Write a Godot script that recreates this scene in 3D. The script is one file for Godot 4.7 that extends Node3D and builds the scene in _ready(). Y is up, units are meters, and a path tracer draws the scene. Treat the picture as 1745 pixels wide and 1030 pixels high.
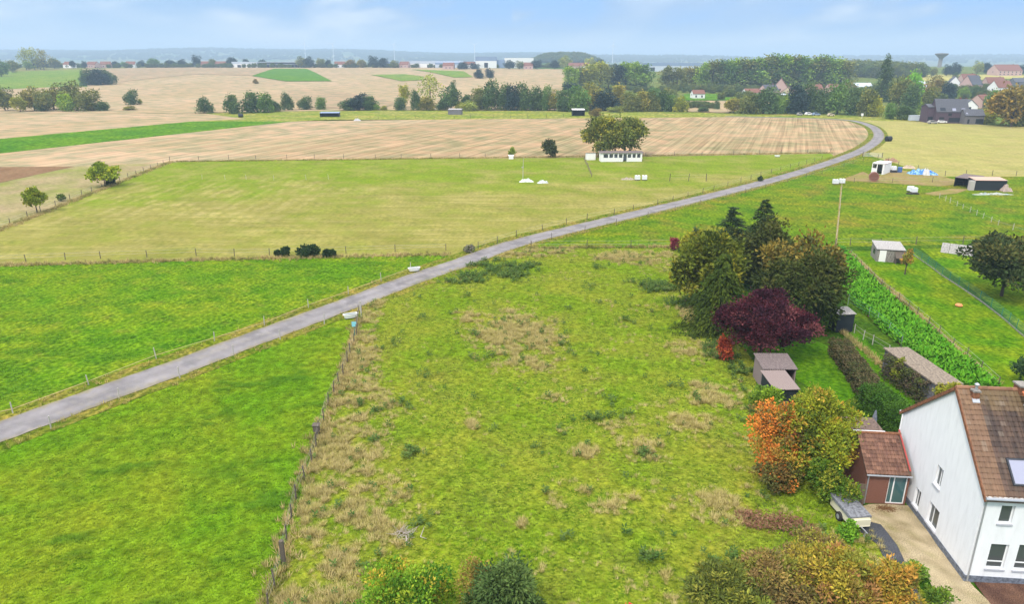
extends Node3D
# A drone view over pastures, a farm lane and gardens at the edge of a village on a bright hazy autumn day.

# ---------------------------------------------------------------- shape collector
class Shape:
	var v := PackedVector3Array()
	var n := PackedVector3Array()
	var c := PackedColorArray()
	var u := PackedVector2Array()
	var col := Color(1, 1, 1)    # stored for vertex_color_is_srgb
	var xf := Transform3D()
	func paint(k: Color):        # a real-world (linear) colour
		col = Color(pow(k.r, 0.4545), pow(k.g, 0.4545), pow(k.b, 0.4545))
	func tri(a: Vector3, b: Vector3, d: Vector3):
		a = xf * a; b = xf * b; d = xf * d
		var m := (b - a).cross(d - a).normalized()
		v.push_back(a); v.push_back(d); v.push_back(b)
		for i in 3:
			n.push_back(m); c.push_back(col)
		u.push_back(Vector2(a.x + a.z, a.y)); u.push_back(Vector2(d.x + d.z, d.y)); u.push_back(Vector2(b.x + b.z, b.y))
	func quad(a: Vector3, b: Vector3, d: Vector3, e: Vector3):  # counterclockwise seen from outside
		tri(a, b, d); tri(a, d, e)
	func box(o: Vector3, s: Vector3, b := Basis()):
		var p := []
		for i in 8:
			p.append(o + b * Vector3((s.x if i & 1 else -s.x) / 2, (s.y if i & 2 else -s.y) / 2, (s.z if i & 4 else -s.z) / 2))
		quad(p[4], p[5], p[7], p[6]); quad(p[1], p[0], p[2], p[3]); quad(p[0], p[4], p[6], p[2])
		quad(p[5], p[1], p[3], p[7]); quad(p[6], p[7], p[3], p[2]); quad(p[0], p[1], p[5], p[4])
	func boxy(lo: Vector3, hi: Vector3):
		box((lo + hi) / 2, hi - lo)
	func tube(a: Vector3, b: Vector3, r0: float, r1: float, k := 6, caps := true):
		var d := (b - a).normalized()
		var s := d.cross(Vector3.UP if absf(d.y) < 0.9 else Vector3.RIGHT).normalized()
		var t := d.cross(s)
		for i in k:
			var w0 := s * cos(TAU * i / k) + t * sin(TAU * i / k)
			var w1 := s * cos(TAU * (i + 1) / k) + t * sin(TAU * (i + 1) / k)
			quad(a + w0 * r0, a + w1 * r0, b + w1 * r1, b + w0 * r1)
			if caps:
				tri(b, b + w0 * r1, b + w1 * r1); tri(a, a + w1 * r0, a + w0 * r0)
	func lathe(o: Vector3, prof: Array, k := 14):   # prof: [radius, height] pairs going up
		for j in prof.size() - 1:
			for i in k:
				var c0 := Vector3(cos(TAU * i / k), 0, -sin(TAU * i / k))
				var c1 := Vector3(cos(TAU * (i + 1) / k), 0, -sin(TAU * (i + 1) / k))
				var p = prof[j]; var q = prof[j + 1]
				quad(o + c0 * p[0] + Vector3.UP * p[1], o + c1 * p[0] + Vector3.UP * p[1], o + c1 * q[0] + Vector3.UP * q[1], o + c0 * q[0] + Vector3.UP * q[1])
	func leaf(p: Vector3, a: Vector3, s: Vector3):   # a folded rhombus from p along a, s half its width
		var up := a.cross(s).normalized() * s.length() * 0.5
		tri(p, p + a * 0.5 + s + up, p + a); tri(p, p + a, p + a * 0.5 - s + up)
	func mesh() -> ArrayMesh:
		var m := ArrayMesh.new()
		var r := []
		r.resize(Mesh.ARRAY_MAX)
		r[Mesh.ARRAY_VERTEX] = v; r[Mesh.ARRAY_NORMAL] = n; r[Mesh.ARRAY_COLOR] = c; r[Mesh.ARRAY_TEX_UV] = u
		m.add_surface_from_arrays(Mesh.PRIMITIVE_TRIANGLES, r)
		return m

# ---------------------------------------------------------------- small helpers
var rng := RandomNumberGenerator.new()
var noise := FastNoiseLite.new()
var M := {}
var names := {}
const ORD := ["first", "second", "third", "fourth", "fifth", "sixth", "seventh", "eighth", "ninth", "tenth", "eleventh", "twelfth", "thirteenth", "fourteenth", "fifteenth", "sixteenth", "seventeenth", "eighteenth", "nineteenth", "twentieth"]

func rnd(a: float, b: float) -> float:
	return rng.randf_range(a, b)

func nz(x: float, z: float, s: float) -> float:   # smooth noise about -1..1 with features s metres wide
	return clampf(noise.get_noise_2d(x / s, z / s) * 1.7, -1.0, 1.0)

func hgt(x: float, z: float) -> float:    # the lie of the land
	var d := -z
	if d < 400.0:
		return 0.0
	return 19.0 * smoothstep(430.0, 1300.0, d) - 14.0 * smoothstep(1400.0, 2600.0, d) + (60.0 + 50.0 * smoothstep(1200.0, -1700.0, x) + 9.0 * sin(x / 510.0) + 6.0 * sin(x / 230.0 + 1.0)) * smoothstep(3600.0, 6800.0, d) + 30.0 * exp(-pow((x - 145.0) / 95.0, 4.0) - pow((z + 2050.0) / 90.0, 2.0))

func G(p: Vector2, up := 0.0) -> Vector3:
	return Vector3(p.x, hgt(p.x, p.y) + up, p.y)

func free_name(called: String) -> String:
	var k: int = names.get(called, -1) + 1
	names[called] = k
	return called if k == 0 else "%s_%03d" % [called, k]

func tag(o: Node3D, label: String, category: String, group := "", kind := "") -> Node3D:
	o.set_meta("label", label); o.set_meta("category", category)
	if group: o.set_meta("group", group)
	if kind: o.set_meta("kind", kind)
	return o

func thing(called: String, label: String, category: String, at: Vector3, turn := 0.0, group := "") -> Node3D:
	var o := Node3D.new()
	o.name = free_name(called)
	add_child(o)
	o.position = at; o.rotation.y = turn
	return tag(o, label, category, group)

func put(called: String, s, mat: Material, parent: Node = self) -> MeshInstance3D:
	var o := MeshInstance3D.new()
	o.name = free_name(called) if parent == self else called
	o.mesh = s.mesh() if s is Shape else s
	o.material_override = mat
	parent.add_child(o, true)
	return o

func solid(called: String, label: String, category: String, s: Shape, mat: Material, at: Vector3, turn := 0.0, group := "") -> MeshInstance3D:
	var o := put(called, s, mat)
	o.position = at; o.rotation.y = turn
	tag(o, label, category, group)
	return o

func mat(c: Color, rough := 0.9, metal := 0.0) -> StandardMaterial3D:   # c in real-world (linear) values
	var m := StandardMaterial3D.new()
	m.albedo_color = c.linear_to_srgb()
	m.roughness = rough; m.metallic = metal
	m.vertex_color_use_as_albedo = true; m.vertex_color_is_srgb = true
	m.cull_mode = BaseMaterial3D.CULL_DISABLED
	m.metallic_specular = 0.35
	return m

func noise_tex(size: int, freq: float, oct: int, stops: Array, sd: int, stretch := Vector2(1, 1)) -> ImageTexture:
	var f := FastNoiseLite.new()
	f.noise_type = FastNoiseLite.TYPE_SIMPLEX_SMOOTH
	f.seed = sd; f.frequency = freq; f.fractal_octaves = oct; f.fractal_gain = 0.6
	var im := f.get_seamless_image(int(size * stretch.x), int(size * stretch.y), false, false, 0.45)
	im.resize(size, size, Image.INTERPOLATE_CUBIC)
	var g := Gradient.new()
	g.offsets = PackedFloat32Array(range(stops.size()).map(func(i): return float(i) / (stops.size() - 1)))
	g.colors = PackedColorArray(stops)
	var o := Image.create(size, size, false, Image.FORMAT_RGB8)
	var lut := []
	for i in 256: lut.append(g.sample(i / 255.0))
	var by := im.get_data()
	var step := by.size() / (size * size)
	for y in size:
		for x in size:
			o.set_pixel(x, y, lut[by[(y * size + x) * step]])
	return ImageTexture.create_from_image(o)

func grey(v: float) -> Color:
	return Color(v, v, v)

func ground_mat(fine: Texture2D, fine_tile: Vector2, coarse: Texture2D, coarse_tile: float, bump: Texture2D, bump_cm: float) -> StandardMaterial3D:
	var m := mat(Color(1, 1, 1), 1.0)
	m.metallic_specular = 0.1
	m.albedo_texture = fine
	m.uv1_scale = Vector3(1 / fine_tile.x, 1 / fine_tile.y, 1)
	m.detail_enabled = true; m.detail_albedo = coarse; m.detail_blend_mode = BaseMaterial3D.BLEND_MODE_MUL
	m.detail_uv_layer = BaseMaterial3D.DETAIL_UV_2
	m.uv2_scale = Vector3(1 / coarse_tile, 1 / coarse_tile, 1)
	if bump:
		m.heightmap_enabled = true; m.heightmap_texture = bump; m.heightmap_scale = bump_cm
	return m

func weave(a: Color, b: Color, t: float) -> Color:
	return a.lerp(b, clampf(t, 0.0, 1.0))

func in_patch(x: float, z: float, list: Array) -> float:   # 1 at the heart of a patch, 0 at its rim; list of [centre, rx, rz]
	var best := 0.0
	for e in list:
		var q := Vector2((x - e[0].x) / e[1], (z - e[0].y) / e[2])
		best = maxf(best, 1.0 - q.length())
	return best

# ---------------------------------------------------------------- land
var tan_spots := []
var green_spots := []
var lane := PackedVector2Array()

func enc(k: Color) -> Color:
	return Color(pow(clampf(k.r, 0, 1), 0.4545), pow(clampf(k.g, 0, 1), 0.4545), pow(clampf(k.b, 0, 1), 0.4545))

func fence_gap(x: float, z: float) -> float:   # metres east of the fence between the two near meadows
	var t := (z + 31.0) / (-79.8 + 31.0)
	return x - lerpf(-13.4, -18.4, t) + 0.8 * sin(t * 5.0)

func dry(x: float, z: float) -> float:   # how much of the rough meadow is dead grass here
	var n := nz(x + 300, z, 9.0) * 0.5 + nz(x, z + 90, 2.6) * 0.65 + nz(x + 9, z, 0.9) * 0.5
	var e := fence_gap(x, z)
	var w := lerpf(7.5, 2.0, clampf((-z - 42.0) / 30.0, 0, 1))
	var a := in_patch(x, z, tan_spots) * 1.5
	var b := clampf(1.25 - absf(e - w * 0.42) / (w * 0.75), 0.0, 1.0)
	var rim := smoothstep(-50.0, -36.0, z) * 0.3 + smoothstep(10.0, 21.0, x) * 0.3
	var m := maxf(a, b * 0.85)
	return clampf(m * (0.72 + n * 1.5) + maxf(0.0, n - 0.5) * 0.7 + rim * (0.15 + n * 0.8) - 0.1, 0.0, 1.0)

func lush(x: float, z: float) -> float:
	return clampf(in_patch(x, z, green_spots) * 1.5 + nz(x - 50, z - 400, 5.0) * 0.7 - 0.42, 0.0, 1.0)

func tint(kind: String, x: float, z: float) -> Color:
	var a := nz(x, z, 22.0)
	var b := nz(x + 777, z, 6.0)
	var f := nz(x, z + 333, 1.7)
	var k := Color(0.3, 0.25, 0.15)
	match kind:
		"pasture":
			k = weave(Color(0.135, 0.265, 0.010), Color(0.225, 0.285, 0.018), 0.45 + a * 0.55 + b * 0.3)
			var clump := smoothstep(0.05, 0.85, nz(x * 0.55 + z * 0.3, z * 1.2, 5.0) * 0.7 + b * 0.35 + f * 0.25 + nz(x + 60, z - 150, 38.0) * 0.35)
			k = weave(k, Color(0.075, 0.18, 0.014), clump * 0.6)
			k = weave(k, Color(0.085, 0.19, 0.012), smoothstep(0.1, 0.8, nz(x * 0.7 + 31, z * 1.1, 2.3) + nz(x, z + 61, 14.0) * 0.5) * 0.6)
			k = weave(k, Color(0.27, 0.22, 0.06), smoothstep(0.45, 0.95, nz(x - 90, z, 3.1) * 0.7 + f * 0.4) * 0.45)
		"meadow":
			k = weave(Color(0.175, 0.26, 0.016), Color(0.27, 0.275, 0.038), 0.5 + a * 0.5 + b * 0.25)
			k = weave(k, Color(0.12, 0.23, 0.010), smoothstep(0.1, 0.7, nz(x + 40, z + 60, 12.0) + f * 0.25) * 0.7)
			k = weave(k, Color(0.21, 0.18, 0.06), smoothstep(0.15, 0.9, nz(x - 77, z, 7.0) + f * 0.4) * 0.45)
			k = weave(k, Color(0.055, 0.115, 0.02), lush(x, z) * 0.8)
			k = weave(k, Color(0.36, 0.28, 0.10), dry(x, z) * 0.7)
		"paddock":
			k = weave(Color(0.145, 0.245, 0.010), Color(0.245, 0.255, 0.020), 0.5 + a * 0.7 + b * 0.2)
			k = weave(k, Color(0.06, 0.15, 0.012), smoothstep(0.2, 0.8, nz(x * 0.6, z * 1.4, 6.0) + f * 0.3) * 0.55)
			k = weave(k, Color(0.28, 0.20, 0.05), smoothstep(0.3, 0.9, nz(x - 400, z, 14.0) + b * 0.3) * 0.5)
		"hay":
			var row := sin((x + z * 0.06) * 1.9 + nz(x, z, 9.0) * 1.6) * 0.45 + nz(x * 1.2, z * 0.1, 1.4) * 0.5
			var row2 := nz(x * 0.05, z * 0.9, 1.5)
			var mix_ := smoothstep(-190.0, -140.0, z + x * 0.12 + a * 12.0)   # greener behind, hay-coloured in front
			k = weave(Color(0.19, 0.26, 0.018), Color(0.285, 0.26, 0.070), 0.2 + mix_ * 0.75 + b * 0.25 + a * 0.2)
			var rr := smoothstep(-20.0, -60.0, x) * smoothstep(-190.0, -165.0, z) * smoothstep(-118.0, -135.0, z)
			k = weave(k, Color(0.45, 0.37, 0.16), clampf((row * rr * 0.8 + row2 * 0.5 * mix_) * 0.9 + a * 0.15 + b * 0.1, 0, 0.75))
			k = weave(k, Color(0.15, 0.26, 0.012), smoothstep(-215.0, -232.0, z) * 0.3)
		"fresh":
			k = weave(Color(0.10, 0.235, 0.008), Color(0.14, 0.26, 0.010), 0.5 + a * 0.6)
		"lawn":
			k = weave(Color(0.12, 0.25, 0.008), Color(0.21, 0.275, 0.012), 0.5 + b * 0.7 + a * 0.3)
		"garden":
			k = weave(Color(0.055, 0.125, 0.012), Color(0.10, 0.17, 0.015), 0.5 + b * 0.6 + f * 0.3)
		"stubble":
			k = weave(Color(0.35, 0.255, 0.175), Color(0.31, 0.23, 0.16), 0.5 + nz(x, z, 60.0) * 0.6)
		"stubble_green":
			k = weave(Color(0.36, 0.26, 0.172), Color(0.315, 0.235, 0.145), 0.5 + nz(x, z, 50.0) * 0.7)
		"pale":
			k = weave(Color(0.385, 0.285, 0.20), Color(0.35, 0.265, 0.17), 0.5 + nz(x, z, 70.0) * 0.7)
		"weedy":
			k = weave(Color(0.38, 0.29, 0.18), Color(0.25, 0.27, 0.07), 0.35 + b * 0.3 + a * 0.5)
		"earth":
			k = weave(Color(0.23, 0.13, 0.078), Color(0.28, 0.17, 0.105), 0.5 + b * 0.7)
		"dirt":
			k = weave(Color(0.33, 0.235, 0.12), Color(0.27, 0.25, 0.07), 0.4 + b * 0.6 + f * 0.4)
		"straw_meadow":
			k = weave(Color(0.37, 0.345, 0.115), Color(0.41, 0.345, 0.14), 0.5 + a * 0.5 + b * 0.3 + nz(x * 0.1, z, 2.2) * 0.3)
		"bank":
			k = weave(Color(0.28, 0.31, 0.045), Color(0.38, 0.33, 0.11), 0.5 + a * 0.7 + b * 0.4)
		"verge":
			k = weave(Color(0.15, 0.205, 0.014), Color(0.33, 0.25, 0.075), 0.4 + b * 0.55 + f * 0.4 + a * 0.2)
		"far_green":
			k = weave(Color(0.19, 0.29, 0.03), Color(0.26, 0.30, 0.06), 0.5 + nz(x, z, 90.0) * 0.6)
		"land":
			k = weave(Color(0.20, 0.22, 0.06), Color(0.33, 0.26, 0.12), 0.5 + nz(x, z, 260.0) * 0.9)
			k = weave(k, Color(0.10, 0.17, 0.04), smoothstep(0.1, 0.5, nz(x + 2000, z, 420.0)))
		"village":
			k = weave(Color(0.14, 0.19, 0.04), Color(0.24, 0.23, 0.08), 0.5 + nz(x, z, 60.0) * 0.8)
		"asphalt":
			k = weave(Color(0.215, 0.20, 0.205), Color(0.165, 0.155, 0.16), 0.4 + b * 0.5 + f * 0.3)
			var g := lane_gap(x, z)
			k = weave(k, Color(0.25, 0.235, 0.23), smoothstep(0.45, 0.1, absf(g - 0.85)) * 0.5)
			k = weave(k, Color(0.20, 0.175, 0.10), smoothstep(1.45, 1.95, g + f * 0.25) * 0.8)
			k = weave(k, Color(0.16, 0.15, 0.13), smoothstep(0.3, 0.0, g) * 0.4)
			k = weave(k, Color(0.12, 0.115, 0.12), smoothstep(0.45, 0.6, nz(x + 15, z + 9, 4.0)) * 0.5)
			k = weave(k, Color(0.26, 0.235, 0.20), smoothstep(0.5, 0.75, nz(x * 0.8 + z * 0.58, (z * 0.8 - x * 0.58) * 0.1, 1.1)) * 0.5)
		"gravel":
			k = weave(Color(0.44, 0.36, 0.23), Color(0.25, 0.20, 0.11), 0.3 + b * 0.4 + f * 0.4 + nz(x + 5, z, 0.45) * 0.5)
			k = weave(k, Color(0.20, 0.20, 0.06), smoothstep(0.2, 0.8, nz(x, z + 12, 1.2)) * 0.35)
		"slate":
			k = weave(Color(0.055, 0.06, 0.072), Color(0.085, 0.088, 0.10), 0.5 + f * 0.8)
		"mulch":
			k = weave(Color(0.10, 0.055, 0.04), Color(0.16, 0.09, 0.06), 0.5 + f * 0.9)
	return Color(k.r * 1.7, k.g * 1.7, k.b * 1.7)

func micro(x: float, z: float) -> float:   # small unevenness of the near pastures
	return 0.04 * nz(x, z, 3.3) * smoothstep(-260.0, -140.0, z)

# A piece of land: the polygon cut into cells, laid on the terrain.
func parcel(called: String, label: String, poly: Array, cell: float, lift: float, kind: String, m: Material, turn := 0.0, stuff := "structure") -> MeshInstance3D:
	var pts := PackedVector2Array(poly)
	var lo := pts[0]
	var hi := pts[0]
	for p in pts:
		lo = lo.min(p); hi = hi.max(p)
	lo = (lo / cell).floor() * cell
	var nx := int(ceil((hi.x - lo.x) / cell)) + 1
	var ny := int(ceil((hi.y - lo.y) / cell)) + 1
	var v := PackedVector3Array()
	var n := PackedVector3Array()
	var c := PackedColorArray()
	var u := PackedVector2Array()
	var ix := PackedInt32Array()
	var at := PackedInt32Array()
	at.resize(nx * ny); at.fill(-1)
	var inside := PackedByteArray()
	inside.resize(nx * ny)
	for j in ny:
		for i in nx:
			inside[j * nx + i] = 1 if Geometry2D.is_point_in_polygon(lo + Vector2(i, j) * cell, pts) else 0
	var bumpy := cell < 3.0
	var rot := Vector2(cos(turn), sin(turn))
	var loose := []
	for j in ny - 1:
		for i in nx - 1:
			var q := [j * nx + i, j * nx + i + 1, (j + 1) * nx + i + 1, (j + 1) * nx + i]
			var k: int = inside[q[0]] + inside[q[1]] + inside[q[2]] + inside[q[3]]
			var corner := lo + Vector2(i, j) * cell
			if k == 4:
				for a in q:
					if at[a] < 0:
						at[a] = v.size()
						var p := lo + Vector2(a % nx, a / nx) * cell
						v.push_back(Vector3(p.x, 0, p.y))
				ix.append_array(PackedInt32Array([at[q[0]], at[q[1]], at[q[2]], at[q[0]], at[q[2]], at[q[3]]]))
			else:
				var sq := PackedVector2Array([corner, corner + Vector2(cell, 0), corner + Vector2(cell, cell), corner + Vector2(0, cell)])
				for part in Geometry2D.intersect_polygons(pts, sq):
					var t3 := Geometry2D.triangulate_polygon(part)
					var base := v.size()
					for p in part:
						v.push_back(Vector3(p.x, 0, p.y))
					for t in range(0, t3.size(), 3):
						var A: Vector2 = part[t3[t]]; var B: Vector2 = part[t3[t + 1]]; var D: Vector2 = part[t3[t + 2]]
						if (B - A).cross(D - A) > 0:
							ix.append_array(PackedInt32Array([base + t3[t], base + t3[t + 1], base + t3[t + 2]]))
						else:
							ix.append_array(PackedInt32Array([base + t3[t], base + t3[t + 2], base + t3[t + 1]]))
	for i in v.size():
		var x := v[i].x
		var z := v[i].z
		var y := hgt(x, z) + lift
		var up := Vector3.UP
		if bumpy:
			y += micro(x, z)
			up = Vector3(micro(x - 0.3, z) - micro(x + 0.3, z), 0.6, micro(x, z - 0.3) - micro(x, z + 0.3)).normalized()
		elif z < -400.0:
			up = Vector3(hgt(x - 2, z) - hgt(x + 2, z), 4.0, hgt(x, z - 2) - hgt(x, z + 2)).normalized()
		v[i].y = y
		n.push_back(up)
		c.push_back(enc(tint(kind, x, z)))
		u.push_back(Vector2(x * rot.x + z * rot.y, -x * rot.y + z * rot.x))
	var r := []
	r.resize(Mesh.ARRAY_MAX)
	r[Mesh.ARRAY_VERTEX] = v; r[Mesh.ARRAY_NORMAL] = n; r[Mesh.ARRAY_COLOR] = c; r[Mesh.ARRAY_TEX_UV] = u; r[Mesh.ARRAY_TEX_UV2] = u; r[Mesh.ARRAY_INDEX] = ix
	var am := ArrayMesh.new()
	am.add_surface_from_arrays(Mesh.PRIMITIVE_TRIANGLES, r)
	var o := put(called, am, m)
	tag(o, label, called.replace("_", " "), "", stuff)
	return o

func strip(line: Array, from: Array, to: Array) -> Array:   # the polygon between two offsets of a polyline
	var a := []
	var b := []
	for i in line.size():
		var d: Vector2 = (line[mini(i + 1, line.size() - 1)] - line[maxi(i - 1, 0)]).normalized()
		var s := Vector2(-d.y, d.x)
		a.append(line[i] + s * from[mini(i, from.size() - 1)])
		b.push_front(line[i] + s * to[mini(i, to.size() - 1)])
	return a + b

func smooth_line(p: Array, k: int) -> Array:
	var cv := Curve2D.new()
	for i in p.size():
		var d: Vector2 = (p[mini(i + 1, p.size() - 1)] - p[maxi(i - 1, 0)]) / 6.0
		cv.add_point(p[i], -d, d)
	var out := []
	for i in p.size() - 1:
		for j in k:
			out.append(cv.sample(i, float(j) / k))
	out.append(p[-1])
	return out

# ---------------------------------------------------------------- grass and weeds that nobody could count
func tuft(blades: int, high: float, wide: float, spread: float) -> ArrayMesh:
	var s := Shape.new()
	for i in blades:
		var w := TAU * i / blades + rnd(-0.4, 0.4)
		var d := Vector3(cos(w), 0, sin(w))
		var o := d * rnd(0.0, spread * 0.35)
		var tip := o + d * rnd(0.3, 1.0) * spread + Vector3.UP * high * rnd(0.55, 1.0)
		var side := Vector3(-d.z, 0, d.x) * wide
		var k := rnd(0.75, 1.1)
		s.paint(Color(k, k, k) * 0.9)
		s.tri(o - side - Vector3.UP * 0.05, o + side - Vector3.UP * 0.05, tip)
	return s.mesh()

func broadleaf(k: int, high: float, size: float) -> ArrayMesh:
	var s := Shape.new()
	for i in k:
		var w := TAU * i * 0.382 + rnd(-0.3, 0.3)
		var d := Vector3(cos(w), rnd(0.1, 0.9), sin(w)).normalized()
		var q := rnd(0.7, 1.1)
		s.paint(Color(q, q, q) * 0.9)
		var o := Vector3(d.x, 0, d.z) * size * 0.2 + Vector3.UP * high * rnd(0.1, 0.9)
		s.leaf(o, d * size * rnd(0.7, 1.1), Vector3(-d.z, 0, d.x) * size * 0.3)
	return s.mesh()

func sow(called: String, label: String, m: ArrayMesh, mtl: Material, places: Array) -> void:   # places: [x, z, scale, colour]
	var mm := MultiMesh.new()
	mm.transform_format = MultiMesh.TRANSFORM_3D
	mm.use_colors = true
	mm.mesh = m
	mm.instance_count = places.size()
	for i in places.size():
		var p = places[i]
		var b := Basis(Vector3.UP, rnd(0, TAU)).scaled(Vector3(p[2], p[2] * rnd(0.7, 1.25), p[2]))
		mm.set_instance_transform(i, Transform3D(b, Vector3(p[0], hgt(p[0], p[1]) + micro(p[0], p[1]) + 0.01, p[1])))
		mm.set_instance_color(i, enc(p[3]))
	var o := MultiMeshInstance3D.new()
	o.name = free_name(called)
	o.multimesh = mm; o.material_override = mtl
	add_child(o)
	tag(o, label, called.replace("_", " "), "", "stuff")

# ---------------------------------------------------------------- plants
func crown_shape(blobs: Array, count: int, size: float, pal: Array, sub := 12, subr := 0.42, elong := 1.3, droop := 0.0, upward := 0.3, stray := 0.16) -> Shape:
	# blobs: [centre, radii]; leaves grow on many small clumps that sit on the blobs, so that the outline is uneven and gaps stay open
	var s := Shape.new()
	var clumps := []
	var total := 0.0
	for b in blobs:
		var r: Vector3 = b[1]
		for i in sub:
			var d := Vector3(rng.randfn(), rng.randfn() + 0.15, rng.randfn()).normalized()
			var k := rnd(subr * 0.7, subr * 1.25)
			clumps.append([b[0] + d * r * rnd(0.5, 1.05), r * k, pal[rng.randi() % pal.size()], (r.x + r.y + r.z) * k])
			total += pow((r.x + r.y + r.z) * k, 2)
		clumps.append([b[0], r * 0.75, pal[0], (r.x + r.y + r.z) * 0.6])
		total += pow((r.x + r.y + r.z) * 0.6, 2)
	for q in clumps:
		var many := int(count * q[3] * q[3] / total) + 1
		var hue: Color = q[2]
		for i in many:
			var d := Vector3(rng.randfn(), rng.randfn() + 0.2, rng.randfn()).normalized()
			var p: Vector3 = q[0] + d * q[1] * pow(rng.randf(), 0.3) * (rnd(1.0, 1.7) if rng.randf() < stray else 1.0)
			if p.y < 0.05: p.y = rnd(0.05, 0.5)
			var a := (d + Vector3(rnd(-1, 1), rnd(-1, 1) * 0.6 - droop + upward, rnd(-1, 1)) * 0.8).normalized()
			var side := a.cross(Vector3(rnd(-1, 1), rnd(-1, 1), rnd(-1, 1))).normalized()
			var k := rnd(0.95, 1.75)
			s.paint(Color(hue.r * k * rnd(0.93, 1.07), hue.g * k, hue.b * k))
			var z := size * rnd(0.7, 1.3)
			s.leaf(p, a * z * elong, side * z * 0.42)
	return s

func trunk_shape(high: float, r: float, limbs: Array) -> Shape:
	var s := Shape.new()
	var o := Vector3(0, -0.25, 0)
	var k := Vector3(rnd(-0.04, 0.04) * high, high * 0.5, rnd(-0.04, 0.04) * high)
	s.tube(o, k, r * 1.25, r * 0.85, 8)
	s.tube(k, Vector3(k.x * 1.5, high, k.z * 1.5), r * 0.85, r * 0.4, 7)
	for l in limbs:
		var at := k.lerp(Vector3(k.x * 1.5, high, k.z * 1.5), rnd(-0.2, 0.8))
		var mid := at.lerp(l, 0.5) + Vector3(0, rnd(-0.05, 0.1) * high, 0)
		s.tube(at, mid, r * 0.5, r * 0.3, 5)
		s.tube(mid, l, r * 0.3, r * 0.1, 5)
	return s

func plant(called: String, label: String, category: String, at: Vector2, blobs: Array, count: int, size: float, pal: Array, leafmat: Material, o := {}) -> Node3D:
	var t := thing(called, label, category, G(at), o.get("turn", 0.0), o.get("group", ""))
	var cr := crown_shape(blobs, count, size, pal, o.get("sub", 12), o.get("subr", 0.42), o.get("elong", 1.3), o.get("droop", 0.0), o.get("upward", 0.3), o.get("stray", 0.16))
	put("crown", cr, leafmat, t)
	var limbs := []
	for b in blobs: limbs.append(b[0] * 0.95)
	put("trunk", trunk_shape(o.get("trunk", blobs[0][0].y), o.get("girth", 0.15), limbs), M.bark, t)
	return t

func conifer_shape(high: float, wide: float, count: int, size: float, pal: Array, droop := 0.35, ragged := 0.25) -> Shape:
	var s := Shape.new()
	var tiers := int(high * 2.2) + 4
	for t in tiers:
		var f := (t + 0.5) / tiers
		var y := high * (0.06 + 0.94 * f)
		var reach := wide * 0.5 * pow(1.0 - f, 0.8) + 0.12
		var boughs := int(5 + 7 * (1.0 - f))
		var per := int(count * (1.0 - f * 0.85) / (tiers * boughs * 0.58)) + 2
		for b in boughs:
			var w := rnd(0, TAU)
			var len_ := reach * rnd(1.0 - ragged, 1.0 + ragged)
			var out := Vector3(cos(w), 0, sin(w))
			var hue: Color = pal[rng.randi() % pal.size()]
			for i in per:
				var g := pow(rng.randf(), 0.6)
				var p := out * len_ * g + Vector3(0, y - droop * len_ * g * g, 0) + Vector3(rnd(-1, 1), rnd(-0.5, 0.4), rnd(-1, 1)) * 0.2 * (reach + 0.3)
				if p.y < 0.05: p.y = rnd(0.05, 0.4)
				var a := (out + Vector3(rnd(-0.7, 0.7), rnd(-0.5, 0.3) - droop, rnd(-0.7, 0.7))).normalized()
				var side := a.cross(Vector3(rnd(-0.5, 0.5), 1, rnd(-0.5, 0.5))).normalized()
				var k := rnd(0.9, 1.7)
				s.paint(Color(hue.r * k, hue.g * k, hue.b * k))
				s.leaf(p, a * size * rnd(0.8, 1.5), side * size * 0.24)
	return s

func conifer(called: String, label: String, at: Vector2, high: float, wide: float, count: int, size: float, pal: Array, droop := 0.35, ragged := 0.25, group := "") -> void:
	var t := thing(called, label, "tree", G(at), rnd(0, TAU), group)
	put("crown", conifer_shape(high, wide, count, size, pal, droop, ragged), M.leaf, t)
	var s := Shape.new()
	s.tube(Vector3(0, -0.2, 0), Vector3(0, high * 0.9, 0), 0.16, 0.03, 7)
	put("trunk", s, M.bark, t)

func hedge_shape(length: float, wide: float, high: float, count: int, size: float, pal: Array) -> Shape:   # along +x from the origin
	var s := Shape.new()
	for i in count:
		var p := Vector3(rnd(0, length), rnd(0.05, high), rnd(-0.5, 0.5) * wide)
		var face := rng.randi() % 4
		if face == 0: p.z = wide * 0.5
		elif face == 1: p.z = -wide * 0.5
		elif face == 2: p.y = high
		var w := nz(p.x * 1.0, p.y * 2.0 + p.z, 1.4) * 0.22
		p += Vector3(rnd(-0.12, 0.12), w * 0.6 + rnd(-0.1, 0.1), w + rnd(-0.1, 0.1))
		var d := (Vector3(rnd(-1, 1), rnd(-0.3, 1), p.z * 2 / wide + rnd(-0.8, 0.8))).normalized()
		var side := d.cross(Vector3(rnd(-1, 1), rnd(-1, 1), rnd(-1, 1))).normalized()
		var hue: Color = weave(pal[0], pal[1], 0.5 + nz(p.x, p.y + 40, 2.0))
		if pal.size() > 2 and rng.randf() < 0.25: hue = pal[2]
		var k := rnd(0.7, 1.3)
		s.paint(Color(hue.r * k, hue.g * k, hue.b * k))
		s.leaf(p, d * size * rnd(0.8, 1.4), side * size * 0.4)
	return s

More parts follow.
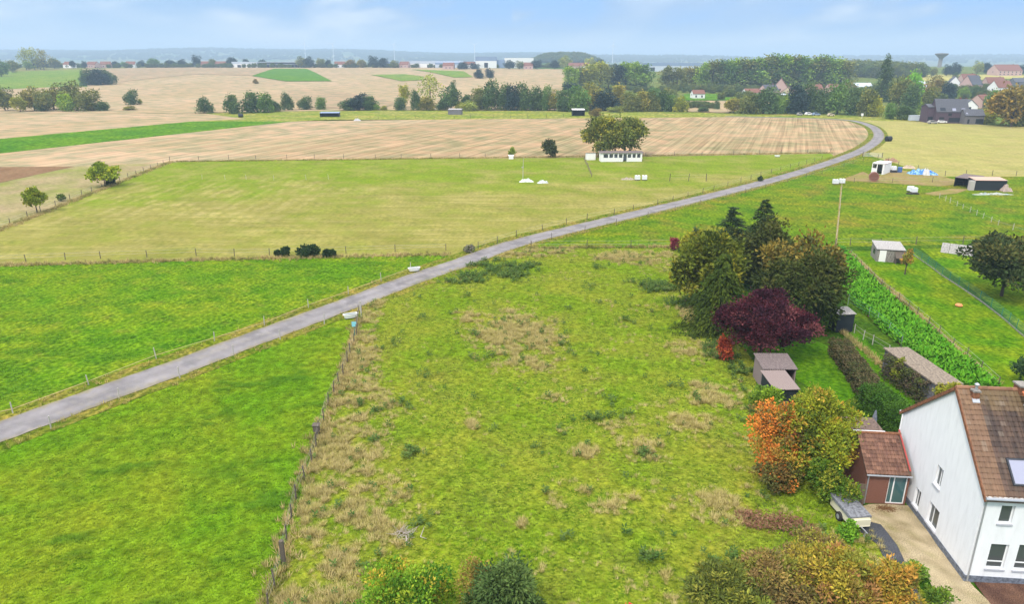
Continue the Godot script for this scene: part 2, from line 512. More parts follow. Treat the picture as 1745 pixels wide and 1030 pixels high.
# far trees: a few shapes at the size that they have, copied; each copy is a thing of its own
var far_shapes := {}
func far_tree(called: String, label: String, kind: String, tone: String, d: Array, group: String) -> Node3D:   # d: x, z, height, width
	if not far_shapes.has(kind):
		var pal := [Color(0.26, 0.32, 0.10), Color(0.18, 0.24, 0.08), Color(0.33, 0.37, 0.11), Color(0.24, 0.32, 0.11)]
		var list := []
		for k in 3:
			var bl := []
			var n := 2800; var z := 0.55
			var th := 4.0
			match kind:
				"round":       # about 10 m high and 10 m wide
					bl = [[Vector3(0, 5.6, 0), Vector3(3.6, 3.7, 3.6)], [Vector3(rnd(1.5, 2.6), rnd(3.6, 5), rnd(-1, 1)), Vector3(2.4, 2.6, 2.4)], [Vector3(rnd(-2.6, -1.5), rnd(3.4, 5), rnd(-1, 1)), Vector3(2.4, 2.7, 2.4)], [Vector3(rnd(-1, 1), rnd(3.5, 5), 1.8), Vector3(2.2, 2.4, 2.2)]]
				"bush":        # leaves down to the ground
					bl = [[Vector3(0, 4.6, 0), Vector3(3.8, 4.4, 3.6)], [Vector3(2.4, 3.2, rnd(-1, 1)), Vector3(2.4, 3.2, 2.4)], [Vector3(-2.4, 3.0, rnd(-1, 1)), Vector3(2.4, 3.2, 2.4)], [Vector3(rnd(-1, 1), 2.0, 1.6), Vector3(3.0, 2.2, 2.2)]]
				"poplar":      # 10 m high, 4.6 m wide
					bl = [[Vector3(0, 3.7, 0), Vector3(2.2, 2.8, 2.2)], [Vector3(0, 6.3, 0), Vector3(2.0, 2.6, 2.0)], [Vector3(rnd(-0.3, 0.3), 8.3, 0), Vector3(1.4, 1.7, 1.4)]]
					z = 0.36; n = 1900; th = 7.0
				"cypress":
					bl = [[Vector3(0, 2.2, 0), Vector3(1.6, 2.4, 1.6)], [Vector3(0, 5, 0), Vector3(1.45, 2.6, 1.45)], [Vector3(0, 7.6, 0), Vector3(0.9, 2.4, 0.9)]]
					z = 0.3; n = 2200
				"sparse":
					bl = [[Vector3(0, 5.4, 0), Vector3(3.2, 4.4, 3.2)], [Vector3(1.6, 7.4, 0), Vector3(1.8, 2.4, 1.8)], [Vector3(-1.7, 6.8, 0), Vector3(1.8, 2.6, 1.8)]]
					n = 800; z = 0.42; th = 7.0
			var cr := crown_shape(bl, n, z, pal, 11, 0.45, 1.25, 0.1, 0.35).mesh()
			var lim := []
			for b in bl: lim.append(b[0])
			list.append([cr, trunk_shape(th, 0.2, lim).mesh()])
		far_shapes[kind] = list
	var e = far_shapes[kind][rng.randi() % 3]
	var t := thing(called, label, "bush" if called.contains("bush") else "tree", Vector3(d[0], hgt(d[0], d[1]), d[1]), rnd(0, TAU), group)
	var w: float = {"round": 10.2, "bush": 10.0, "poplar": 4.8, "cypress": 3.4, "sparse": 7.4}[kind]
	t.scale = Vector3(d[3] / w * 1.14, d[2] / 10.0 * 1.09, d[3] / w * 1.14)
	put("crown", e[0], M[tone], t)
	put("trunk", e[1], M.bark, t)
	return t

# ---------------------------------------------------------------- fences
func fence(called: String, label: String, line: Array, gap: float, high: float, r: float, postmat: Material, wires: Array, o := {}) -> Node3D:
	var t := thing(called, label, o.get("category", "fence"), G(line[0]), 0.0, o.get("group", ""))
	var s := Shape.new()
	if o.get("square", false):
		s.boxy(Vector3(-r, -0.3, -r), Vector3(r, high, r))
	else:
		s.tube(Vector3(0, -0.3, 0), Vector3(0, high, 0), r, r * 0.9, 6)
	var pm := s.mesh()
	var spots := []
	for i in line.size() - 1:
		var steps := maxi(1, int(round(line[i].distance_to(line[i + 1]) / gap)))
		for k in steps:
			spots.append(line[i].lerp(line[i + 1], (k + rnd(-0.12, 0.12) * (1.0 if k else 0.0)) / steps))
	spots.append(line[-1])
	for p in spots:
		var q := put("post", pm, postmat, t)
		q.position = G(p) - t.position
		q.rotation = Vector3(rnd(-0.06, 0.06), rnd(0, TAU), rnd(-0.06, 0.06)) * (1.0 if not o.get("square", false) else 0.2)
		q.scale.y = rnd(0.88, 1.1)
	for h in wires:
		var w := Shape.new()
		for i in spots.size() - 1:
			w.tube(G(spots[i], high * h) - t.position, G(spots[i + 1], high * h) - t.position, o.get("wire_r", 0.012), o.get("wire_r", 0.012), 3, false)
		put(o.get("wire_name", "wire"), w, o.get("wire_mat", M.wire), t)
	return t

# ---------------------------------------------------------------- buildings
func wall_with_holes(s: Shape, o: Vector3, ux: Vector3, w: float, h: float, holes: Array, inward: Vector3) -> void:   # holes: [x0, y0, x1, y1]
	var xs := [0.0, w]
	var ys := [0.0, h]
	for q in holes:
		xs.append_array([q[0], q[2]]); ys.append_array([q[1], q[3]])
	xs.sort(); ys.sort()
	for i in xs.size() - 1:
		for j in ys.size() - 1:
			var mx: float = (xs[i] + xs[i + 1]) / 2
			var my: float = (ys[j] + ys[j + 1]) / 2
			if xs[i + 1] - xs[i] < 0.001 or ys[j + 1] - ys[j] < 0.001: continue
			if holes.any(func(q): return mx > q[0] and mx < q[2] and my > q[1] and my < q[3]): continue
			s.quad(o + ux * xs[i] + Vector3.UP * ys[j], o + ux * xs[i + 1] + Vector3.UP * ys[j], o + ux * xs[i + 1] + Vector3.UP * ys[j + 1], o + ux * xs[i] + Vector3.UP * ys[j + 1])
	for q in holes:
		var a: Vector3 = o + ux * q[0] + Vector3.UP * q[1]
		var b: Vector3 = o + ux * q[2] + Vector3.UP * q[1]
		var c: Vector3 = o + ux * q[2] + Vector3.UP * q[3]
		var d: Vector3 = o + ux * q[0] + Vector3.UP * q[3]
		s.quad(a, a + inward, b + inward, b); s.quad(b, b + inward, c + inward, c)
		s.quad(c, c + inward, d + inward, d); s.quad(d, d + inward, a + inward, a)

func window(parent: Node3D, called: String, o: Vector3, ux: Vector3, out: Vector3, q: Array, back: float, bars: Array, frame: Material, glass: Material, sill := true) -> void:
	# a window set back into its opening q; bars: fractions of the height (positive) or of the width (negative) with a glazing bar
	var at: Vector3 = o + ux * q[0] + Vector3.UP * q[1] - out * back
	var w: float = q[2] - q[0]
	var h: float = q[3] - q[1]
	var b := Basis(ux, Vector3.UP, out)
	var s := Shape.new()
	var f := 0.065
	s.box(at + ux * w / 2 + Vector3.UP * f / 2, Vector3(w - 0.01, f, 0.07), b)
	s.box(at + ux * w / 2 + Vector3.UP * (h - f / 2), Vector3(w - 0.01, f, 0.07), b)
	s.box(at + ux * f / 2 + Vector3.UP * h / 2, Vector3(f, h - f * 2, 0.07), b)
	s.box(at + ux * (w - f / 2) + Vector3.UP * h / 2, Vector3(f, h - f * 2, 0.07), b)
	for k in bars:
		if k > 0: s.box(at + ux * w / 2 + Vector3.UP * h * k, Vector3(w - f * 2, 0.075, 0.066), b)
		else: s.box(at + ux * w * -k + Vector3.UP * h / 2, Vector3(0.075, h - f * 2, 0.066), b)
	var fr := put(called, s, frame, parent)
	var g := Shape.new()
	g.box(at + ux * w / 2 + Vector3.UP * h / 2, Vector3(w - f * 1.6, h - f * 1.6, 0.02), b)
	put("pane", g, glass, fr)
	if sill:
		var k := Shape.new()
		k.box(at + ux * w / 2 - Vector3.UP * 0.045 + out * (back + 0.03) * 0.5, Vector3(w + 0.12, 0.085, back + 0.13), b)
		put("sill", k, M.sill, fr)

func tiles(s: Shape, o: Vector3, ux: Vector3, up: Vector3, wide: float, long: float, tw: float, th: float, hue: Callable, skip := Rect2()) -> void:
	var nrm := ux.cross(up).normalized()
	var nu := int(wide / tw)
	var nl := int(long / th)
	for j in nl:
		for i in nu:
			if skip.has_area() and skip.has_point(Vector2((i + 0.5) * tw, (j + 0.5) * th)): continue
			s.paint(hue.call((i + 0.5) * tw, (j + 0.5) * th))
			var a := o + ux * i * tw + up * j * th
			var lift := nrm * (0.035 + rnd(0, 0.008))
			var crest := nrm * 0.05
			var u2 := up * th * 1.12
			var m1 := ux * tw * 0.35
			var m2 := ux * tw * 0.75
			var e := ux * tw * 0.97
			s.quad(a + lift, a + m1 + lift + crest, a + m1 + u2 + crest, a + u2)
			s.quad(a + m1 + lift + crest, a + m2 + lift, a + m2 + u2, a + m1 + u2 + crest)
			s.quad(a + m2 + lift, a + e + lift * 1.2, a + e + u2 + crest * 0.3, a + m2 + u2)
			s.quad(a, a + m1, a + m1 + lift + crest, a + lift); s.quad(a + m1, a + e, a + e + lift, a + m1 + lift + crest)

func corrugated(s: Shape, a: Vector3, ux: Vector3, up: Vector3, wide: float, long: float, pitch := 0.18, deep := 0.04) -> void:
	var n := int(wide / pitch)
	var nrm := ux.cross(up).normalized()
	var k := wide / n
	for i in n:
		var p := a + ux * i * k
		s.quad(p, p + ux * k / 2 + nrm * deep, p + ux * k / 2 + nrm * deep + up * long, p + up * long)
		s.quad(p + ux * k / 2 + nrm * deep, p + ux * k, p + ux * k + up * long, p + ux * k / 2 + nrm * deep + up * long)
	s.quad(a - nrm * 0.03, a + up * long - nrm * 0.03, a + ux * wide + up * long - nrm * 0.03, a + ux * wide - nrm * 0.03)

func white_house() -> void:
	var t := thing("white_house", "two storey white rendered house with weathered brown tiled roof and roof window", "house", Vector3(25.7, 0, -32.8), -0.097)
	var W := 11.5; var D := 10.3; var eave := 5.8; var ridge := 9.85; var rs := 4.7; var rear := 5.35
	var hf := [[0.98, 3.95, 1.68, 5.1], [3.6, 3.95, 4.4, 5.1], [0.95, 0.95, 1.9, 2.6], [2.42, 0.95, 3.5, 2.65], [5.4, 0.1, 6.4, 2.5], [5.4, 3.95, 6.3, 5.1]]
	var s := Shape.new()
	wall_with_holes(s, Vector3(0, 0, 0), Vector3.RIGHT, W, eave, hf, Vector3(0, 0, -0.24))
	# gable: measured from the rear corner towards the front
	var hg := []
	for q in [[4.25, 3.2, 5.0, 4.55], [6.1, 0.45, 6.85, 1.75], [3.7, 0.5, 4.95, 1.95]]:
		hg.append([D - q[2], q[1], D - q[0], q[3]])
	wall_with_holes(s, Vector3(0, 0, -D), Vector3.BACK, D, rear, hg, Vector3(0.24, 0, 0))
	s.quad(Vector3(0, rear, -D), Vector3(0, rear, 0), Vector3(0, eave, 0), Vector3(0, ridge, -rs))
	s.quad(Vector3(W, 0, 0), Vector3(W, 0, -D), Vector3(W, rear, -D), Vector3(W, eave, 0))
	s.tri(Vector3(W, eave, 0), Vector3(W, rear, -D), Vector3(W, ridge, -rs))
	s.quad(Vector3(W, 0, -D), Vector3(0, 0, -D), Vector3(0, rear, -D), Vector3(W, rear, -D))
	put("wall", s, M.render, t)
	var pl := Shape.new()
	pl.boxy(Vector3(-0.05, -0.1, -D), Vector3(-0.003, 0.42, 0.05)); pl.boxy(Vector3(-0.003, -0.1, 0.003), Vector3(W, 0.42, 0.05))
	put("plinth", pl, M.bluestone, t)
	for i in hf.size():
		window(t, "window" if i != 4 else "front_door", Vector3.ZERO, Vector3.RIGHT, Vector3.BACK, hf[i], 0.16, [0.26] if i in [2, 3] else [], M.pvc, M.glass)
	for q in hg:
		window(t, "window", Vector3(0, 0, -D), Vector3.BACK, Vector3.LEFT, q, 0.16, [-0.35] if q[3] < 2.5 else [-0.5], M.pvc, M.glass)
	# roof slabs, then the tiles
	var fu := (Vector3(0, ridge - eave, -rs)).normalized()
	var fl := Vector2(ridge - eave, rs).length()
	var ru := (Vector3(0, ridge - rear, D - rs)).normalized()
	var rl := Vector2(ridge - rear, D - rs).length()
	var sl := Shape.new()
	var over := 0.45
	var ft := Vector3(-0.1, eave, 0) - fu * over
	sl.quad(ft, ft + Vector3(W + 0.2, 0, 0), ft + Vector3(W + 0.2, 0, 0) + fu * (fl + over), ft + fu * (fl + over))
	var rt := Vector3(W + 0.1, rear, -D) - ru * 0.3
	sl.quad(rt, rt - Vector3(W + 0.2, 0, 0), rt - Vector3(W + 0.2, 0, 0) + ru * (rl + 0.3), rt + ru * (rl + 0.3))
	var roof := put("roof", sl, M.timber, t)
	var tl := Shape.new()
	var hue := func(x, y):
		var k := weave(Color(0.10, 0.066, 0.050), Color(0.062, 0.045, 0.038), 0.5 + nz(x * 5.0, y, 1.6) * 0.9)
		k = weave(k, Color(0.19, 0.13, 0.06), smoothstep(4.9, 6.2, y + nz(x, y, 1.0) * 0.5) * 0.6)
		k = weave(k, Color(0.21, 0.125, 0.075), smoothstep(1.25, 0.9, x) * 0.75 + smoothstep(1.0, 0.3, y) * 0.3)
		k = weave(k, Color(0.30, 0.25, 0.20), smoothstep(0.6, 1.0, nz(x * 2.0, y * 0.6 + 80, 0.9)) * 0.3)
		return k * rnd(0.88, 1.12)
	tiles(tl, Vector3(-0.12, eave + 0.06, 0.02) - fu * over, Vector3.RIGHT, fu, W + 0.2, fl + over, 0.27, 0.31, hue, Rect2(1.62, 0.95, 1.3, 1.5))
	tiles(tl, Vector3(W + 0.1, rear + 0.06, -D) - ru * 0.3, Vector3.LEFT, ru, W + 0.2, rl + 0.3, 0.27, 0.31, hue)
	for i in int((W + 0.2) / 0.34):
		tl.paint(Color(0.23, 0.12, 0.07) * rnd(0.75, 1.2))
		tl.tube(Vector3(-0.12 + i * 0.34, ridge + 0.05, -rs), Vector3(0.22 + i * 0.34, ridge + 0.065, -rs), 0.13, 0.14, 7)
	var tp := put("roof_tiles", tl, M.tile, roof)
	tp.set_meta("kind", "stuff")
	var vb := Shape.new()   # the orange edge of the gable
	for q in [[ft, fu, fl + over], [rt - Vector3(W + 0.2, 0, 0), ru, rl + 0.3]]:
		vb.box(q[0] + q[1] * q[2] / 2 + Vector3(-0.03, 0, 0), Vector3(0.06, 0.2, q[2]), Basis(Vector3.RIGHT, Vector3.RIGHT.cross(q[1]), q[1]))
	put("verge_board", vb, M.brick_trim, roof)
	# roof window
	var b := Basis(Vector3.RIGHT, fu, Vector3.RIGHT.cross(fu))
	var sk := Shape.new()
	var ctr := Vector3(-0.12 + 1.62 + 0.62, eave + 0.06, 0.02) + fu * (0.95 + 0.72 - over) + b.z * 0.06
	for q in [[Vector3(0, 0.72, 0), Vector3(1.3, 0.09, 0.16)], [Vector3(0, -0.72, 0), Vector3(1.3, 0.09, 0.16)], [Vector3(0.605, 0, 0), Vector3(0.09, 1.35, 0.16)], [Vector3(-0.605, 0, 0), Vector3(0.09, 1.35, 0.16)]]:
		sk.box(ctr + b * q[0], q[1], b)
	var rw := put("roof_window", sk, M.darkmetal, t)
	var gl := Shape.new()
	gl.box(ctr + b.z * 0.03, Vector3(1.14, 1.37, 0.03), b)
	put("pane", gl, M.skyglass, rw)
	# gutter, cornice, downpipe
	var gu := Shape.new()
	gu.boxy(Vector3(-0.1, eave - 0.32, 0.003), Vector3(W, eave - 0.05, 0.3))
	put("cornice", gu, M.cornice, t)
	var gt := Shape.new()
	gt.tube(Vector3(-0.15, eave - 0.1, 0.37), Vector3(W, eave - 0.1, 0.37), 0.075, 0.075, 7)
	put("gutter", gt, M.zinc, t)
	var dp := Shape.new()
	dp.tube(Vector3(0.1, eave - 0.3, 0.06), Vector3(0.1, 0.1, 0.1), 0.045, 0.045, 7)
	dp.tube(Vector3(0.1, eave - 0.15, 0.33), Vector3(0.1, eave - 0.35, 0.06), 0.045, 0.045, 6)
	put("downpipe", dp, M.zinc, t)
	var dq := Shape.new()
	dq.tube(Vector3(-0.06, rear - 0.1, -D + 0.1), Vector3(-0.06, 0.1, -D + 0.1), 0.05, 0.05, 7)
	dq.tube(Vector3(-0.1, rear - 0.08, -D - 0.28), Vector3(W, rear - 0.08, -D - 0.28), 0.075, 0.075, 6)
	put("downpipe", dq, M.pvc, t)
	# chimneys
	for q in [[0.75, 0.5, 0.45, 0.45, "small"], [3.55, 0.95, 1.0, 0.0, "big"]]:
		var c := Shape.new()
		var base := Vector3(q[0], ridge, -rs + q[3])
		c.boxy(base + Vector3(-q[1] * 0.35, -0.9, -q[1] * 0.35), base + Vector3(q[1] * 0.35, q[2] * 0.55 - 0.2, q[1] * 0.35))
		var ch := put("chimney", c, M.brick_trim, roof)
		var cap := Shape.new()
		cap.boxy(base + Vector3(-q[1] * 0.42, q[2] * 0.55 - 0.198, -q[1] * 0.42), base + Vector3(q[1] * 0.42, q[2] * 0.55 - 0.1, q[1] * 0.42))
		put("cap", cap, M.concrete, ch)
		var fl2 := Shape.new()
		fl2.box(base + Vector3(0, -0.42, q[1] * 0.35 + 0.05), Vector3(q[1] * 0.8, 0.03, 0.3), Basis(Vector3.RIGHT, 0.75))
		put("flashing", fl2, M.zinc, ch)
		if q[4] == "small":
			var co := Shape.new()
			co.tube(base + Vector3(0, 0.15, 0), base + Vector3(0, 0.5, 0), 0.07, 0.07, 7)
			co.lathe(base, [[0.12, 0.42], [0.14, 0.5], [0.02, 0.6]], 8)
			put("cowl", co, M.zinc, ch)
	# dormer with a red tiled roof at the edge of the picture
	var dm := Shape.new()
	dm.boxy(Vector3(3.3, eave + 1.6, -rs + 0.2), Vector3(5.6, ridge - 0.5, -1.75))
	var dr := put("dormer", dm, M.zinc, roof)
	var dt := Shape.new()
	dt.paint(Color(0.42, 0.11, 0.04))
	tiles(dt, Vector3(3.1, ridge - 0.45, -1.6), Vector3.RIGHT, Vector3(0, 0.28, -0.96).normalized(), 2.7, 2.6, 0.27, 0.31, func(x, y): return Color(0.42, 0.12, 0.045) * rnd(0.8, 1.2))
	dt.box(Vector3(4.4, ridge - 0.2, -2.7), Vector3(2.6, 0.05, 2.5), Basis(Vector3.RIGHT, 0.28))
	put("dormer_roof", dt, M.tile, dr)

func brick_annex() -> void:
	var t := thing("brick_annex", "low red brick annex with tiled roof and teal glazed door against the white house", "annex", Vector3(26.15, 0, -40.05), -0.097)
	# local x runs left (negative) from the house wall, z towards the viewer
	var W := 2.75; var D := 4.4; var ev := 2.45; var rg := 4.0; var rz := -2.3
	var s := Shape.new()
	wall_with_holes(s, Vector3(-W, 0, 0), Vector3.RIGHT, W, ev, [[W - 1.27, 0.05, W - 0.1, 2.15]], Vector3(0, 0, -0.2))
	s.quad(Vector3(-W, 0, -D), Vector3(-W, 0, 0), Vector3(-W, ev, 0), Vector3(-W, ev, -D))
	s.tri(Vector3(-W, ev, -D), Vector3(-W, ev, 0), Vector3(-W, rg, rz))
	s.quad(Vector3(0, 0, -D), Vector3(-W, 0, -D), Vector3(-W, ev, -D), Vector3(0, ev, -D))
	put("wall", s, M.brick, t)
	window(t, "door", Vector3(-W, 0, 0), Vector3.RIGHT, Vector3.BACK, [W - 1.27, 0.05, W - 0.1, 2.15], 0.1, [-0.3], M.pvc, M.teal, false)
	var up := Vector3(0, rg - ev, rz).normalized()
	var long := Vector2(rg - ev, rz).length() + 0.25
	var back := Vector3(0, rg - ev, D + rz).normalized()
	var sl := Shape.new()
	var e := Vector3(-W - 0.1, ev, 0) - up * 0.25
	sl.quad(e, e + Vector3(W + 0.1, 0, 0), e + Vector3(W + 0.1, 0, 0) + up * long, e + up * long)
	sl.quad(Vector3(0, ev, -D), Vector3(-W - 0.1, ev, -D), Vector3(-W - 0.1, rg, rz), Vector3(0, rg, rz))
	var roof := put("roof", sl, M.timber, t)
	var tl := Shape.new()
	tiles(tl, e + Vector3(0, 0.05, 0), Vector3.RIGHT, up, W + 0.1, long, 0.24, 0.29, func(x, y): return weave(Color(0.20, 0.105, 0.07), Color(0.135, 0.07, 0.05), 0.5 + nz(x * 3, y, 0.9)) * rnd(0.75, 1.2))
	put("roof_tiles", tl, M.tile, roof).set_meta("kind", "stuff")
	var r2 := Shape.new()
	r2.tube(Vector3(-W - 0.1, rg + 0.06, rz), Vector3(0, rg + 0.06, rz), 0.11, 0.11, 7)
	put("ridge", r2, M.brick_trim, roof)
	var fl := Shape.new()
	fl.box(Vector3(-0.06, ev + 0.55 * (rg - ev) + 0.12, rz * 0.55), Vector3(0.1, 0.05, long), Basis(Vector3.RIGHT, Vector3.RIGHT.cross(-up), -up))
	put("flashing", fl, M.redpaint, roof)
	var g := Shape.new()
	g.tube(e + Vector3(0, -0.02, 0.05), e + Vector3(W + 0.1, -0.02, 0.05), 0.06, 0.06, 7)
	put("gutter", g, M.zinc, t)
	var d := Shape.new()
	d.tube(Vector3(-W + 0.12, ev - 0.1, 0.08), Vector3(-W + 0.12, 0, 0.08), 0.045, 0.045, 7)
	put("downpipe", d, M.zinc, t)
	# flat part behind with a white edge
	var k := Shape.new()
	k.boxy(Vector3(-3.6, 0, -D - 2.2), Vector3(0, 2.85, -D - 0.003))
	put("rear_wall", k, M.brick, t)
	var f := Shape.new()
	f.boxy(Vector3(-3.7, 2.853, -D - 2.3), Vector3(0, 2.95, -D - 0.05))
	var fr := put("flat_roof", f, M.brownfelt, t)
	var w := Shape.new()
	w.boxy(Vector3(-3.72, 2.953, -D - 0.15), Vector3(0, 3.03, -D - 0.02))
	put("white_edging", w, M.pvc, fr)

func far_house(called: String, label: String, at: Vector2, w: float, d: float, eave: float, ridge: float, turn: float, wall: Material, roof: Material, o := {}) -> Node3D:
	var t := thing(called, label, o.get("category", "house"), G(at), turn, o.get("group", ""))
	var s := Shape.new()
	var x := w / 2
	var z := d / 2
	s.quad(Vector3(-x, -1, z), Vector3(x, -1, z), Vector3(x, eave, z), Vector3(-x, eave, z))
	s.quad(Vector3(x, -1, -z), Vector3(-x, -1, -z), Vector3(-x, eave, -z), Vector3(x, eave, -z))
	for k in [-1, 1]:
		s.quad(Vector3(k * x, -1, -z * k), Vector3(k * x, -1, z * k) if k < 0 else Vector3(k * x, -1, z * k), Vector3(k * x, eave, z * k), Vector3(k * x, eave, -z * k))
		s.tri(Vector3(k * x, eave, -z), Vector3(k * x, eave, z), Vector3(k * x, ridge, 0))
	put("wall", s, wall, t)
	var r := Shape.new()
	var sl := Vector2(z + 0.3, ridge - eave)
	for k in [-1, 1]:
		var up := Vector3(0, ridge - eave, -z * k).normalized()
		var nn := Vector3(0, z, (ridge - eave) * k).normalized()
		var mid := Vector3(0, (eave + ridge) / 2, z * k / 2) + nn * 0.1 - up * 0.15
		r.box(mid, Vector3(w + 0.5, 0.16, Vector2(z, ridge - eave).length() + 0.4), Basis(Vector3.RIGHT, nn, Vector3.RIGHT.cross(nn)))
	var rf := put("roof", r, roof, t)
	if o.get("chimney", true) and w < 30:
		var c := Shape.new()
		c.boxy(Vector3(x * 0.6 - 0.3, ridge - 0.6, -0.3), Vector3(x * 0.6 + 0.3, ridge + 0.8, 0.3))
		put("chimney", c, M.brick_trim, rf)
	for q in o.get("openings", []):   # [part, side, centre along the wall, bottom, width, height]
		var g := Shape.new()
		if q[1] == "front": g.boxy(Vector3(q[2] - q[4] / 2, q[3], z - 0.1), Vector3(q[2] + q[4] / 2, q[3] + q[5], z + 0.03))
		elif q[1] == "left": g.boxy(Vector3(-x - 0.03, q[3], q[2] - q[4] / 2), Vector3(-x + 0.1, q[3] + q[5], q[2] + q[4] / 2))
		elif q[1] == "right": g.boxy(Vector3(x - 0.1, q[3], q[2] - q[4] / 2), Vector3(x + 0.03, q[3] + q[5], q[2] + q[4] / 2))
		else:   # on the front slope of the roof
			var up := Vector3(0, ridge - eave, -z).normalized()
			var nn := Vector3(0, z, ridge - eave).normalized()
			g.box(Vector3(q[2], eave, z) + up * q[3] + nn * 0.2, Vector3(q[4], 0.12, q[5]), Basis(Vector3.RIGHT, nn, Vector3.RIGHT.cross(nn)))
		put(q[0], g, M.skyglass if q[0] == "roof_window" else M.pvc if q[0] == "white_door" else M.darkglass, t if q[1] != "roof" else rf)
	return t

func big_shed(label: String, at: Vector2, w: float, d: float, h: float, turn: float, wall: Material, band: Material, group: String) -> void:
	var t := thing("industrial_hall", label, "building", G(at), turn, group)
	var s := Shape.new()
	s.boxy(Vector3(-w / 2, -2, -d / 2), Vector3(w / 2, h * 0.62, d / 2))
	put("wall", s, wall, t)
	var u := Shape.new()
	u.boxy(Vector3(-w / 2 - 0.1, h * 0.62, -d / 2 - 0.1), Vector3(w / 2 + 0.1, h, d / 2 + 0.1))
	put("roof_band", u, band, t)
	var doors := int(w / 22.0)
	for i in doors:
		var g := Shape.new()
		g.boxy(Vector3(-w / 2 + (i + 0.5) * w / doors - 3, 0, d / 2 - 0.2), Vector3(-w / 2 + (i + 0.5) * w / doors + 3, h * 0.45, d / 2 + 0.15))
		put("loading_door", g, M.darkglass, t)

func shed(called: String, label: String, at: Vector2, w: float, d: float, hf: float, hb: float, turn: float, wall: Material, roof: Material, open_front := false, o := {}) -> Node3D:   # lean-to: hf high in front, hb at the back
	var t := thing(called, label, o.get("category", "shed"), G(at), turn, o.get("group", ""))
	var s := Shape.new()
	var x := w / 2
	var z := d / 2
	for k in [-1, 1]:
		s.quad(Vector3(k * x, 0, z), Vector3(k * x, 0, -z), Vector3(k * x, hb, -z), Vector3(k * x, hf, z))
		s.quad(Vector3(k * (x - 0.1), 0, z), Vector3(k * (x - 0.1), 0, -z), Vector3(k * (x - 0.1), hb - 0.02, -z), Vector3(k * (x - 0.1), hf - 0.02, z))
		s.quad(Vector3(k * x, 0, z), Vector3(k * x, hf, z), Vector3(k * (x - 0.1), hf, z), Vector3(k * (x - 0.1), 0, z))
	s.boxy(Vector3(-x + 0.1, 0, -z), Vector3(x - 0.1, hb - 0.02, -z + 0.08))
	if not open_front:
		s.boxy(Vector3(-x + 0.1, 0, z - 0.08), Vector3(x - 0.1, hf - 0.02, z))
	put("wall", s, wall, t)
	var r := Shape.new()
	var up := Vector3(0, hb - hf, -d).normalized()
	var long := Vector2(hb - hf, d).length()
	corrugated(r, Vector3(-x - 0.12, hf + 0.03, z) - up * 0.15, Vector3.RIGHT, up, w + 0.24, long + 0.3, o.get("pitch", 0.2), 0.045)
	put("roof", r, roof, t)
	return t

func tank(label: String, at: Vector2, turn: float, group := "", up := 0.0) -> void:   # a white plastic tank in a cage on a pallet
	var t := thing("liquid_tank", label, "tank", G(at, up), turn, group)
	var s := Shape.new()
	s.boxy(Vector3(-0.58, 0.18, -0.48), Vector3(0.58, 1.12, 0.48))
	s.boxy(Vector3(-0.53, 1.12, -0.43), Vector3(0.53, 1.16, 0.43))
	put("container", s, M.whiteplastic, t)
	var c := Shape.new()
	for y in [0.2, 0.5, 0.8, 1.1]:
		for q in [[Vector3(-0.6, y, 0.5), Vector3(0.6, y, 0.5)], [Vector3(-0.6, y, -0.5), Vector3(0.6, y, -0.5)], [Vector3(-0.6, y, -0.5), Vector3(-0.6, y, 0.5)], [Vector3(0.6, y, -0.5), Vector3(0.6, y, 0.5)]]:
			c.tube(q[0], q[1], 0.012, 0.012, 4)
	put("cage", c, M.zinc, t)
	var p := Shape.new()
	for x in [-0.5, 0.0, 0.5]: p.boxy(Vector3(x - 0.06, -0.02, -0.5), Vector3(x + 0.06, 0.12, 0.5))
	p.boxy(Vector3(-0.6, 0.12, -0.5), Vector3(0.6, 0.178, 0.5))
	put("pallet", p, M.wood, t)
	var l := Shape.new()
	l.lathe(Vector3.ZERO, [[0.16, 1.16], [0.16, 1.21], [0.0, 1.22]], 10)
	put("lid", l, M.wood, t)

func trough(label: String, at: Vector2, turn: float) -> void:   # an old bathtub that cattle drink from
	var t := thing("bathtub_trough", label, "trough", G(at), turn)
	var s := Shape.new()
	var rim := []
	var low := []
	for i in 18:
		var w := TAU * i / 18
		var e := Vector3(signf(cos(w)) * pow(absf(cos(w)), 0.5) * 0.88, 0, signf(sin(w)) * pow(absf(sin(w)), 0.6) * 0.38)
		rim.append(e + Vector3(0, 0.6, 0)); low.append(e * 0.78 + Vector3(0, 0.14, 0))
	for i in 18:
		var j := (i + 1) % 18
		s.quad(low[i], low[j], rim[j], rim[i])
		s.quad(rim[i], rim[j], rim[j] * Vector3(0.92, 1, 0.88) + Vector3(0, 0.012, 0), rim[i] * Vector3(0.92, 1, 0.88) + Vector3(0, 0.012, 0))
		s.quad(rim[i] * Vector3(0.92, 1, 0.88), rim[j] * Vector3(0.92, 1, 0.88), low[j] * 0.95 + Vector3(0, 0.05, 0), low[i] * 0.95 + Vector3(0, 0.05, 0))
		s.tri(Vector3(0, 0.19, 0), low[i] * 0.95 + Vector3(0, 0.05, 0), low[j] * 0.95 + Vector3(0, 0.05, 0))
	put("tub", s, M.enamel, t)
	for q in [Vector3(-0.6, 0, 0.2), Vector3(0.6, 0, 0.2), Vector3(-0.6, 0, -0.2), Vector3(0.6, 0, -0.2)]:
		var f := Shape.new()
		f.tube(q - Vector3(0, 0.02, 0), q + Vector3(0, 0.18, 0), 0.03, 0.05, 6)
		put("foot", f, M.darkmetal, t)
	var w2 := Shape.new()
	for i in 18:
		w2.tri(Vector3(0, 0.5, 0), rim[i] * Vector3(0.86, 0, 0.82) + Vector3(0, 0.5, 0), rim[(i + 1) % 18] * Vector3(0.86, 0, 0.82) + Vector3(0, 0.5, 0))
	put("water", w2, M.water, t)

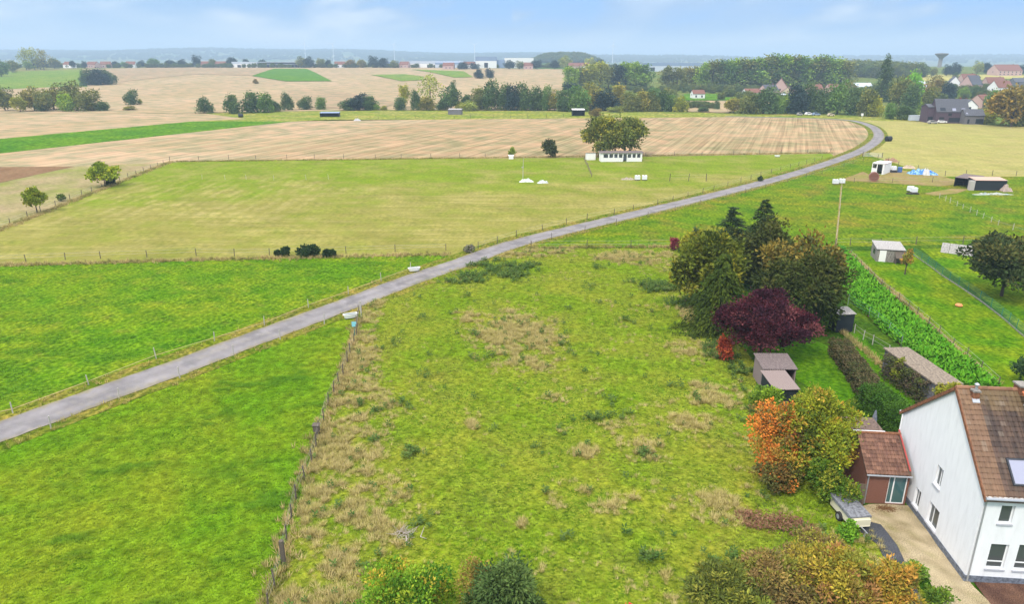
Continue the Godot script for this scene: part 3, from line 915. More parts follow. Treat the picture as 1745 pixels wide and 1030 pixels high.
func garden_trailer() -> void:   # a folded camping trailer under a grey cover beside the annex
	var t := thing("covered_trailer", "small cream trailer under a flat grey cover parked beside the annex", "trailer", Vector3(21.72, 0, -38.5), 0.1)
	var s := Shape.new()
	s.boxy(Vector3(-0.62, 0.35, -1.25), Vector3(0.62, 0.95, 1.15))
	s.quad(Vector3(-0.6, 0.4, 1.32), Vector3(0.6, 0.4, 1.32), Vector3(0.6, 0.9, 1.15), Vector3(-0.6, 0.9, 1.15))
	s.box(Vector3(0, 0.62, 1.2), Vector3(1.2, 0.5, 0.2))
	put("body", s, M.cream, t)
	var c := Shape.new()
	c.box(Vector3(0, 1.05, -0.1), Vector3(1.38, 0.09, 2.55), Basis(Vector3.RIGHT, 0.03))
	c.box(Vector3(0.69, 0.97, -0.1), Vector3(0.02, 0.14, 2.5), Basis(Vector3.RIGHT, 0.03)); c.box(Vector3(-0.69, 0.97, -0.1), Vector3(0.02, 0.14, 2.5), Basis(Vector3.RIGHT, 0.03))
	put("cover", c, M.greycover, t)
	for k in [-1, 1]:
		var w := Shape.new()
		w.tube(Vector3(k * 0.62, 0.3, 0), Vector3(k * 0.78, 0.3, 0), 0.3, 0.3, 16)
		var wh := put("wheel", w, M.rubber, t)
		var rim := Shape.new()
		rim.tube(Vector3(k * 0.783, 0.3, 0), Vector3(k * 0.79, 0.3, 0), 0.17, 0.15, 12)
		put("rim", rim, M.zinc, wh)
	var d := Shape.new()
	d.tube(Vector3(0, 0.4, 1.2), Vector3(0, 0.42, 2.0), 0.045, 0.035, 6)
	d.tube(Vector3(0, 0.02, 1.8), Vector3(0, 0.42, 1.8), 0.03, 0.03, 6)
	d.tube(Vector3(0, 0.05, 1.72), Vector3(0, 0.05, 1.88), 0.06, 0.06, 8)
	put("drawbar", d, M.zinc, t)

func heap(called: String, label: String, category: String, at: Vector2, w: float, d: float, h: float, m: Material, cols: Array, o := {}) -> void:   # a lumpy sheet or pile
	var s := Shape.new()
	var n := 22
	var pt := func(i, j):
		var x: float = (float(i) / n - 0.5) * 2
		var z: float = (float(j) / n - 0.5) * 2
		var e := clampf(1.0 - pow(absf(x), 3) , 0, 1) * clampf(1.0 - pow(absf(z), 3), 0, 1)
		return Vector3(x * w / 2 * (1 + 0.12 * nz(z * 9 + at.x, at.y, 3)), h * e * (0.72 + 0.45 * nz(x * w * 0.6 + at.x, z * d * 0.6 + at.y, 0.9)) - 0.03, z * d / 2 * (1 + 0.12 * nz(x * 9 + at.x, at.y, 3)))
	for i in n:
		for j in n:
			s.paint(cols[rng.randi() % cols.size()] * rnd(0.85, 1.15))
			s.tri(pt.call(i, j), pt.call(i, j + 1), pt.call(i + 1, j + 1)); s.tri(pt.call(i, j), pt.call(i + 1, j + 1), pt.call(i + 1, j))
	solid(called, label, category, s, m, G(at), o.get("turn", 0.0), o.get("group", ""))

func near_blobs(h: float, w: float, low: float) -> Array:   # a broad crown h high and w wide that starts low metres up
	var m := (h + low) / 2
	var r := (h - low) / 2
	var o := [[Vector3(0, m, 0), Vector3(w * 0.30, r * 0.8, w * 0.30)]]
	for i in 7:
		var a := TAU * i / 7 + rnd(-0.5, 0.5)
		var y := m + rnd(-0.6, 0.45) * r
		var k := rnd(0.2, 0.37)
		var q := rnd(0.13, 0.23)
		o.append([Vector3(cos(a) * w * k, y, sin(a) * w * k), Vector3(w * q, r * q * 2.3, w * q)])
	o.append([Vector3(rnd(-0.12, 0.12) * w, h - r * 0.42, rnd(-0.1, 0.1) * w), Vector3(w * 0.17, r * 0.4, w * 0.17)])
	o.append([Vector3(rnd(-0.25, 0.25) * w, h - r * 0.55, rnd(-0.2, 0.2) * w), Vector3(w * 0.13, r * 0.3, w * 0.13)])
	return o

func near(called: String, label: String, d: Array, low: float, count: int, size: float, pal: Array, o := {}) -> Node3D:
	o.merge({"girth": d[2] * 0.022, "trunk": (d[2] + low) * 0.5})
	return plant(called, label, o.get("category", "tree"), Vector2(d[0], d[1]), near_blobs(d[2], d[3], low), count, size, pal, M.leaf, o)

func materials() -> void:
	var g1 := noise_tex(512, 0.02, 5, [Color(0.40, 0.45, 0.36), Color(0.60, 0.64, 0.54), Color(0.82, 0.82, 0.76), Color(1.0, 0.97, 0.90)], 3)
	var g2 := noise_tex(512, 0.016, 6, [Color(0.66, 0.76, 0.66), Color(0.80, 0.86, 0.80), Color(0.94, 0.93, 0.89), Color(1.0, 0.96, 0.92)], 8)
	var soft := noise_tex(512, 0.02, 5, [Color(0.66, 0.70, 0.62), Color(0.78, 0.80, 0.74), Color(0.88, 0.88, 0.84), Color(0.98, 0.96, 0.92)], 13)
	var calm := noise_tex(256, 0.02, 4, [grey(0.86), grey(0.93), grey(1.0)], 77)
	var gb := noise_tex(512, 0.03, 4, [grey(0), grey(1)], 5)
	var rows := noise_tex(512, 0.03, 4, [Color(0.66, 0.63, 0.60), Color(0.80, 0.78, 0.76), Color(0.90, 0.89, 0.88), Color(0.98, 0.98, 0.98)], 11, Vector2(0.08, 1.0))
	var tar := noise_tex(512, 0.09, 4, [grey(0.68), grey(0.82), grey(0.9), grey(1.0)], 21)
	var grit := noise_tex(512, 0.12, 4, [grey(0.45), grey(0.72), grey(0.92), grey(1.0)], 29)
	M.grass = ground_mat(g1, Vector2(7, 7), g2, 43.0, gb, 9.0)
	M.grass_far = ground_mat(g1, Vector2(26, 26), g2, 150.0, null, 0.0)
	M.rows = ground_mat(rows, Vector2(170, 26), g2, 120.0, null, 0.0)
	M.hay = ground_mat(soft, Vector2(17, 7), calm, 57.0, gb, 4.0)
	M.hay.albedo_color = Color(0.89, 0.89, 0.89)
	M.asphalt = ground_mat(tar, Vector2(3.1, 3.1), calm, 23.0, gb, 0.4)
	M.gravel = ground_mat(grit, Vector2(5.3, 5.3), calm, 9.0, gb, 1.5)
	var bk := noise_tex(256, 0.04, 3, [grey(0.55), grey(1.0)], 31)
	M.bark = mat(Color(0.14, 0.11, 0.08)); M.bark.albedo_texture = bk
	M.leaf = mat(Color(1, 1, 1), 0.75)
	M.leaf.backlight_enabled = true; M.leaf.backlight = Color(0.30, 0.34, 0.16)
	M.leaf.metallic_specular = 0.12
	M.blade = mat(Color(1, 1, 1), 0.9)
	M.blade.metallic_specular = 0.08
	M.blade.backlight_enabled = true; M.blade.backlight = Color(0.3, 0.3, 0.15)
	for q in [["dark", Color(0.62, 0.80, 0.80)], ["olive", Color(1.15, 1.0, 0.75)], ["yellow", Color(2.1, 1.65, 0.6)], ["lime", Color(1.5, 1.75, 0.6)], ["brown", Color(1.5, 0.92, 0.7)], ["blue", Color(0.62, 0.88, 1.2)], ["green", Color(0.85, 1.15, 0.75)], ["pale", Color(2.0, 1.75, 1.1)], ["khaki", Color(1.7, 1.25, 0.75)], ["bright", Color(1.15, 1.9, 0.45)], ["deep", Color(0.42, 0.55, 0.42)]]:
		M[q[0]] = mat(Color(1, 1, 1), 0.8)
		M[q[0]].albedo_color = Color(pow(minf(q[1].r * 0.50, 1), 0.4545), pow(minf(q[1].g * 0.50, 1), 0.4545), pow(minf(q[1].b * 0.50, 1), 0.4545))
		M[q[0]].metallic_specular = 0.12
		M[q[0]].backlight_enabled = true; M[q[0]].backlight = Color(0.28, 0.32, 0.15)
	M.farleaf = mat(Color(0.45, 0.45, 0.45), 0.8)
	var st := noise_tex(256, 0.02, 4, [grey(0.96), grey(1.0)], 41)
	var stain := noise_tex(256, 0.03, 4, [grey(0.94), grey(0.98), grey(1.0), grey(1.0)], 53)
	var weath := noise_tex(512, 0.015, 5, [grey(0.5), grey(0.8), grey(1.0)], 47)
	M.render = mat(Color(0.80, 0.81, 0.83), 0.9); M.render.albedo_texture = stain
	M.brick = mat(Color(0.33, 0.15, 0.105)); M.brick.albedo_texture = weath; M.brick.uv1_scale = Vector3(0.9, 0.9, 1)
	M.brick_trim = mat(Color(0.34, 0.15, 0.08)); M.brick_trim.albedo_texture = weath
	M.tile = mat(Color(1, 1, 1), 0.8)
	M.timber = mat(Color(0.10, 0.07, 0.05))
	M.bluestone = mat(Color(0.24, 0.27, 0.33), 0.7); M.bluestone.albedo_texture = weath
	M.sill = mat(Color(0.42, 0.43, 0.47), 0.7)
	M.pvc = mat(Color(0.80, 0.81, 0.82), 0.4)
	M.cornice = mat(Color(0.66, 0.65, 0.62), 0.7); M.cornice.albedo_texture = weath; M.cornice.uv1_scale = Vector3(0.4, 0.4, 1)
	M.zinc = mat(Color(0.42, 0.44, 0.47), 0.45, 0.5)
	M.glass = mat(Color(0.075, 0.085, 0.085), 0.06); M.glass.metallic_specular = 0.6
	M.darkglass = mat(Color(0.025, 0.03, 0.04), 0.2)
	M.teal = mat(Color(0.05, 0.12, 0.125), 0.08); M.teal.metallic_specular = 0.6
	M.skyglass = mat(Color(0.26, 0.27, 0.36), 0.15); M.skyglass.metallic_specular = 0.7
	M.darkmetal = mat(Color(0.05, 0.055, 0.065), 0.5, 0.3)
	M.concrete = mat(Color(0.40, 0.37, 0.33)); M.oldconcrete = mat(Color(0.36, 0.29, 0.22)); M.oldconcrete.albedo_texture = weath; M.concrete.albedo_texture = weath; M.concrete.uv1_scale = Vector3(0.3, 0.3, 1)
	M.redpaint = mat(Color(0.36, 0.07, 0.06), 0.7)
	M.brownfelt = mat(Color(0.23, 0.16, 0.13)); M.brownfelt.albedo_texture = weath
	M.wood = mat(Color(0.26, 0.20, 0.14)); M.wood.albedo_texture = bk
	M.oldwood = mat(Color(0.20, 0.165, 0.13)); M.oldwood.albedo_texture = bk
	M.deadwood = mat(Color(0.40, 0.35, 0.31)); M.whitewood = mat(Color(0.42, 0.39, 0.36), 0.8)
	M.wire = mat(Color(0.34, 0.33, 0.31), 0.6, 0.3)
	M.straw = mat(Color(0.36, 0.29, 0.14)); M.meshgreen = mat(Color(0.03, 0.16, 0.11), 0.6)
	M.whiteplastic = mat(Color(0.78, 0.79, 0.80), 0.5)
	M.cream = mat(Color(0.66, 0.62, 0.46), 0.6); M.greycover = mat(Color(0.30, 0.31, 0.34), 0.7); M.greycover.albedo_texture = weath
	M.rubber = mat(Color(0.03, 0.03, 0.03), 0.8)
	M.enamel = mat(Color(0.80, 0.80, 0.77), 0.35); M.water = mat(Color(0.10, 0.13, 0.12), 0.05)
	M.pinkish = mat(Color(0.50, 0.34, 0.30)); M.redroof = mat(Color(0.33, 0.15, 0.11)); M.redroof.albedo_texture = weath; M.redroof.uv1_scale = Vector3(0.2, 0.2, 1)
	M.greyroof = mat(Color(0.14, 0.145, 0.17), 0.7); M.greyroof.albedo_texture = weath; M.greyroof.uv1_scale = Vector3(0.2, 0.2, 1)
	M.whitewall = mat(Color(0.78, 0.77, 0.75)); M.purplebrick = mat(Color(0.15, 0.10, 0.13)); M.purplebrick.albedo_texture = weath; M.purplebrick.uv1_scale = Vector3(0.4, 0.4, 1)
	M.stone = mat(Color(0.26, 0.25, 0.27)); M.stone.albedo_texture = weath
	M.beige = mat(Color(0.55, 0.46, 0.32)); M.steel = mat(Color(0.50, 0.55, 0.62), 0.5); M.bluesteel = mat(Color(0.22, 0.29, 0.42), 0.5)
	M.corr = mat(Color(0.27, 0.215, 0.205), 0.8); M.corr.albedo_texture = weath; M.corr.uv1_scale = Vector3(0.5, 0.5, 1)
	M.dullroof = mat(Color(0.25, 0.195, 0.18), 0.8); M.dullroof.albedo_texture = st; M.paleroof = mat(Color(0.58, 0.55, 0.52), 0.7); M.paleroof.albedo_texture = weath; M.paleroof.uv1_scale = Vector3(0.3, 0.3, 1)
	M.rustroof = mat(Color(0.46, 0.33, 0.26), 0.8); M.black = mat(Color(0.022, 0.028, 0.034), 0.6)
	for k in ['bark', 'render', 'brick', 'brick_trim', 'bluestone', 'cornice', 'concrete', 'oldconcrete', 'brownfelt', 'wood', 'oldwood', 'greycover', 'redroof', 'greyroof', 'purplebrick', 'stone', 'corr', 'paleroof']:
		M[k].uv1_triplanar = true
		M[k].uv1_scale = Vector3(1, 0.2 if k == 'render' else 1.0, 1) * {'bark': 1.2, 'wood': 1.5, 'oldwood': 2.0, 'render': 0.3, 'brick': 1.6, 'redroof': 0.25, 'greyroof': 0.25}.get(k, 0.5)
	M.tarp = mat(Color(1, 1, 1), 0.4); M.blue = mat(Color(0.06, 0.12, 0.30), 0.5)

func _ready() -> void:
	# ------------------------------------------------ camera, sky, sun, exposure
	var cam := Camera3D.new()
	cam.name = "camera"
	cam.fov = 46.46; cam.far = 20000.0; cam.near = 0.2
	cam.position = Vector3(0, 28, 0); cam.rotation_degrees.x = -18.86
	add_child(cam)
	cam.current = true
	rng.seed = 20240
	noise.noise_type = FastNoiseLite.TYPE_SIMPLEX_SMOOTH
	noise.frequency = 1.0; noise.fractal_octaves = 3; noise.seed = 12
	var we := WorldEnvironment.new()
	we.name = "world"
	var env := Environment.new()
	env.background_mode = Environment.BG_SKY
	var sky := Sky.new()
	var pan := PanoramaSkyMaterial.new()
	pan.panorama = sky_picture()
	pan.energy_multiplier = 1.0
	sky.sky_material = pan
	env.sky = sky
	env.tonemap_mode = Environment.TONE_MAPPER_LINEAR
	env.tonemap_exposure = 2.14
	env.fog_enabled = true
	env.fog_density = 0.00025
	env.fog_light_color = Color(0.80, 0.91, 1.0)
	env.sdfgi_enabled = true; env.ssao_enabled = true; env.ssil_enabled = true
	we.environment = env
	add_child(we)
	var sun := DirectionalLight3D.new()
	sun.name = "sun"
	sun.light_energy = 0.5; sun.light_angular_distance = 10.0
	sun.light_color = Color(1.0, 0.96, 0.90)
	sun.rotation_degrees = Vector3(-52, -35, 0)     # behind the camera's left shoulder
	sun.shadow_enabled = true
	add_child(sun)
	materials()
	land()
	grass_and_weeds()
	white_house()
	brick_annex()
	garden_things()
	garden_trees()
	fences()
	paddock_things()
	middle_trees()
	village()
	horizon()

func sky_picture() -> ImageTexture:
	var w := 2048; var h := 1024
	var im := Image.create(w, h, false, Image.FORMAT_RGBF)
	var f := FastNoiseLite.new()
	f.noise_type = FastNoiseLite.TYPE_SIMPLEX_SMOOTH
	f.seed = 5; f.fractal_octaves = 5; f.frequency = 1.0
	im.fill(Color(0.25, 0.27, 0.25))
	for j in h / 2:
		var e := (0.5 - (j + 0.5) / h) * PI
		var y := sin(e)
		var step := 1 if e < 0.3 else 4
		for i in range(0, w, step):
			var az := (float(i) / w - 0.5) * TAU
			var x := sin(az) * cos(e)
			var z := -cos(az) * cos(e)
			# thin cloud drawn out over the sky, seen as a flat layer
			var k := 1.0 / (y + 0.16)
			var cl := f.get_noise_3d(x * k * 0.55 + 4.2, z * k * 0.22, 0.0) * 1.5
			var cover := clampf(0.16 + 0.56 * smoothstep(0.0, 0.7, y) + cl * (1.0 - 0.15 * y), 0.0, 1.0)
			var wisp := f.get_noise_3d(az * 2.4 + 3.0, y * 11.0 - az * 1.6, 7.0) * 1.2 + f.get_noise_3d(az * 9.0, y * 40.0 - az * 5.0, 2.0) * 0.5
			cover = clampf(cover + smoothstep(0.12, 1.0, wisp + 0.35 * cos(az * 2.0 + 1.1)) * 0.9 * smoothstep(0.5, 0.15, y), 0.0, 1.0)
			var clear := Color(0.38, 0.46, 0.51).lerp(Color(0.085, 0.20, 0.39), smoothstep(-0.005, 0.065, y)).lerp(Color(0.15, 0.30, 0.58), smoothstep(0.1, 0.7, y))
			clear = clear.lerp(Color(0.31, 0.41, 0.50), 0.6 * smoothstep(-0.1, 0.75, x) * (1.0 - smoothstep(0.1, 0.5, y)))
			var white := Color(0.39, 0.44, 0.49).lerp(Color(1.12, 1.12, 1.14), smoothstep(0.02, 0.5, y))
			var c := clear.lerp(white, cover * 0.9)
			for q in step: im.set_pixel(i + q, j, c)
	return ImageTexture.create_from_image(im)

func land() -> void:
	tan_spots = [[Vector2(0.79, -70.27), 6.6, 11.0], [Vector2(1.64, -66.24), 5.0, 7.0], [Vector2(-4.93, -76.69), 2.5, 4.0], [Vector2(3.73, -55.69), 1.4, 1.8], [Vector2(-3.07, -50.86), 0.8, 1.0], [Vector2(6.74, -40.00), 2.0, 1.6], [Vector2(5.15, -41.62), 0.9, 0.8], [Vector2(0.36, -38.11), 0.6, 0.7], [Vector2(8.19, -40.46), 0.8, 0.8],
		[Vector2(8.81, -49.99), 2.6, 2.6], [Vector2(10.12, -46.86), 2.2, 3.0], [Vector2(18.38, -66.24), 3.0, 3.5], [Vector2(17.88, -55.69), 3.0, 4.0], [Vector2(14.79, -51.45), 2.5, 2.5], [Vector2(13.83, -39.48), 2.4, 2.2], [Vector2(-6.75, -37.34), 1.1, 0.9], [Vector2(5.67, -46.86), 1.6, 1.8], [Vector2(19.21, -102.44), 9.0, 5.0], [Vector2(2.49, -105.18), 9.0, 4.0], [Vector2(21.60, -76.69), 3.0, 4.0]]
	green_spots = [[Vector2(-1.04, -96.13), 8.0, 6.5], [Vector2(-5.72, -90.49), 5.0, 4.0], [Vector2(19.02, -87.89), 5.5, 6.0], [Vector2(22.19, -81.95), 5.0, 5.0], [Vector2(21.53, -64.73), 3.0, 5.0], [Vector2(-13.18, -54.57), 0.8, 1.0], [Vector2(-12.18, -56.84), 0.8, 1.0], [Vector2(10.05, -46.44), 1.4, 1.6], [Vector2(8.62, -34.58), 1.8, 1.6], [Vector2(6.67, -51.95), 1.0, 0.9], [Vector2(-7.62, -46.44), 1.3, 1.2], [Vector2(6.85, -79.56), 1.4, 1.0], [Vector2(-3.98, -71.13), 1.0, 1.6], [Vector2(12.09, -33.32), 2.5, 2.5]]
	var way := smooth_line([Vector2(-42.38, -47.46), Vector2(-40.85, -49.80), Vector2(-38.35, -53.39), Vector2(-35.60, -57.56), Vector2(-32.17, -62.32), Vector2(-28.39, -68.28), Vector2(-23.65, -75.52), Vector2(-19.62, -81.73), Vector2(-13.68, -91.03), Vector2(-7.14, -100.15), Vector2(0.72, -111.47), Vector2(13.47, -124.44), Vector2(26.30, -137.00), Vector2(41.77, -152.17), Vector2(56.88, -167.43), Vector2(75.92, -187.92), Vector2(98.78, -215.12), Vector2(117.08, -238.93), Vector2(134.78, -266.33), Vector2(149.02, -293.03), Vector2(162.34, -325.45), Vector2(169.10, -352.97), Vector2(168.17, -367.54), Vector2(154.81, -377.26), Vector2(133.15, -385.41), Vector2(114.11, -389.61)], 4)
	lane = PackedVector2Array(way)
	var to_fence: Array = way.slice(0, 29)      # up to the corner by the sign
	var to_hedge: Array = way.slice(0, 37)
	var on: Array = way.slice(36, 65)
	var bend: Array = way.slice(64, 101)
	parcel("ground", "open countryside running to the hazy horizon under everything", [Vector2(-9000, 120), Vector2(9000, 120), Vector2(9000, -10400), Vector2(-9000, -10400)], 110.0, -0.3, "land", M.grass_far)
	parcel("near_pasture", "bright green cropped pasture below the lane and west of the sagging fence", to_fence + [Vector2(-18.57, -80.85), Vector2(-13.36, -31.00), Vector2(-12.07, -25.02), Vector2(-35.25, -25.02)], 0.7, 0.0, "pasture", M.grass)
	parcel("rough_meadow", "uncut yellow-green meadow with dead straw-coloured patches in the middle of the view", [Vector2(-18.57, -80.85)] + way.slice(29, 41) + [Vector2(3.02, -108.43), Vector2(25.98, -109.17), Vector2(24.78, -80.85), Vector2(23.70, -63.29), Vector2(21.48, -55.69), Vector2(23.16, -42.19), Vector2(22.61, -37.63), Vector2(22.95, -31.00), Vector2(20.93, -25.02), Vector2(-12.07, -25.02), Vector2(-13.36, -31.00)], 0.6, 0.0, "meadow", M.grass)
	parcel("lane_pasture", "lush green pasture with dark clumps on the far side of the lane", to_hedge + [Vector2(-9.91, -104.14), Vector2(-41.36, -101.45), Vector2(-73.97, -97.95), Vector2(-91.32, -96.43)], 0.9, 0.0, "pasture", M.grass)
	parcel("hay_meadow", "wide mown meadow with yellowish swaths beyond the post fence", [Vector2(-91.32, -96.43), Vector2(-73.97, -97.95), Vector2(-41.36, -101.45), Vector2(-9.91, -104.14)] + on + [Vector2(102.24, -229.43), Vector2(41.55, -222.05), Vector2(-0.45, -217.84), Vector2(-84.98, -213.78), Vector2(-100.21, -208.59), Vector2(-89.95, -121.17), Vector2(-88.56, -93.23)], 1.0, 0.0, "hay", M.hay, -0.95)
	parcel("paddock", "green grazing paddock right of the lane with sheds at its far end", way.slice(40, 69) + [Vector2(112.09, -220.63), Vector2(109.83, -181.87), Vector2(162.67, -181.87), Vector2(102.52, -111.08), Vector2(72.79, -110.70), Vector2(53.31, -109.55), Vector2(25.98, -109.17), Vector2(3.02, -108.43)], 1.0, 0.0, "paddock", M.grass)
	parcel("garden_ground", "dark green garden ground around the hedges and sheds", [Vector2(25.98, -109.17), Vector2(53.31, -109.55), Vector2(72.79, -110.70), Vector2(102.52, -111.08), Vector2(38.93, -25.02), Vector2(20.93, -25.02), Vector2(22.95, -31.00), Vector2(22.61, -37.63), Vector2(23.16, -42.19), Vector2(21.48, -55.69), Vector2(23.70, -63.29), Vector2(24.78, -80.85)], 0.8, 0.0, "garden", M.grass)
	parcel("stubble_field", "broad tan stubble field with drill lines inside the bend of the lane", [Vector2(-84.98, -213.78), Vector2(-0.45, -217.84), Vector2(102.24, -229.43)] + bend + [Vector2(-39.60, -369.45)], 5.0, 0.0, "stubble_green", M.rows, -1.2)
	parcel("pale_stubble", "paler stubble strip in front of the bright green strip", [Vector2(-174.36, -196.60), Vector2(-143.43, -198.89), Vector2(-123.07, -200.06), Vector2(-100.21, -208.59), Vector2(-84.98, -213.78), Vector2(-39.60, -369.45), Vector2(-108.06, -358.30), Vector2(-164.44, -229.43), Vector2(-176.30, -198.89)], 5.0, 0.03, "pale", M.rows, -1.25)
	parcel("winter_wheat_strip", "long narrow strip of vivid green young crop between two stubble fields", [Vector2(-174.36, -196.60), Vector2(-164.44, -229.43), Vector2(-108.06, -358.30), Vector2(-157.37, -358.30), Vector2(-195.58, -274.69), Vector2(-215.88, -245.69)], 5.0, 0.05, "fresh", M.grass_far)
	parcel("tan_strip", "tan bare field behind the vivid green strip", [Vector2(-215.88, -245.69), Vector2(-195.58, -274.69), Vector2(-157.37, -358.30), Vector2(-136.62, -373.31), Vector2(-186.88, -427.26), Vector2(-293.37, -416.82), Vector2(-356.57, -412.03)], 6.0, 0.02, "pale", M.rows, 0.3)
	parcel("ploughed_earth", "wedge of bare reddish brown earth at the edge of the stubble", [Vector2(-138.24, -160.22), Vector2(-124.72, -171.70), Vector2(-123.07, -200.06), Vector2(-143.43, -198.89), Vector2(-166.94, -195.47)], 3.0, 0.06, "earth", M.hay)
	parcel("weedy_field", "weedy tan field beside the hay meadow's slanting fence", [Vector2(-88.56, -93.23), Vector2(-89.95, -121.17), Vector2(-100.21, -208.59), Vector2(-123.07, -200.06), Vector2(-124.72, -171.70), Vector2(-142.41, -155.73)], 2.5, 0.02, "weedy", M.hay)
	parcel("grass_bank", "strip of pale grass and weeds along the back of the stubble field", [Vector2(-157.37, -358.30), Vector2(-108.06, -358.30), Vector2(-92.93, -367.54), Vector2(-39.60, -369.45), Vector2(112.56, -387.50), Vector2(154.81, -377.26), Vector2(168.76, -367.54), Vector2(199.44, -358.30), Vector2(221.11, -398.28), Vector2(153.70, -407.35), Vector2(96.72, -432.42), Vector2(-79.39, -442.91), Vector2(-155.88, -427.26), Vector2(-180.36, -412.03)], 6.0, 0.01, "bank", M.grass_far)
	parcel("dry_pasture", "large dry yellow pasture inside the curve of the lane by the village", way.slice(68, 89) + [Vector2(168.76, -367.54), Vector2(199.44, -358.30), Vector2(232.58, -328.47), Vector2(278.73, -290.61), Vector2(162.67, -181.87), Vector2(109.83, -181.87), Vector2(112.09, -220.63)], 3.0, 0.0, "straw_meadow", M.hay)
	# the far fields on the rise
	parcel("tan_hillside", "broad tan stubble fields climbing to the skyline", [Vector2(-411.05, -416.82), Vector2(-182.41, -416.82), Vector2(-155.88, -427.26), Vector2(-79.39, -442.91), Vector2(40.14, -442.91), Vector2(78.11, -1128.26), Vector2(-274.54, -1274.50), Vector2(-546.56, -1274.50), Vector2(-653.88, -1128.26), Vector2(-412.13, -715.43), Vector2(-665.38, -681.93)], 24.0, 0.10, "pale", M.rows, 0.2)
	parcel("upper_stubble", "greyer stubble field along the top of the rise", [Vector2(-417.83, -725.51), Vector2(-420.34, -836.08), Vector2(-409.58, -952.03), Vector2(-321.84, -916.57), Vector2(-365.39, -1141.86), Vector2(-531.55, -1239.34), Vector2(-637.68, -1101.53)], 24.0, 0.35, "stubble", M.rows, 0.1)
	parcel("left_green_field", "light green field in front of the village trees on the rise", [Vector2(-657.62, -673.81), Vector2(-469.34, -673.81), Vector2(-426.50, -725.51), Vector2(-637.68, -1101.53), Vector2(-704.30, -1018.95), Vector2(-952.46, -982.96)], 24.0, 0.25, "far_green", M.grass_far)
	parcel("green_wedge", "bright green wedge of young crop on the tan hillside", [Vector2(-319.32, -909.27), Vector2(-365.39, -1141.86), Vector2(-316.62, -1141.86), Vector2(-195.86, -803.33), Vector2(-244.27, -798.53)], 20.0, 0.5, "fresh", M.grass_far)
	parcel("green_lens", "dark green lens-shaped field on the hillside", [Vector2(-178.74, -936.93), Vector2(-137.78, -952.03), Vector2(-107.12, -896.64), Vector2(-98.65, -824.47), Vector2(-119.82, -803.33)], 20.0, 0.5, "far_green", M.grass_far)
	parcel("light_green_band", "narrow light green band below the industrial halls", [Vector2(-150.38, -1101.53), Vector2(-67.79, -1037.44), Vector2(-46.69, -884.19), Vector2(-67.52, -871.91), Vector2(-109.04, -1000.79)], 20.0, 0.5, "far_green", M.grass_far)
	parcel("brown_field", "brown bare triangle of field behind the bushes", [Vector2(-131.82, -464.66), Vector2(-200.59, -656.53), Vector2(-170.09, -681.93), Vector2(-79.07, -511.43), Vector2(-81.28, -453.66)], 16.0, 0.4, "stubble", M.rows, 0.3)
	parcel("village_ground", "grassy land under the village and the poplar rows", [Vector2(40.14, -442.91), Vector2(96.72, -432.42), Vector2(153.70, -407.35), Vector2(221.11, -398.28), Vector2(199.44, -358.30), Vector2(232.58, -328.47), Vector2(285.99, -285.88), Vector2(1158.21, -1193.17), Vector2(592.08, -1193.17), Vector2(78.11, -1128.26)], 18.0, 0.12, "village", M.grass_far)
	parcel("pink_field", "pinkish bare field between the tree rows by the village", [Vector2(100.76, -427.26), Vector2(123.57, -416.82), Vector2(197.53, -532.28), Vector2(124.93, -532.28)], 12.0, 0.35, "pale", M.rows, 0.1)
	parcel("village_lawn", "bright green lawn in front of the low house", [Vector2(125.66, -535.49), Vector2(199.12, -535.49), Vector2(189.40, -610.97), Vector2(142.97, -610.97)], 12.0, 0.4, "fresh", M.grass_far)
	parcel("ripe_field", "straw-coloured field behind the village roofs", [Vector2(415.83, -782.73), Vector2(595.98, -859.80), Vector2(780.81, -871.91), Vector2(851.24, -952.03), Vector2(507.24, -936.93), Vector2(481.69, -909.27)], 16.0, 0.4, "straw_meadow", M.rows, 0.1)
	# lane, verges, yards
	var wid := [2.05]
	parcel("lane", "narrow grey asphalt farm lane sweeping across the pastures and bending away", strip(way, [-1.95], [1.95]), 0.5, 0.065, "asphalt", M.asphalt)
	parcel("lane_verge", "dry grass verge along the upper edge of the lane", strip(way.slice(0, 92), [-3.9], [-1.9]), 0.9, 0.025, "verge", M.grass)
	parcel("lane_verge", "dry grass verge along the lower edge of the lane", strip(way.slice(0, 92), [1.9], [3.3]), 0.9, 0.025, "verge", M.grass)
	parcel("yard_dirt", "trodden tan dirt yard among the paddock sheds", [Vector2(81.26, -175.27), Vector2(94.04, -190.02), Vector2(92.75, -180.90), Vector2(105.16, -193.26), Vector2(110.39, -182.86), Vector2(111.14, -171.70), Vector2(101.06, -166.59), Vector2(89.70, -171.70)], 1.2, 0.05, "dirt", M.hay)
	parcel("worn_track", "pale worn strip of dead grass under a paddock fence", [Vector2(78.46, -168.26), Vector2(78.88, -168.26), Vector2(52.16, -109.93), Vector2(51.78, -109.93)], 0.8, 0.05, "dirt", M.hay)
	parcel("sandy_patch", "pale sandy patch before the black shelters", [Vector2(92.38, -157.20), Vector2(101.93, -163.35), Vector2(105.53, -162.55), Vector2(99.62, -157.20), Vector2(92.71, -154.29)], 1.0, 0.05, "dirt", M.hay)
	parcel("gravel_drive", "sandy gravel drive along the white house's gable", [Vector2(23.14, -39.87), Vector2(23.81, -40.13), Vector2(26.40, -40.00), Vector2(25.95, -32.22), Vector2(26.26, -29.72), Vector2(22.82, -28.14), Vector2(23.79, -33.07), Vector2(21.90, -32.36), Vector2(22.37, -35.64), Vector2(21.95, -37.34)], 0.5, 0.04, "gravel", M.gravel)
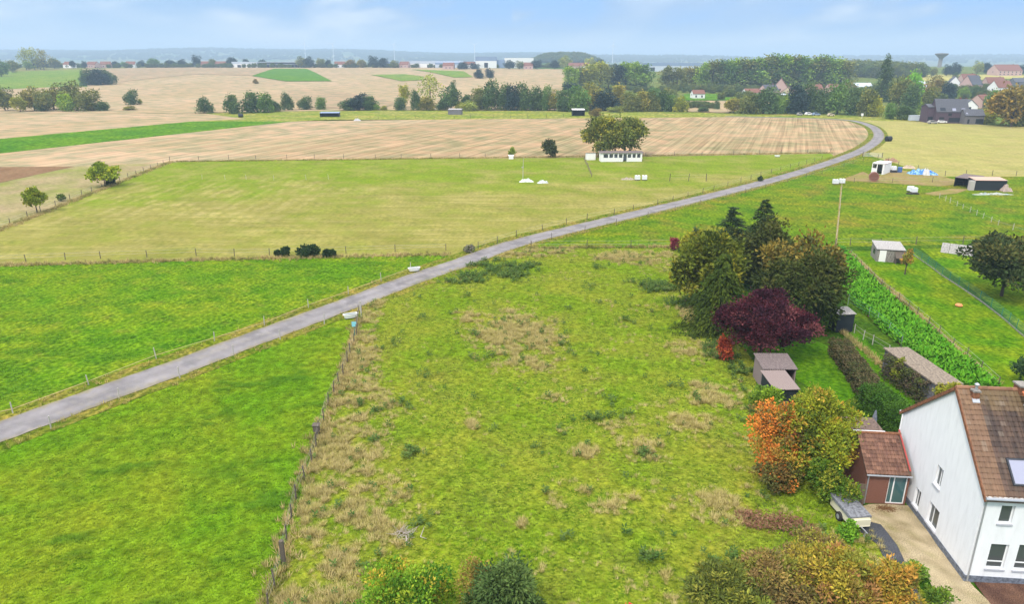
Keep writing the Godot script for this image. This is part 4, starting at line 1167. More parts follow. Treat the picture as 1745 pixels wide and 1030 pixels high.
	parcel("slate_path", "curved band of blue-grey slate chips beside the gravel drive", [Vector2(21.80, -37.34), Vector2(22.82, -38.23), Vector2(23.50, -37.93), Vector2(23.51, -35.91), Vector2(22.85, -33.07), Vector2(22.23, -30.56), Vector2(20.97, -30.56), Vector2(21.77, -33.07), Vector2(22.33, -35.91)], 0.4, 0.06, "slate", M.gravel)
	parcel("mulch_bed", "brown mulch bed at the foot of the white house's front", [Vector2(26.2, -32.75), Vector2(36, -31.8), Vector2(36, -29.8), Vector2(26.0, -30.8)], 0.5, 0.05, "mulch", M.gravel)
	parcel("lawn", "mown lawn between the leaf crop and the green mesh fence", [Vector2(52.17, -106.60), Vector2(62.23, -105.89), Vector2(54.94, -68.93), Vector2(43.91, -50.47), Vector2(44.12, -57.08), Vector2(46.09, -70.78), Vector2(48.50, -85.43)], 0.8, 0.03, "lawn", M.grass)
	parcel("orchard_lawn", "mown lawn on the far side of the green mesh fence", [Vector2(64.51, -108.06), Vector2(76.76, -108.06), Vector2(73.26, -80.85), Vector2(56.83, -60.57), Vector2(55.41, -69.43)], 0.9, 0.03, "lawn", M.grass)
	parcel("maple_lawn", "green lawn behind the purple maple and the corrugated sheds", [Vector2(25.66, -66.54), Vector2(31.32, -70.27), Vector2(32.79, -67.80), Vector2(31.40, -57.08), Vector2(28.20, -54.57), Vector2(26.47, -59.28)], 0.6, 0.03, "fresh", M.grass)
	parcel("hedge_lawn", "narrow lawn strip between the clipped hedge and the long garage", [Vector2(36.17, -71.83), Vector2(37.77, -71.13), Vector2(35.79, -55.69), Vector2(33.19, -53.50), Vector2(33.35, -58.04)], 0.6, 0.03, "fresh", M.grass)
	parcel("crop_soil", "bed of dark soil under the leaf crop", [Vector2(49.85, -105.89), Vector2(51.85, -105.89), Vector2(47.23, -83.08), Vector2(46.16, -73.63), Vector2(44.01, -57.56), Vector2(40.10, -57.56), Vector2(40.37, -65.78), Vector2(40.53, -71.30), Vector2(42.00, -83.31), Vector2(45.03, -93.23)], 0.8, 0.045, "mulch", M.hay)

func lane_gap(x: float, z: float) -> float:
	var best := 1e9
	var p := Vector2(x, z)
	for i in range(0, lane.size() - 1, 2):
		best = minf(best, p.distance_squared_to(Geometry2D.get_closest_point_to_segment(p, lane[i], lane[mini(i + 2, lane.size() - 1)])))
	return sqrt(best)

func scatter(poly: Array, count: int, f) -> Array:   # random places in a polygon; f(x, z) gives [scale, colour] or null
	var pts := PackedVector2Array(poly)
	var lo := pts[0]; var hi := pts[0]
	for p in pts:
		lo = lo.min(p); hi = hi.max(p)
	var out := []
	for i in count:
		var p := Vector2(rnd(lo.x, hi.x), rnd(lo.y, hi.y))
		if not Geometry2D.is_point_in_polygon(p, pts): continue
		var q = f.call(p.x, p.y)
		if q != null: out.append([p.x, p.y, q[0], q[1]])
	return out

func grass_and_weeds() -> void:
	var meadow := [Vector2(-17.98, -79.35), Vector2(-13.15, -89.96), Vector2(-6.61, -98.57), Vector2(1.62, -107.69), Vector2(25.82, -108.43), Vector2(24.78, -80.85), Vector2(23.70, -63.29), Vector2(21.48, -55.69), Vector2(23.16, -42.19), Vector2(22.61, -37.63), Vector2(22.95, -31.00), Vector2(22.82, -28.14), Vector2(-12.86, -28.14), Vector2(-13.36, -31.00)]
	var straw := scatter(meadow, 170000, func(x, z):
		var d := dry(x, z)
		if rng.randf() > d * 0.8: return null
		return [rnd(0.6, 1.25) * (0.65 + d * 0.55), weave(Color(0.64, 0.52, 0.25), Color(0.48, 0.43, 0.12), rng.randf()) * rnd(0.8, 1.15)])
	sow("dead_grass", "straw-coloured dead grass standing in patches of the rough meadow", tuft(13, 0.34, 0.017, 0.28), M.blade, straw)
	var green := scatter(meadow, 210000, func(x, z):
		var n := nz(x + 40, z + 60, 12.0) + nz(x, z + 333, 1.7) * 0.4
		if rng.randf() < dry(x, z) * 0.8: return null
		var k := weave(Color(0.28, 0.42, 0.024), Color(0.43, 0.43, 0.06), 0.45 - n * 0.5 + rnd(-0.2, 0.2))
		k = k * (1.0 + 0.35 * nz(x + 3, z, 1.0))
		return [rnd(0.5, 1.0) * (0.7 + 0.3 * n), k * rnd(0.8, 1.15)])
	sow("meadow_grass", "long green grass of the rough meadow", tuft(9, 0.15, 0.022, 0.24), M.blade, green)
	var weeds := scatter(meadow, 26000, func(x, z):
		var d := lush(x, z)
		if rng.randf() > d * 1.2 + (0.05 if dry(x, z) > 0.3 else 0.0): return null
		return [rnd(0.7, 1.4), weave(Color(0.075, 0.15, 0.03), Color(0.14, 0.21, 0.05), rng.randf())])
	sow("weeds", "dark nettles and docks in clumps in the rough meadow", broadleaf(14, 0.5, 0.24), M.blade, weeds)
	var near_field := [Vector2(-39.42, -45.21), Vector2(-30.53, -58.66), Vector2(-18.13, -76.69), Vector2(-17.19, -66.24), Vector2(-15.76, -51.45), Vector2(-13.52, -31.00), Vector2(-12.86, -28.14), Vector2(-34.87, -28.14)]
	var short := scatter(near_field, 150000, func(x, z):
		var c := smoothstep(0.05, 0.85, nz(x * 0.55 + z * 0.3, z * 1.2, 5.0) * 0.7 + nz(x + 777, z, 6.0) * 0.35 + nz(x, z + 333, 1.7) * 0.25 + nz(x + 60, z - 150, 38.0) * 0.35)
		var k := weave(Color(0.23, 0.44, 0.018), Color(0.37, 0.47, 0.03), 0.45 + nz(x, z, 22.0) * 0.55 + nz(x + 777, z, 6.0) * 0.3)
		k = k * (1.0 + 0.35 * nz(x + 3, z, 1.1))
		return [rnd(0.5, 1.0) * (1.0 + c * 0.8), weave(k, Color(0.10, 0.27, 0.02), c * 0.7) * rnd(0.8, 1.15)])
	sow("pasture_grass", "short bright grass of the near pasture", tuft(8, 0.10, 0.02, 0.16), M.blade, short)
	var far_field := [Vector2(-44.38, -53.50), Vector2(-33.88, -65.48), Vector2(-20.41, -85.43), Vector2(-10.38, -102.44), Vector2(-40.88, -100.15), Vector2(-73.13, -96.73), Vector2(-75.59, -93.23)]
	var back := scatter(far_field, 45000, func(x, z):
		var c := smoothstep(0.05, 0.85, nz(x * 0.55 + z * 0.3, z * 1.2, 5.0) * 0.7 + nz(x + 777, z, 6.0) * 0.35 + nz(x, z + 333, 1.7) * 0.25 + nz(x + 60, z - 150, 38.0) * 0.35)
		if rng.randf() > 0.12 + c * 0.7: return null
		return [rnd(0.7, 1.2) * (1.0 + c * 0.4), weave(Color(0.24, 0.42, 0.015), Color(0.12, 0.28, 0.018), c * 0.9) * rnd(0.8, 1.15)])
	sow("pasture_grass", "grass clumps of the pasture on the far side of the lane", tuft(8, 0.10, 0.025, 0.2), M.blade, back)
	# long dry grass where the mower and the cattle do not reach
	var rank := []
	for i in range(0, lane.size() - 30):
		var a := lane[i]; var b := lane[i + 1]
		var s := (b - a).orthogonal().normalized()
		var many := int(a.distance_to(b) * 16)
		for k in many:
			var p := a.lerp(b, rng.randf())
			var side := -1.0 if rng.randf() < 0.5 else 1.0
			var off := (1.98 + absf(rng.randfn()) * 0.6) if rng.randf() < 0.5 else (3.1 + rng.randfn() * 0.25)
			p += s * side * off
			var g := nz(p.x, p.y, 4.0)
			if rng.randf() > 0.55 + g * 0.5: continue
			rank.append([p.x, p.y, rnd(0.5, 1.1), weave(Color(0.20, 0.25, 0.02), Color(0.55, 0.42, 0.16), 0.5 + g * 0.4 + rnd(-0.3, 0.3))])
	for q in [[Vector2(-77.14, -97.64), Vector2(-74.19, -98.26), 0.7], [Vector2(-74.19, -98.26), Vector2(-41.49, -101.78), 0.8], [Vector2(-41.49, -101.78), Vector2(-9.94, -104.48), 0.9], [Vector2(-88.15, -110.31), Vector2(-89.64, -120.72), 0.8], [Vector2(-89.64, -120.72), Vector2(-100.21, -208.59), 0.8], [Vector2(-100.79, -209.86), Vector2(-0.45, -219.23), 0.7], [Vector2(-0.45, -219.23), Vector2(102.90, -230.96), 0.7], [Vector2(2.55, -108.06), Vector2(25.98, -109.17), 0.6], [Vector2(-17.72, -75.71), Vector2(-15.90, -60.57), 0.5], [Vector2(-15.90, -60.57), Vector2(-15.21, -49.34), 0.6], [Vector2(-15.21, -49.34), Vector2(-14.56, -40.66), 0.7], [Vector2(-14.56, -40.66), Vector2(-13.18, -30.56), 0.7], [Vector2(51.99, -106.60), Vector2(44.12, -58.04), 0.35], [Vector2(36.12, -72.90), Vector2(35.81, -60.57), 0.4]]:
		var many := int(q[0].distance_to(q[1]) * 14)
		for k in many:
			var p: Vector2 = q[0].lerp(q[1], rng.randf()) + Vector2(rng.randfn(), rng.randfn()) * q[2] * 0.6
			var g := nz(p.x, p.y, 5.0)
			rank.append([p.x, p.y, rnd(0.7, 1.5), weave(Color(0.55, 0.42, 0.19), Color(0.20, 0.22, 0.05), 0.35 + g * 0.5 + rnd(-0.3, 0.3))])
	sow("rank_grass", "long dry grass along the fences and the lane's edges", tuft(8, 0.42, 0.035, 0.26), M.blade, rank)
	var litter := []
	for i in 500:
		var p := Vector2(24.7 + rng.randfn() * 0.35, -39.6 + rng.randfn() * 0.18)
		litter.append([p.x, p.y, rnd(0.5, 1.0), weave(Color(0.20, 0.09, 0.04), Color(0.32, 0.18, 0.08), rng.randf())])
	sow("leaf_litter", "brown fallen leaves blown together before the annex door", broadleaf(3, 0.06, 0.10), M.blade, litter)
	var crop := [Vector2(49.78, -105.53), Vector2(51.51, -105.53), Vector2(47.04, -82.85), Vector2(45.92, -73.45), Vector2(43.91, -57.56), Vector2(40.20, -57.56), Vector2(40.51, -65.93), Vector2(40.68, -71.48), Vector2(42.18, -83.54), Vector2(45.11, -93.23)]
	var beet := scatter(crop, 18000, func(x, z): return [rnd(0.8, 1.5), weave(Color(0.055, 0.22, 0.012), Color(0.15, 0.35, 0.022), rng.randf()) * rnd(0.8, 1.15)])
	sow("leaf_crop", "rank bright green leaf crop in a long bed between two fences", broadleaf(9, 0.36, 0.36), M.blade, beet)
	var lawns := []
	lawns += scatter([Vector2(52.17, -106.60), Vector2(62.23, -105.89), Vector2(54.94, -68.93), Vector2(43.91, -50.47), Vector2(44.12, -57.08), Vector2(46.09, -70.78), Vector2(48.50, -85.43)], 24000, func(x, z): return [rnd(0.5, 0.9), weave(Color(0.16, 0.36, 0.012), Color(0.30, 0.39, 0.015), 0.5 + nz(x + 777, z, 6.0) * 0.7) * rnd(0.85, 1.1)])
	lawns += scatter([Vector2(25.66, -66.54), Vector2(31.32, -70.27), Vector2(32.79, -67.80), Vector2(31.40, -57.08), Vector2(28.20, -54.57), Vector2(26.47, -59.28)], 12000, func(x, z): return [rnd(0.5, 0.9), Color(0.10, 0.29, 0.012) * rnd(0.8, 1.2)])
	lawns += scatter([Vector2(36.17, -71.83), Vector2(37.77, -71.13), Vector2(35.79, -55.69), Vector2(33.19, -53.50), Vector2(33.35, -58.04)], 9000, func(x, z): return [rnd(0.5, 0.9), Color(0.11, 0.32, 0.012) * rnd(0.8, 1.2)])
	sow("lawn_grass", "mown grass of the garden lawns", tuft(6, 0.10, 0.025, 0.16), M.blade, lawns)

func fences() -> void:
	fence("field_fence", "sagging old wooden post fence between the near pasture and the rough meadow", [Vector2(-17.88, -77.49), Vector2(-16.76, -70.78), Vector2(-15.90, -60.57), Vector2(-15.81, -54.57), Vector2(-15.21, -49.34), Vector2(-14.71, -45.21), Vector2(-14.56, -40.66), Vector2(-13.59, -34.58), Vector2(-13.25, -32.17), Vector2(-13.12, -30.56)], 2.3, 1.25, 0.055, M.oldwood, [0.45, 0.75, 0.95], {"wire_r": 0.006})
	fence("lane_fence", "pale wooden posts along the lower edge of the lane", [Vector2(-40.85, -47.20), Vector2(-37.02, -50.28), Vector2(-34.34, -55.58), Vector2(-30.99, -59.92), Vector2(-28.02, -65.33), Vector2(-24.63, -69.59), Vector2(-21.10, -74.19), Vector2(-18.00, -78.72)], 9.0, 1.2, 0.055, M.whitewood, [0.92], {"wire_r": 0.004})
	fence("tape_fence", "pale posts with straw-coloured tape along the upper side of the lane", [Vector2(-44.72, -51.25), Vector2(-41.89, -52.97), Vector2(-38.62, -58.41), Vector2(-35.34, -64.44), Vector2(-31.42, -69.10), Vector2(-27.65, -73.63), Vector2(-24.41, -79.77), Vector2(-20.76, -84.95), Vector2(-17.56, -90.49), Vector2(-14.30, -95.54)], 60.0, 1.15, 0.05, M.whitewood, [0.35], {"wire_name": "tape", "wire_mat": M.straw, "wire_r": 0.03})
	fence("post_fence", "dark post and wire fence between the lush pasture and the hay meadow", [Vector2(-86.55, -96.73), Vector2(-75.27, -99.83), Vector2(-71.80, -100.47), Vector2(-61.69, -102.11), Vector2(-48.05, -103.79), Vector2(-42.11, -103.45), Vector2(-25.56, -105.18), Vector2(-10.34, -106.96)], 6.4, 1.2, 0.06, M.oldwood, [0.5, 0.85])
	fence("post_fence", "dark posts slanting up the far left edge of the hay meadow", [Vector2(-89.81, -105.18), Vector2(-90.95, -125.41), Vector2(-94.35, -149.43), Vector2(-96.82, -174.37), Vector2(-101.39, -211.15)], 5.5, 1.2, 0.07, M.oldwood, [0.5, 0.85])
	fence("post_fence", "long straight row of dark posts between the hay meadow and the stubble field", [Vector2(-101.39, -211.15), Vector2(-85.49, -215.12), Vector2(-41.69, -217.84), Vector2(-0.45, -220.63)], 9.0, 1.3, 0.07, M.oldwood, [0.5, 0.85])
	fence("post_fence", "dark posts behind the long white shelter on to the lane's bend", [Vector2(41.81, -223.49), Vector2(70.25, -226.42), Vector2(103.56, -232.51)], 9.0, 1.3, 0.07, M.oldwood, [0.5, 0.85])
	fence("post_fence", "row of dark posts along the hay meadow's side of the rising lane", [Vector2(-5.32, -107.69), Vector2(0.74, -115.93), Vector2(13.97, -129.40), Vector2(29.89, -143.59), Vector2(51.05, -166.59), Vector2(72.78, -192.17), Vector2(93.46, -215.12)], 6.5, 1.2, 0.06, M.oldwood, [0.5, 0.85])
	fence("paddock_fence", "thin posts along the paddock's side of the rising lane", [Vector2(3.03, -108.80), Vector2(6.59, -114.27), Vector2(18.82, -124.92), Vector2(32.20, -137.58), Vector2(52.51, -157.94), Vector2(81.29, -185.86), Vector2(104.00, -211.15)], 9.0, 1.15, 0.045, M.oldwood, [0.5, 0.9])
	fence("paddock_fence", "weathered posts across the top of the rough meadow towards the red bush", [Vector2(3.02, -108.43), Vector2(11.86, -108.43), Vector2(18.84, -108.43), Vector2(25.52, -109.17)], 7.0, 1.3, 0.06, M.oldwood, [0.5, 0.9])
	fence("paddock_fence", "posts between the paddock and the gardens by the stone shed", [Vector2(51.71, -109.55), Vector2(54.23, -109.93), Vector2(58.94, -109.55), Vector2(65.20, -110.70), Vector2(73.02, -111.08), Vector2(79.24, -111.86)], 5.5, 1.3, 0.07, M.oldwood, [0.5, 0.9])
	fence("paddock_fence", "thin posts along the pale worn strip in the paddock", [Vector2(78.74, -168.26), Vector2(62.14, -132.03), Vector2(51.88, -109.93)], 8.0, 1.1, 0.04, M.whitewood, [0.9])
	fence("paddock_fence", "dark posts along the dry pasture behind the tarpaulin heap", [Vector2(111.65, -223.49), Vector2(109.30, -201.23), Vector2(111.91, -182.86), Vector2(124.05, -182.86), Vector2(137.70, -182.86)], 8.0, 1.4, 0.07, M.oldwood, [0.5, 0.9])
	fence("paddock_fence", "low wire fence with posts in front of the dirt yard", [Vector2(83.67, -172.58), Vector2(92.56, -171.70), Vector2(102.77, -172.58), Vector2(106.62, -166.59)], 7.0, 1.3, 0.06, M.oldwood, [0.5, 0.9])
	fence("weed_fence", "whitish crooked posts in tall weeds on the right of the paddock", [Vector2(92.39, -151.47), Vector2(90.48, -139.92), Vector2(87.76, -124.92), Vector2(88.02, -117.63)], 3.2, 1.1, 0.05, M.whitewood, [0.6])
	fence("garden_fence", "dark stakes along the right edge of the leaf crop", [Vector2(51.14, -103.11), Vector2(47.98, -87.39), Vector2(47.29, -79.35), Vector2(46.48, -73.63), Vector2(45.35, -67.17), Vector2(45.14, -64.44), Vector2(44.61, -61.36), Vector2(43.96, -57.80)], 3.2, 1.15, 0.045, M.oldwood, [0.5, 0.9])
	fence("garden_fence", "low wire fence with thin stakes on the left of the leaf crop", [Vector2(40.75, -80.85), Vector2(41.32, -76.69), Vector2(41.11, -71.83), Vector2(40.42, -67.80)], 3.0, 1.2, 0.035, M.zinc, [0.4, 0.7, 1.0], {"wire_mat": M.meshgreen})
	fence("garden_fence", "short row of pale posts behind the hedge lawn", [Vector2(37.23, -71.48), Vector2(37.22, -69.43), Vector2(37.58, -68.12), Vector2(37.98, -65.63)], 2.6, 1.1, 0.045, M.whitewood, [0.5, 0.9])
	# the green mesh fence on its concrete strip
	var line := [Vector2(61.10, -103.79), Vector2(60.33, -98.57), Vector2(59.30, -93.23), Vector2(58.68, -88.40), Vector2(57.83, -82.63), Vector2(56.50, -76.49), Vector2(54.81, -70.10), Vector2(52.92, -63.58)]
	var f := fence("mesh_fence", "green wire mesh fence on a concrete strip between two lawns", line, 2.6, 1.25, 0.045, M.meshgreen, [0.15, 0.35, 0.55, 0.75, 0.98], {"wire_mat": M.meshgreen, "wire_r": 0.014})
	var cs := Shape.new()
	for i in line.size() - 1:
		var a := G(line[i]) - f.position; var b := G(line[i + 1]) - f.position
		var m := Shape.new()
		cs.box((a + b) / 2 + Vector3(0, 0.08, 0), Vector3(0.06, 0.22, a.distance_to(b)), Basis.looking_at((b - a).normalized()))
		var steps := int(a.distance_to(b) / 0.22)
		for k in steps:
			var p := a.lerp(b, float(k) / steps)
			m.tube(p + Vector3(0, 0.15, 0), p + Vector3(0, 1.22, 0), 0.009, 0.009, 3, false)
		put("mesh_panel", m, M.meshgreen, f)
	put("concrete_strip", cs, M.concrete, f)

func garden_things() -> void:
	garden_trailer()
	# gate of boards beside the annex
	var g := thing("board_gate", "weathered wooden board gate between the laurel and the brick annex", "gate", Vector3(22.75, 0, -39.9), -0.1)
	for i in 7:
		var b := Shape.new()
		b.boxy(Vector3(-0.52 + i * 0.15, 0.06, -0.015), Vector3(-0.385 + i * 0.15, 1.75 + rnd(-0.03, 0.03), 0.015))
		put("board", b, M.wood, g)
	for y in [0.4, 1.4]:
		var r := Shape.new()
		r.boxy(Vector3(-0.54, y - 0.05, -0.06), Vector3(0.54, y + 0.05, -0.018))
		put("rail", r, M.wood, g)
	# two corrugated sheds
	shed("garden_shed", "brown corrugated lean-to shed under the purple maple", Vector2(24.0, -59.0), 2.9, 2.6, 1.95, 2.25, -0.02, M.dullroof, M.corr, true)
	shed("garden_shed", "low shed with pale corrugated roof in front of the brown one", Vector2(23.35, -55.9), 2.0, 3.0, 1.55, 1.85, 0.05, M.black, M.dullroof)
	var bs := shed("tall_shed", "dark tarred shed with a pale roof behind the dark tree's skirt", Vector2(36.16, -72.54), 1.9, 1.6, 2.1, 2.3, 0.1, M.black, M.paleroof)
	# the long flat garage
	var t := thing("long_garage", "long low concrete outbuilding with a flat lichen-stained roof beside the leaf crop", "outbuilding", Vector3(36.45, 0, -57.6), 0.05)
	var w := Shape.new()
	w.boxy(Vector3(-1.05, 0, -3.9), Vector3(1.05, 2.3, 3.9))
	put("wall", w, M.stone, t)
	for i in 4:
		var r := Shape.new()
		r.boxy(Vector3(-1.2, 2.303 + (i % 2) * 0.012, -4.05 + i * 2.02), Vector3(1.2, 2.42 + (i % 2) * 0.012, -2.04 + i * 2.02))
		put("roof_slab", r, M.oldconcrete, t)
	var ivy := hedge_shape(6.2, 0.4, 2.1, 3000, 0.16, [Color(0.08, 0.09, 0.035), Color(0.12, 0.09, 0.06), Color(0.10, 0.13, 0.03)])
	var iv := solid("ivy", "dull ivy covering the garden side of the long garage", "ivy", ivy, M.leaf, Vector3(35.15, 0, -54.3), PI / 2 + 0.05)
	near("bush", "yellowish bush on the near end of the long garage by the white gable", [36.1, -52.3, 2.9, 2.6], 0.1, 2600, 0.17, [Color(0.20, 0.21, 0.02), Color(0.14, 0.18, 0.02), Color(0.26, 0.24, 0.03)], {"category": "bush"})
	near("bush", "small yellow-green bush hanging on the far end of the long garage", [35.2, -58.6, 2.5, 1.7], 0.8, 900, 0.16, [Color(0.17, 0.19, 0.02), Color(0.12, 0.15, 0.02)], {"category": "bush"})
	# hedges
	solid("hedge", "dull brownish clipped hedge along the maple lawn", "hedge", hedge_shape(12.6, 1.5, 1.5, 13000, 0.16, [Color(0.10, 0.085, 0.04), Color(0.07, 0.085, 0.03), Color(0.13, 0.10, 0.05)]), M.leaf, Vector3(33.0, 0, -66.2), -PI / 2 - 0.16)
	solid("hedge", "dense dark green clipped hedge next to the white gable", "hedge", hedge_shape(6.0, 1.9, 2.2, 9000, 0.14, [Color(0.045, 0.11, 0.015), Color(0.07, 0.15, 0.02)]), M.leaf, Vector3(30.3, 0, -54.2), -PI / 2 + 0.1)
	# closed parasol and a low garden wall
	var p := thing("closed_parasol", "closed blue-grey garden parasol standing behind the annex", "parasol", Vector3(28.0, 0, -48.6), 0.0)
	var cv := Shape.new()
	cv.lathe(Vector3.ZERO, [[0.05, 0.75], [0.20, 0.85], [0.24, 1.2], [0.17, 2.0], [0.06, 2.55], [0.0, 2.62]], 9)
	put("cover", cv, M.bluestone, p)
	var pp := Shape.new()
	pp.tube(Vector3(0, 0.05, 0), Vector3(0, 0.9, 0), 0.03, 0.03, 7)
	put("pole", pp, M.zinc, p)
	var pb := Shape.new()
	pb.lathe(Vector3.ZERO, [[0.32, -0.02], [0.32, 0.07], [0.06, 0.1]], 12)
	put("base", pb, M.concrete, p)
	var gw := Shape.new()
	gw.boxy(Vector3(-1.6, -0.1, -0.12), Vector3(1.6, 0.9, 0.12)); gw.boxy(Vector3(-1.68, 0.903, -0.16), Vector3(1.68, 0.98, 0.16))
	solid("garden_wall", "low brick garden wall with coping behind the annex", "wall", gw, M.brick_trim, Vector3(26.2, 0, -49.4), -0.08)
	near("shrub", "small dark clipped shrub between the parasol and the orange shrub", [26.6, -48.4, 1.5, 1.9], 0.1, 900, 0.14, [Color(0.06, 0.09, 0.025), Color(0.10, 0.07, 0.04)], {"category": "shrub"})
	# stone shed on the lawn, leaning panels, ball
	var ss := shed("stone_shed", "small grey block shed with a felt roof at the paddock end of the lawn", Vector2(55.97, -101.78), 3.7, 3.6, 1.9, 2.3, -0.25, M.concrete, M.paleroof)
	var dr := Shape.new()
	dr.boxy(Vector3(-1.5, 0.02, 1.803), Vector3(-0.6, 1.75, 1.86))
	put("door", dr, M.whitewall, ss)
	var wn := Shape.new()
	wn.boxy(Vector3(-1.87, 0.8, -0.5), Vector3(-1.853, 1.5, 0.6))
	put("window", wn, M.darkglass, ss)
	var lean := Shape.new()
	corrugated(lean, Vector3(0.5, 0.9, 2.9), Vector3.RIGHT, Vector3(0, 0.75, -1.05).normalized(), 1.5, 1.4)
	lean.boxy(Vector3(0.55, 0, 1.9), Vector3(0.62, 1.0, 2.8)); lean.boxy(Vector3(1.9, 0, 1.9), Vector3(1.97, 1.0, 2.8))
	put("lean_to", lean, M.oldwood, ss)
	var cp := thing("panel_screen", "row of pale grey panels leaning at the back of the orchard lawn", "panels", G(Vector2(68.33, -104.83)), -0.62)
	for i in 4:
		var b := Shape.new()
		b.box(Vector3(-1.65 + i * 1.1, 0.72, 0), Vector3(1.05, 1.6, 0.07), Basis(Vector3.RIGHT, -0.5))
		put("panel", b, M.paleroof, cp)
	var rr := Shape.new()
	rr.boxy(Vector3(-2.1, 0, -0.75), Vector3(2.15, 0.95, -0.5))
	put("frame", rr, M.oldwood, cp)
	var ball := Shape.new()
	ball.lathe(Vector3.ZERO, [[0.0, 0.0], [0.32, 0.06], [0.42, 0.2], [0.32, 0.34], [0.0, 0.4]], 14)
	solid("orange_ball", "orange ball-like toy lying on the mown lawn", "toy", ball, mat(Color(0.75, 0.26, 0.10), 0.5), G(Vector2(53.83, -80.20)))
	# sign and post at the corner of the rough meadow
	var sg := thing("small_sign", "small pale blue sign on a dark green post at the meadow's corner", "sign", G(Vector2(-16.95, -70.78)), 0.1)
	var a := Shape.new()
	a.boxy(Vector3(-0.035, -0.3, -0.035), Vector3(0.035, 1.55, 0.035))
	put("post", a, M.meshgreen, sg)
	var pn := Shape.new()
	pn.boxy(Vector3(-0.24, 1.05, 0.037), Vector3(0.24, 1.6, 0.06))
	put("board", pn, mat(Color(0.22, 0.55, 0.62), 0.5), sg)
	var cpst := Shape.new()
	cpst.tube(Vector3(0, -0.3, 0), Vector3(0.03, 2.0, 0), 0.075, 0.07, 8)
	solid("corner_post", "tall grey corner post next to the small blue sign", "post", cpst, M.whitewood, G(Vector2(-17.41, -76.49)))
	trough("white bathtub trough at the meadow corner beside the tall post", Vector2(-18.54, -76.10), 0.45)
	trough("white bathtub trough on the grass beyond the lane", Vector2(-13.76, -95.24), 0.35)
	# block on the fence, branch pile, brush
	var nb := Shape.new()
	nb.boxy(Vector3(-0.22, 0.55, -0.2), Vector3(0.22, 1.05, 0.2)); nb.box(Vector3(0, 1.1, 0), Vector3(0.56, 0.06, 0.5), Basis(Vector3.RIGHT, 0.1))
	nb.boxy(Vector3(-0.06, -0.3, -0.06), Vector3(0.06, 0.55, 0.06))
	solid("feed_box", "dark wooden box on a post in the sagging field fence", "box", nb, M.oldwood, G(Vector2(-15.33, -49.06)))
	var big := Shape.new()
	big.boxy(Vector3(-0.11, -0.3, -0.11), Vector3(0.11, 1.65, 0.11))
	solid("gate_post", "thick dark post at the near end of the sagging field fence", "post", big, M.oldwood, G(Vector2(-13.41, -34.22)))
	var br := Shape.new()
	for i in 46:
		var w2 := rnd(0, TAU)
		var c := Vector3(cos(w2), 0, sin(w2)) * rnd(0.05, 0.55)
		br.tube(c + Vector3(0, rnd(0, 0.25), 0), c + Vector3(rnd(-0.7, 0.7), rnd(0.05, 0.6), rnd(-0.7, 0.7)), rnd(0.01, 0.025), 0.005, 5)
	br.tube(Vector3(0.1, 0.1, 0.1), Vector3(0.25, 0.2, 0.9), 0.05, 0.03, 6); br.tube(Vector3(1.0, 0.1, 0.2), Vector3(1.2, 0.5, -0.3), 0.03, 0.01, 5); br.tube(Vector3(1.0, 0.1, 0.2), Vector3(1.4, 0.1, 0.4), 0.025, 0.01, 5)
	solid("branch_pile", "heap of bleached dead branches in the dry grass", "branches", br, M.deadwood, G(Vector2(-6.67, -36.81)))
	var bp := Shape.new()
	for i in 900:
		var c := Vector3(rnd(-2.3, 2.3), rnd(0.0, 0.75), rnd(-0.9, 0.9))
		c.y *= 1.0 - absf(c.x) / 3.0
		c.z += c.x * 0.35
		bp.paint(weave(Color(0.17, 0.075, 0.05), Color(0.27, 0.16, 0.09), rng.randf()))
		if i % 5 == 0: bp.tube(c, c + Vector3(rnd(-0.7, 0.7), rnd(-0.1, 0.4), rnd(-0.7, 0.7)), 0.018, 0.006, 4, false)
		else: bp.leaf(c, Vector3(rnd(-1, 1), rnd(-0.2, 0.8), rnd(-1, 1)).normalized() * 0.24, Vector3(rnd(-1, 1), rnd(-1, 1), rnd(-1, 1)).normalized() * 0.07)
	solid("brush_pile", "heap of reddish brown cut brushwood behind the ochre shrubs", "brushwood", bp, M.leaf, G(Vector2(16.88, -37.75)))
	# a red and white board whose top just shows at the lower edge
	var sb := thing("sale_board", "red and white board whose top corners peek over the lower edge", "sign", G(Vector2(6.14, -29.48)), 0.3)
	for k in [-1, 1]:
		var s2 := Shape.new()
		s2.box(Vector3(0.28 * k, 0.62, 0), Vector3(0.035, 1.1, 0.8), Basis(Vector3.UP, 0.5 * k))
		put("board", s2, mat(Color(0.62, 0.05, 0.05), 0.5), sb)
		var s3 := Shape.new()
		s3.box(Vector3(0.28 * k + 0.02 * k, 0.62, 0.02), Vector3(0.035, 0.8, 0.6), Basis(Vector3.UP, 0.5 * k))
		put("white_field", s3, M.pvc, sb)
		var s4 := Shape.new()
		s4.boxy(Vector3(0.26 * k - 0.03, -0.2, -0.03), Vector3(0.26 * k + 0.03, 0.5, 0.03))
		put("leg", s4, M.wood, sb)

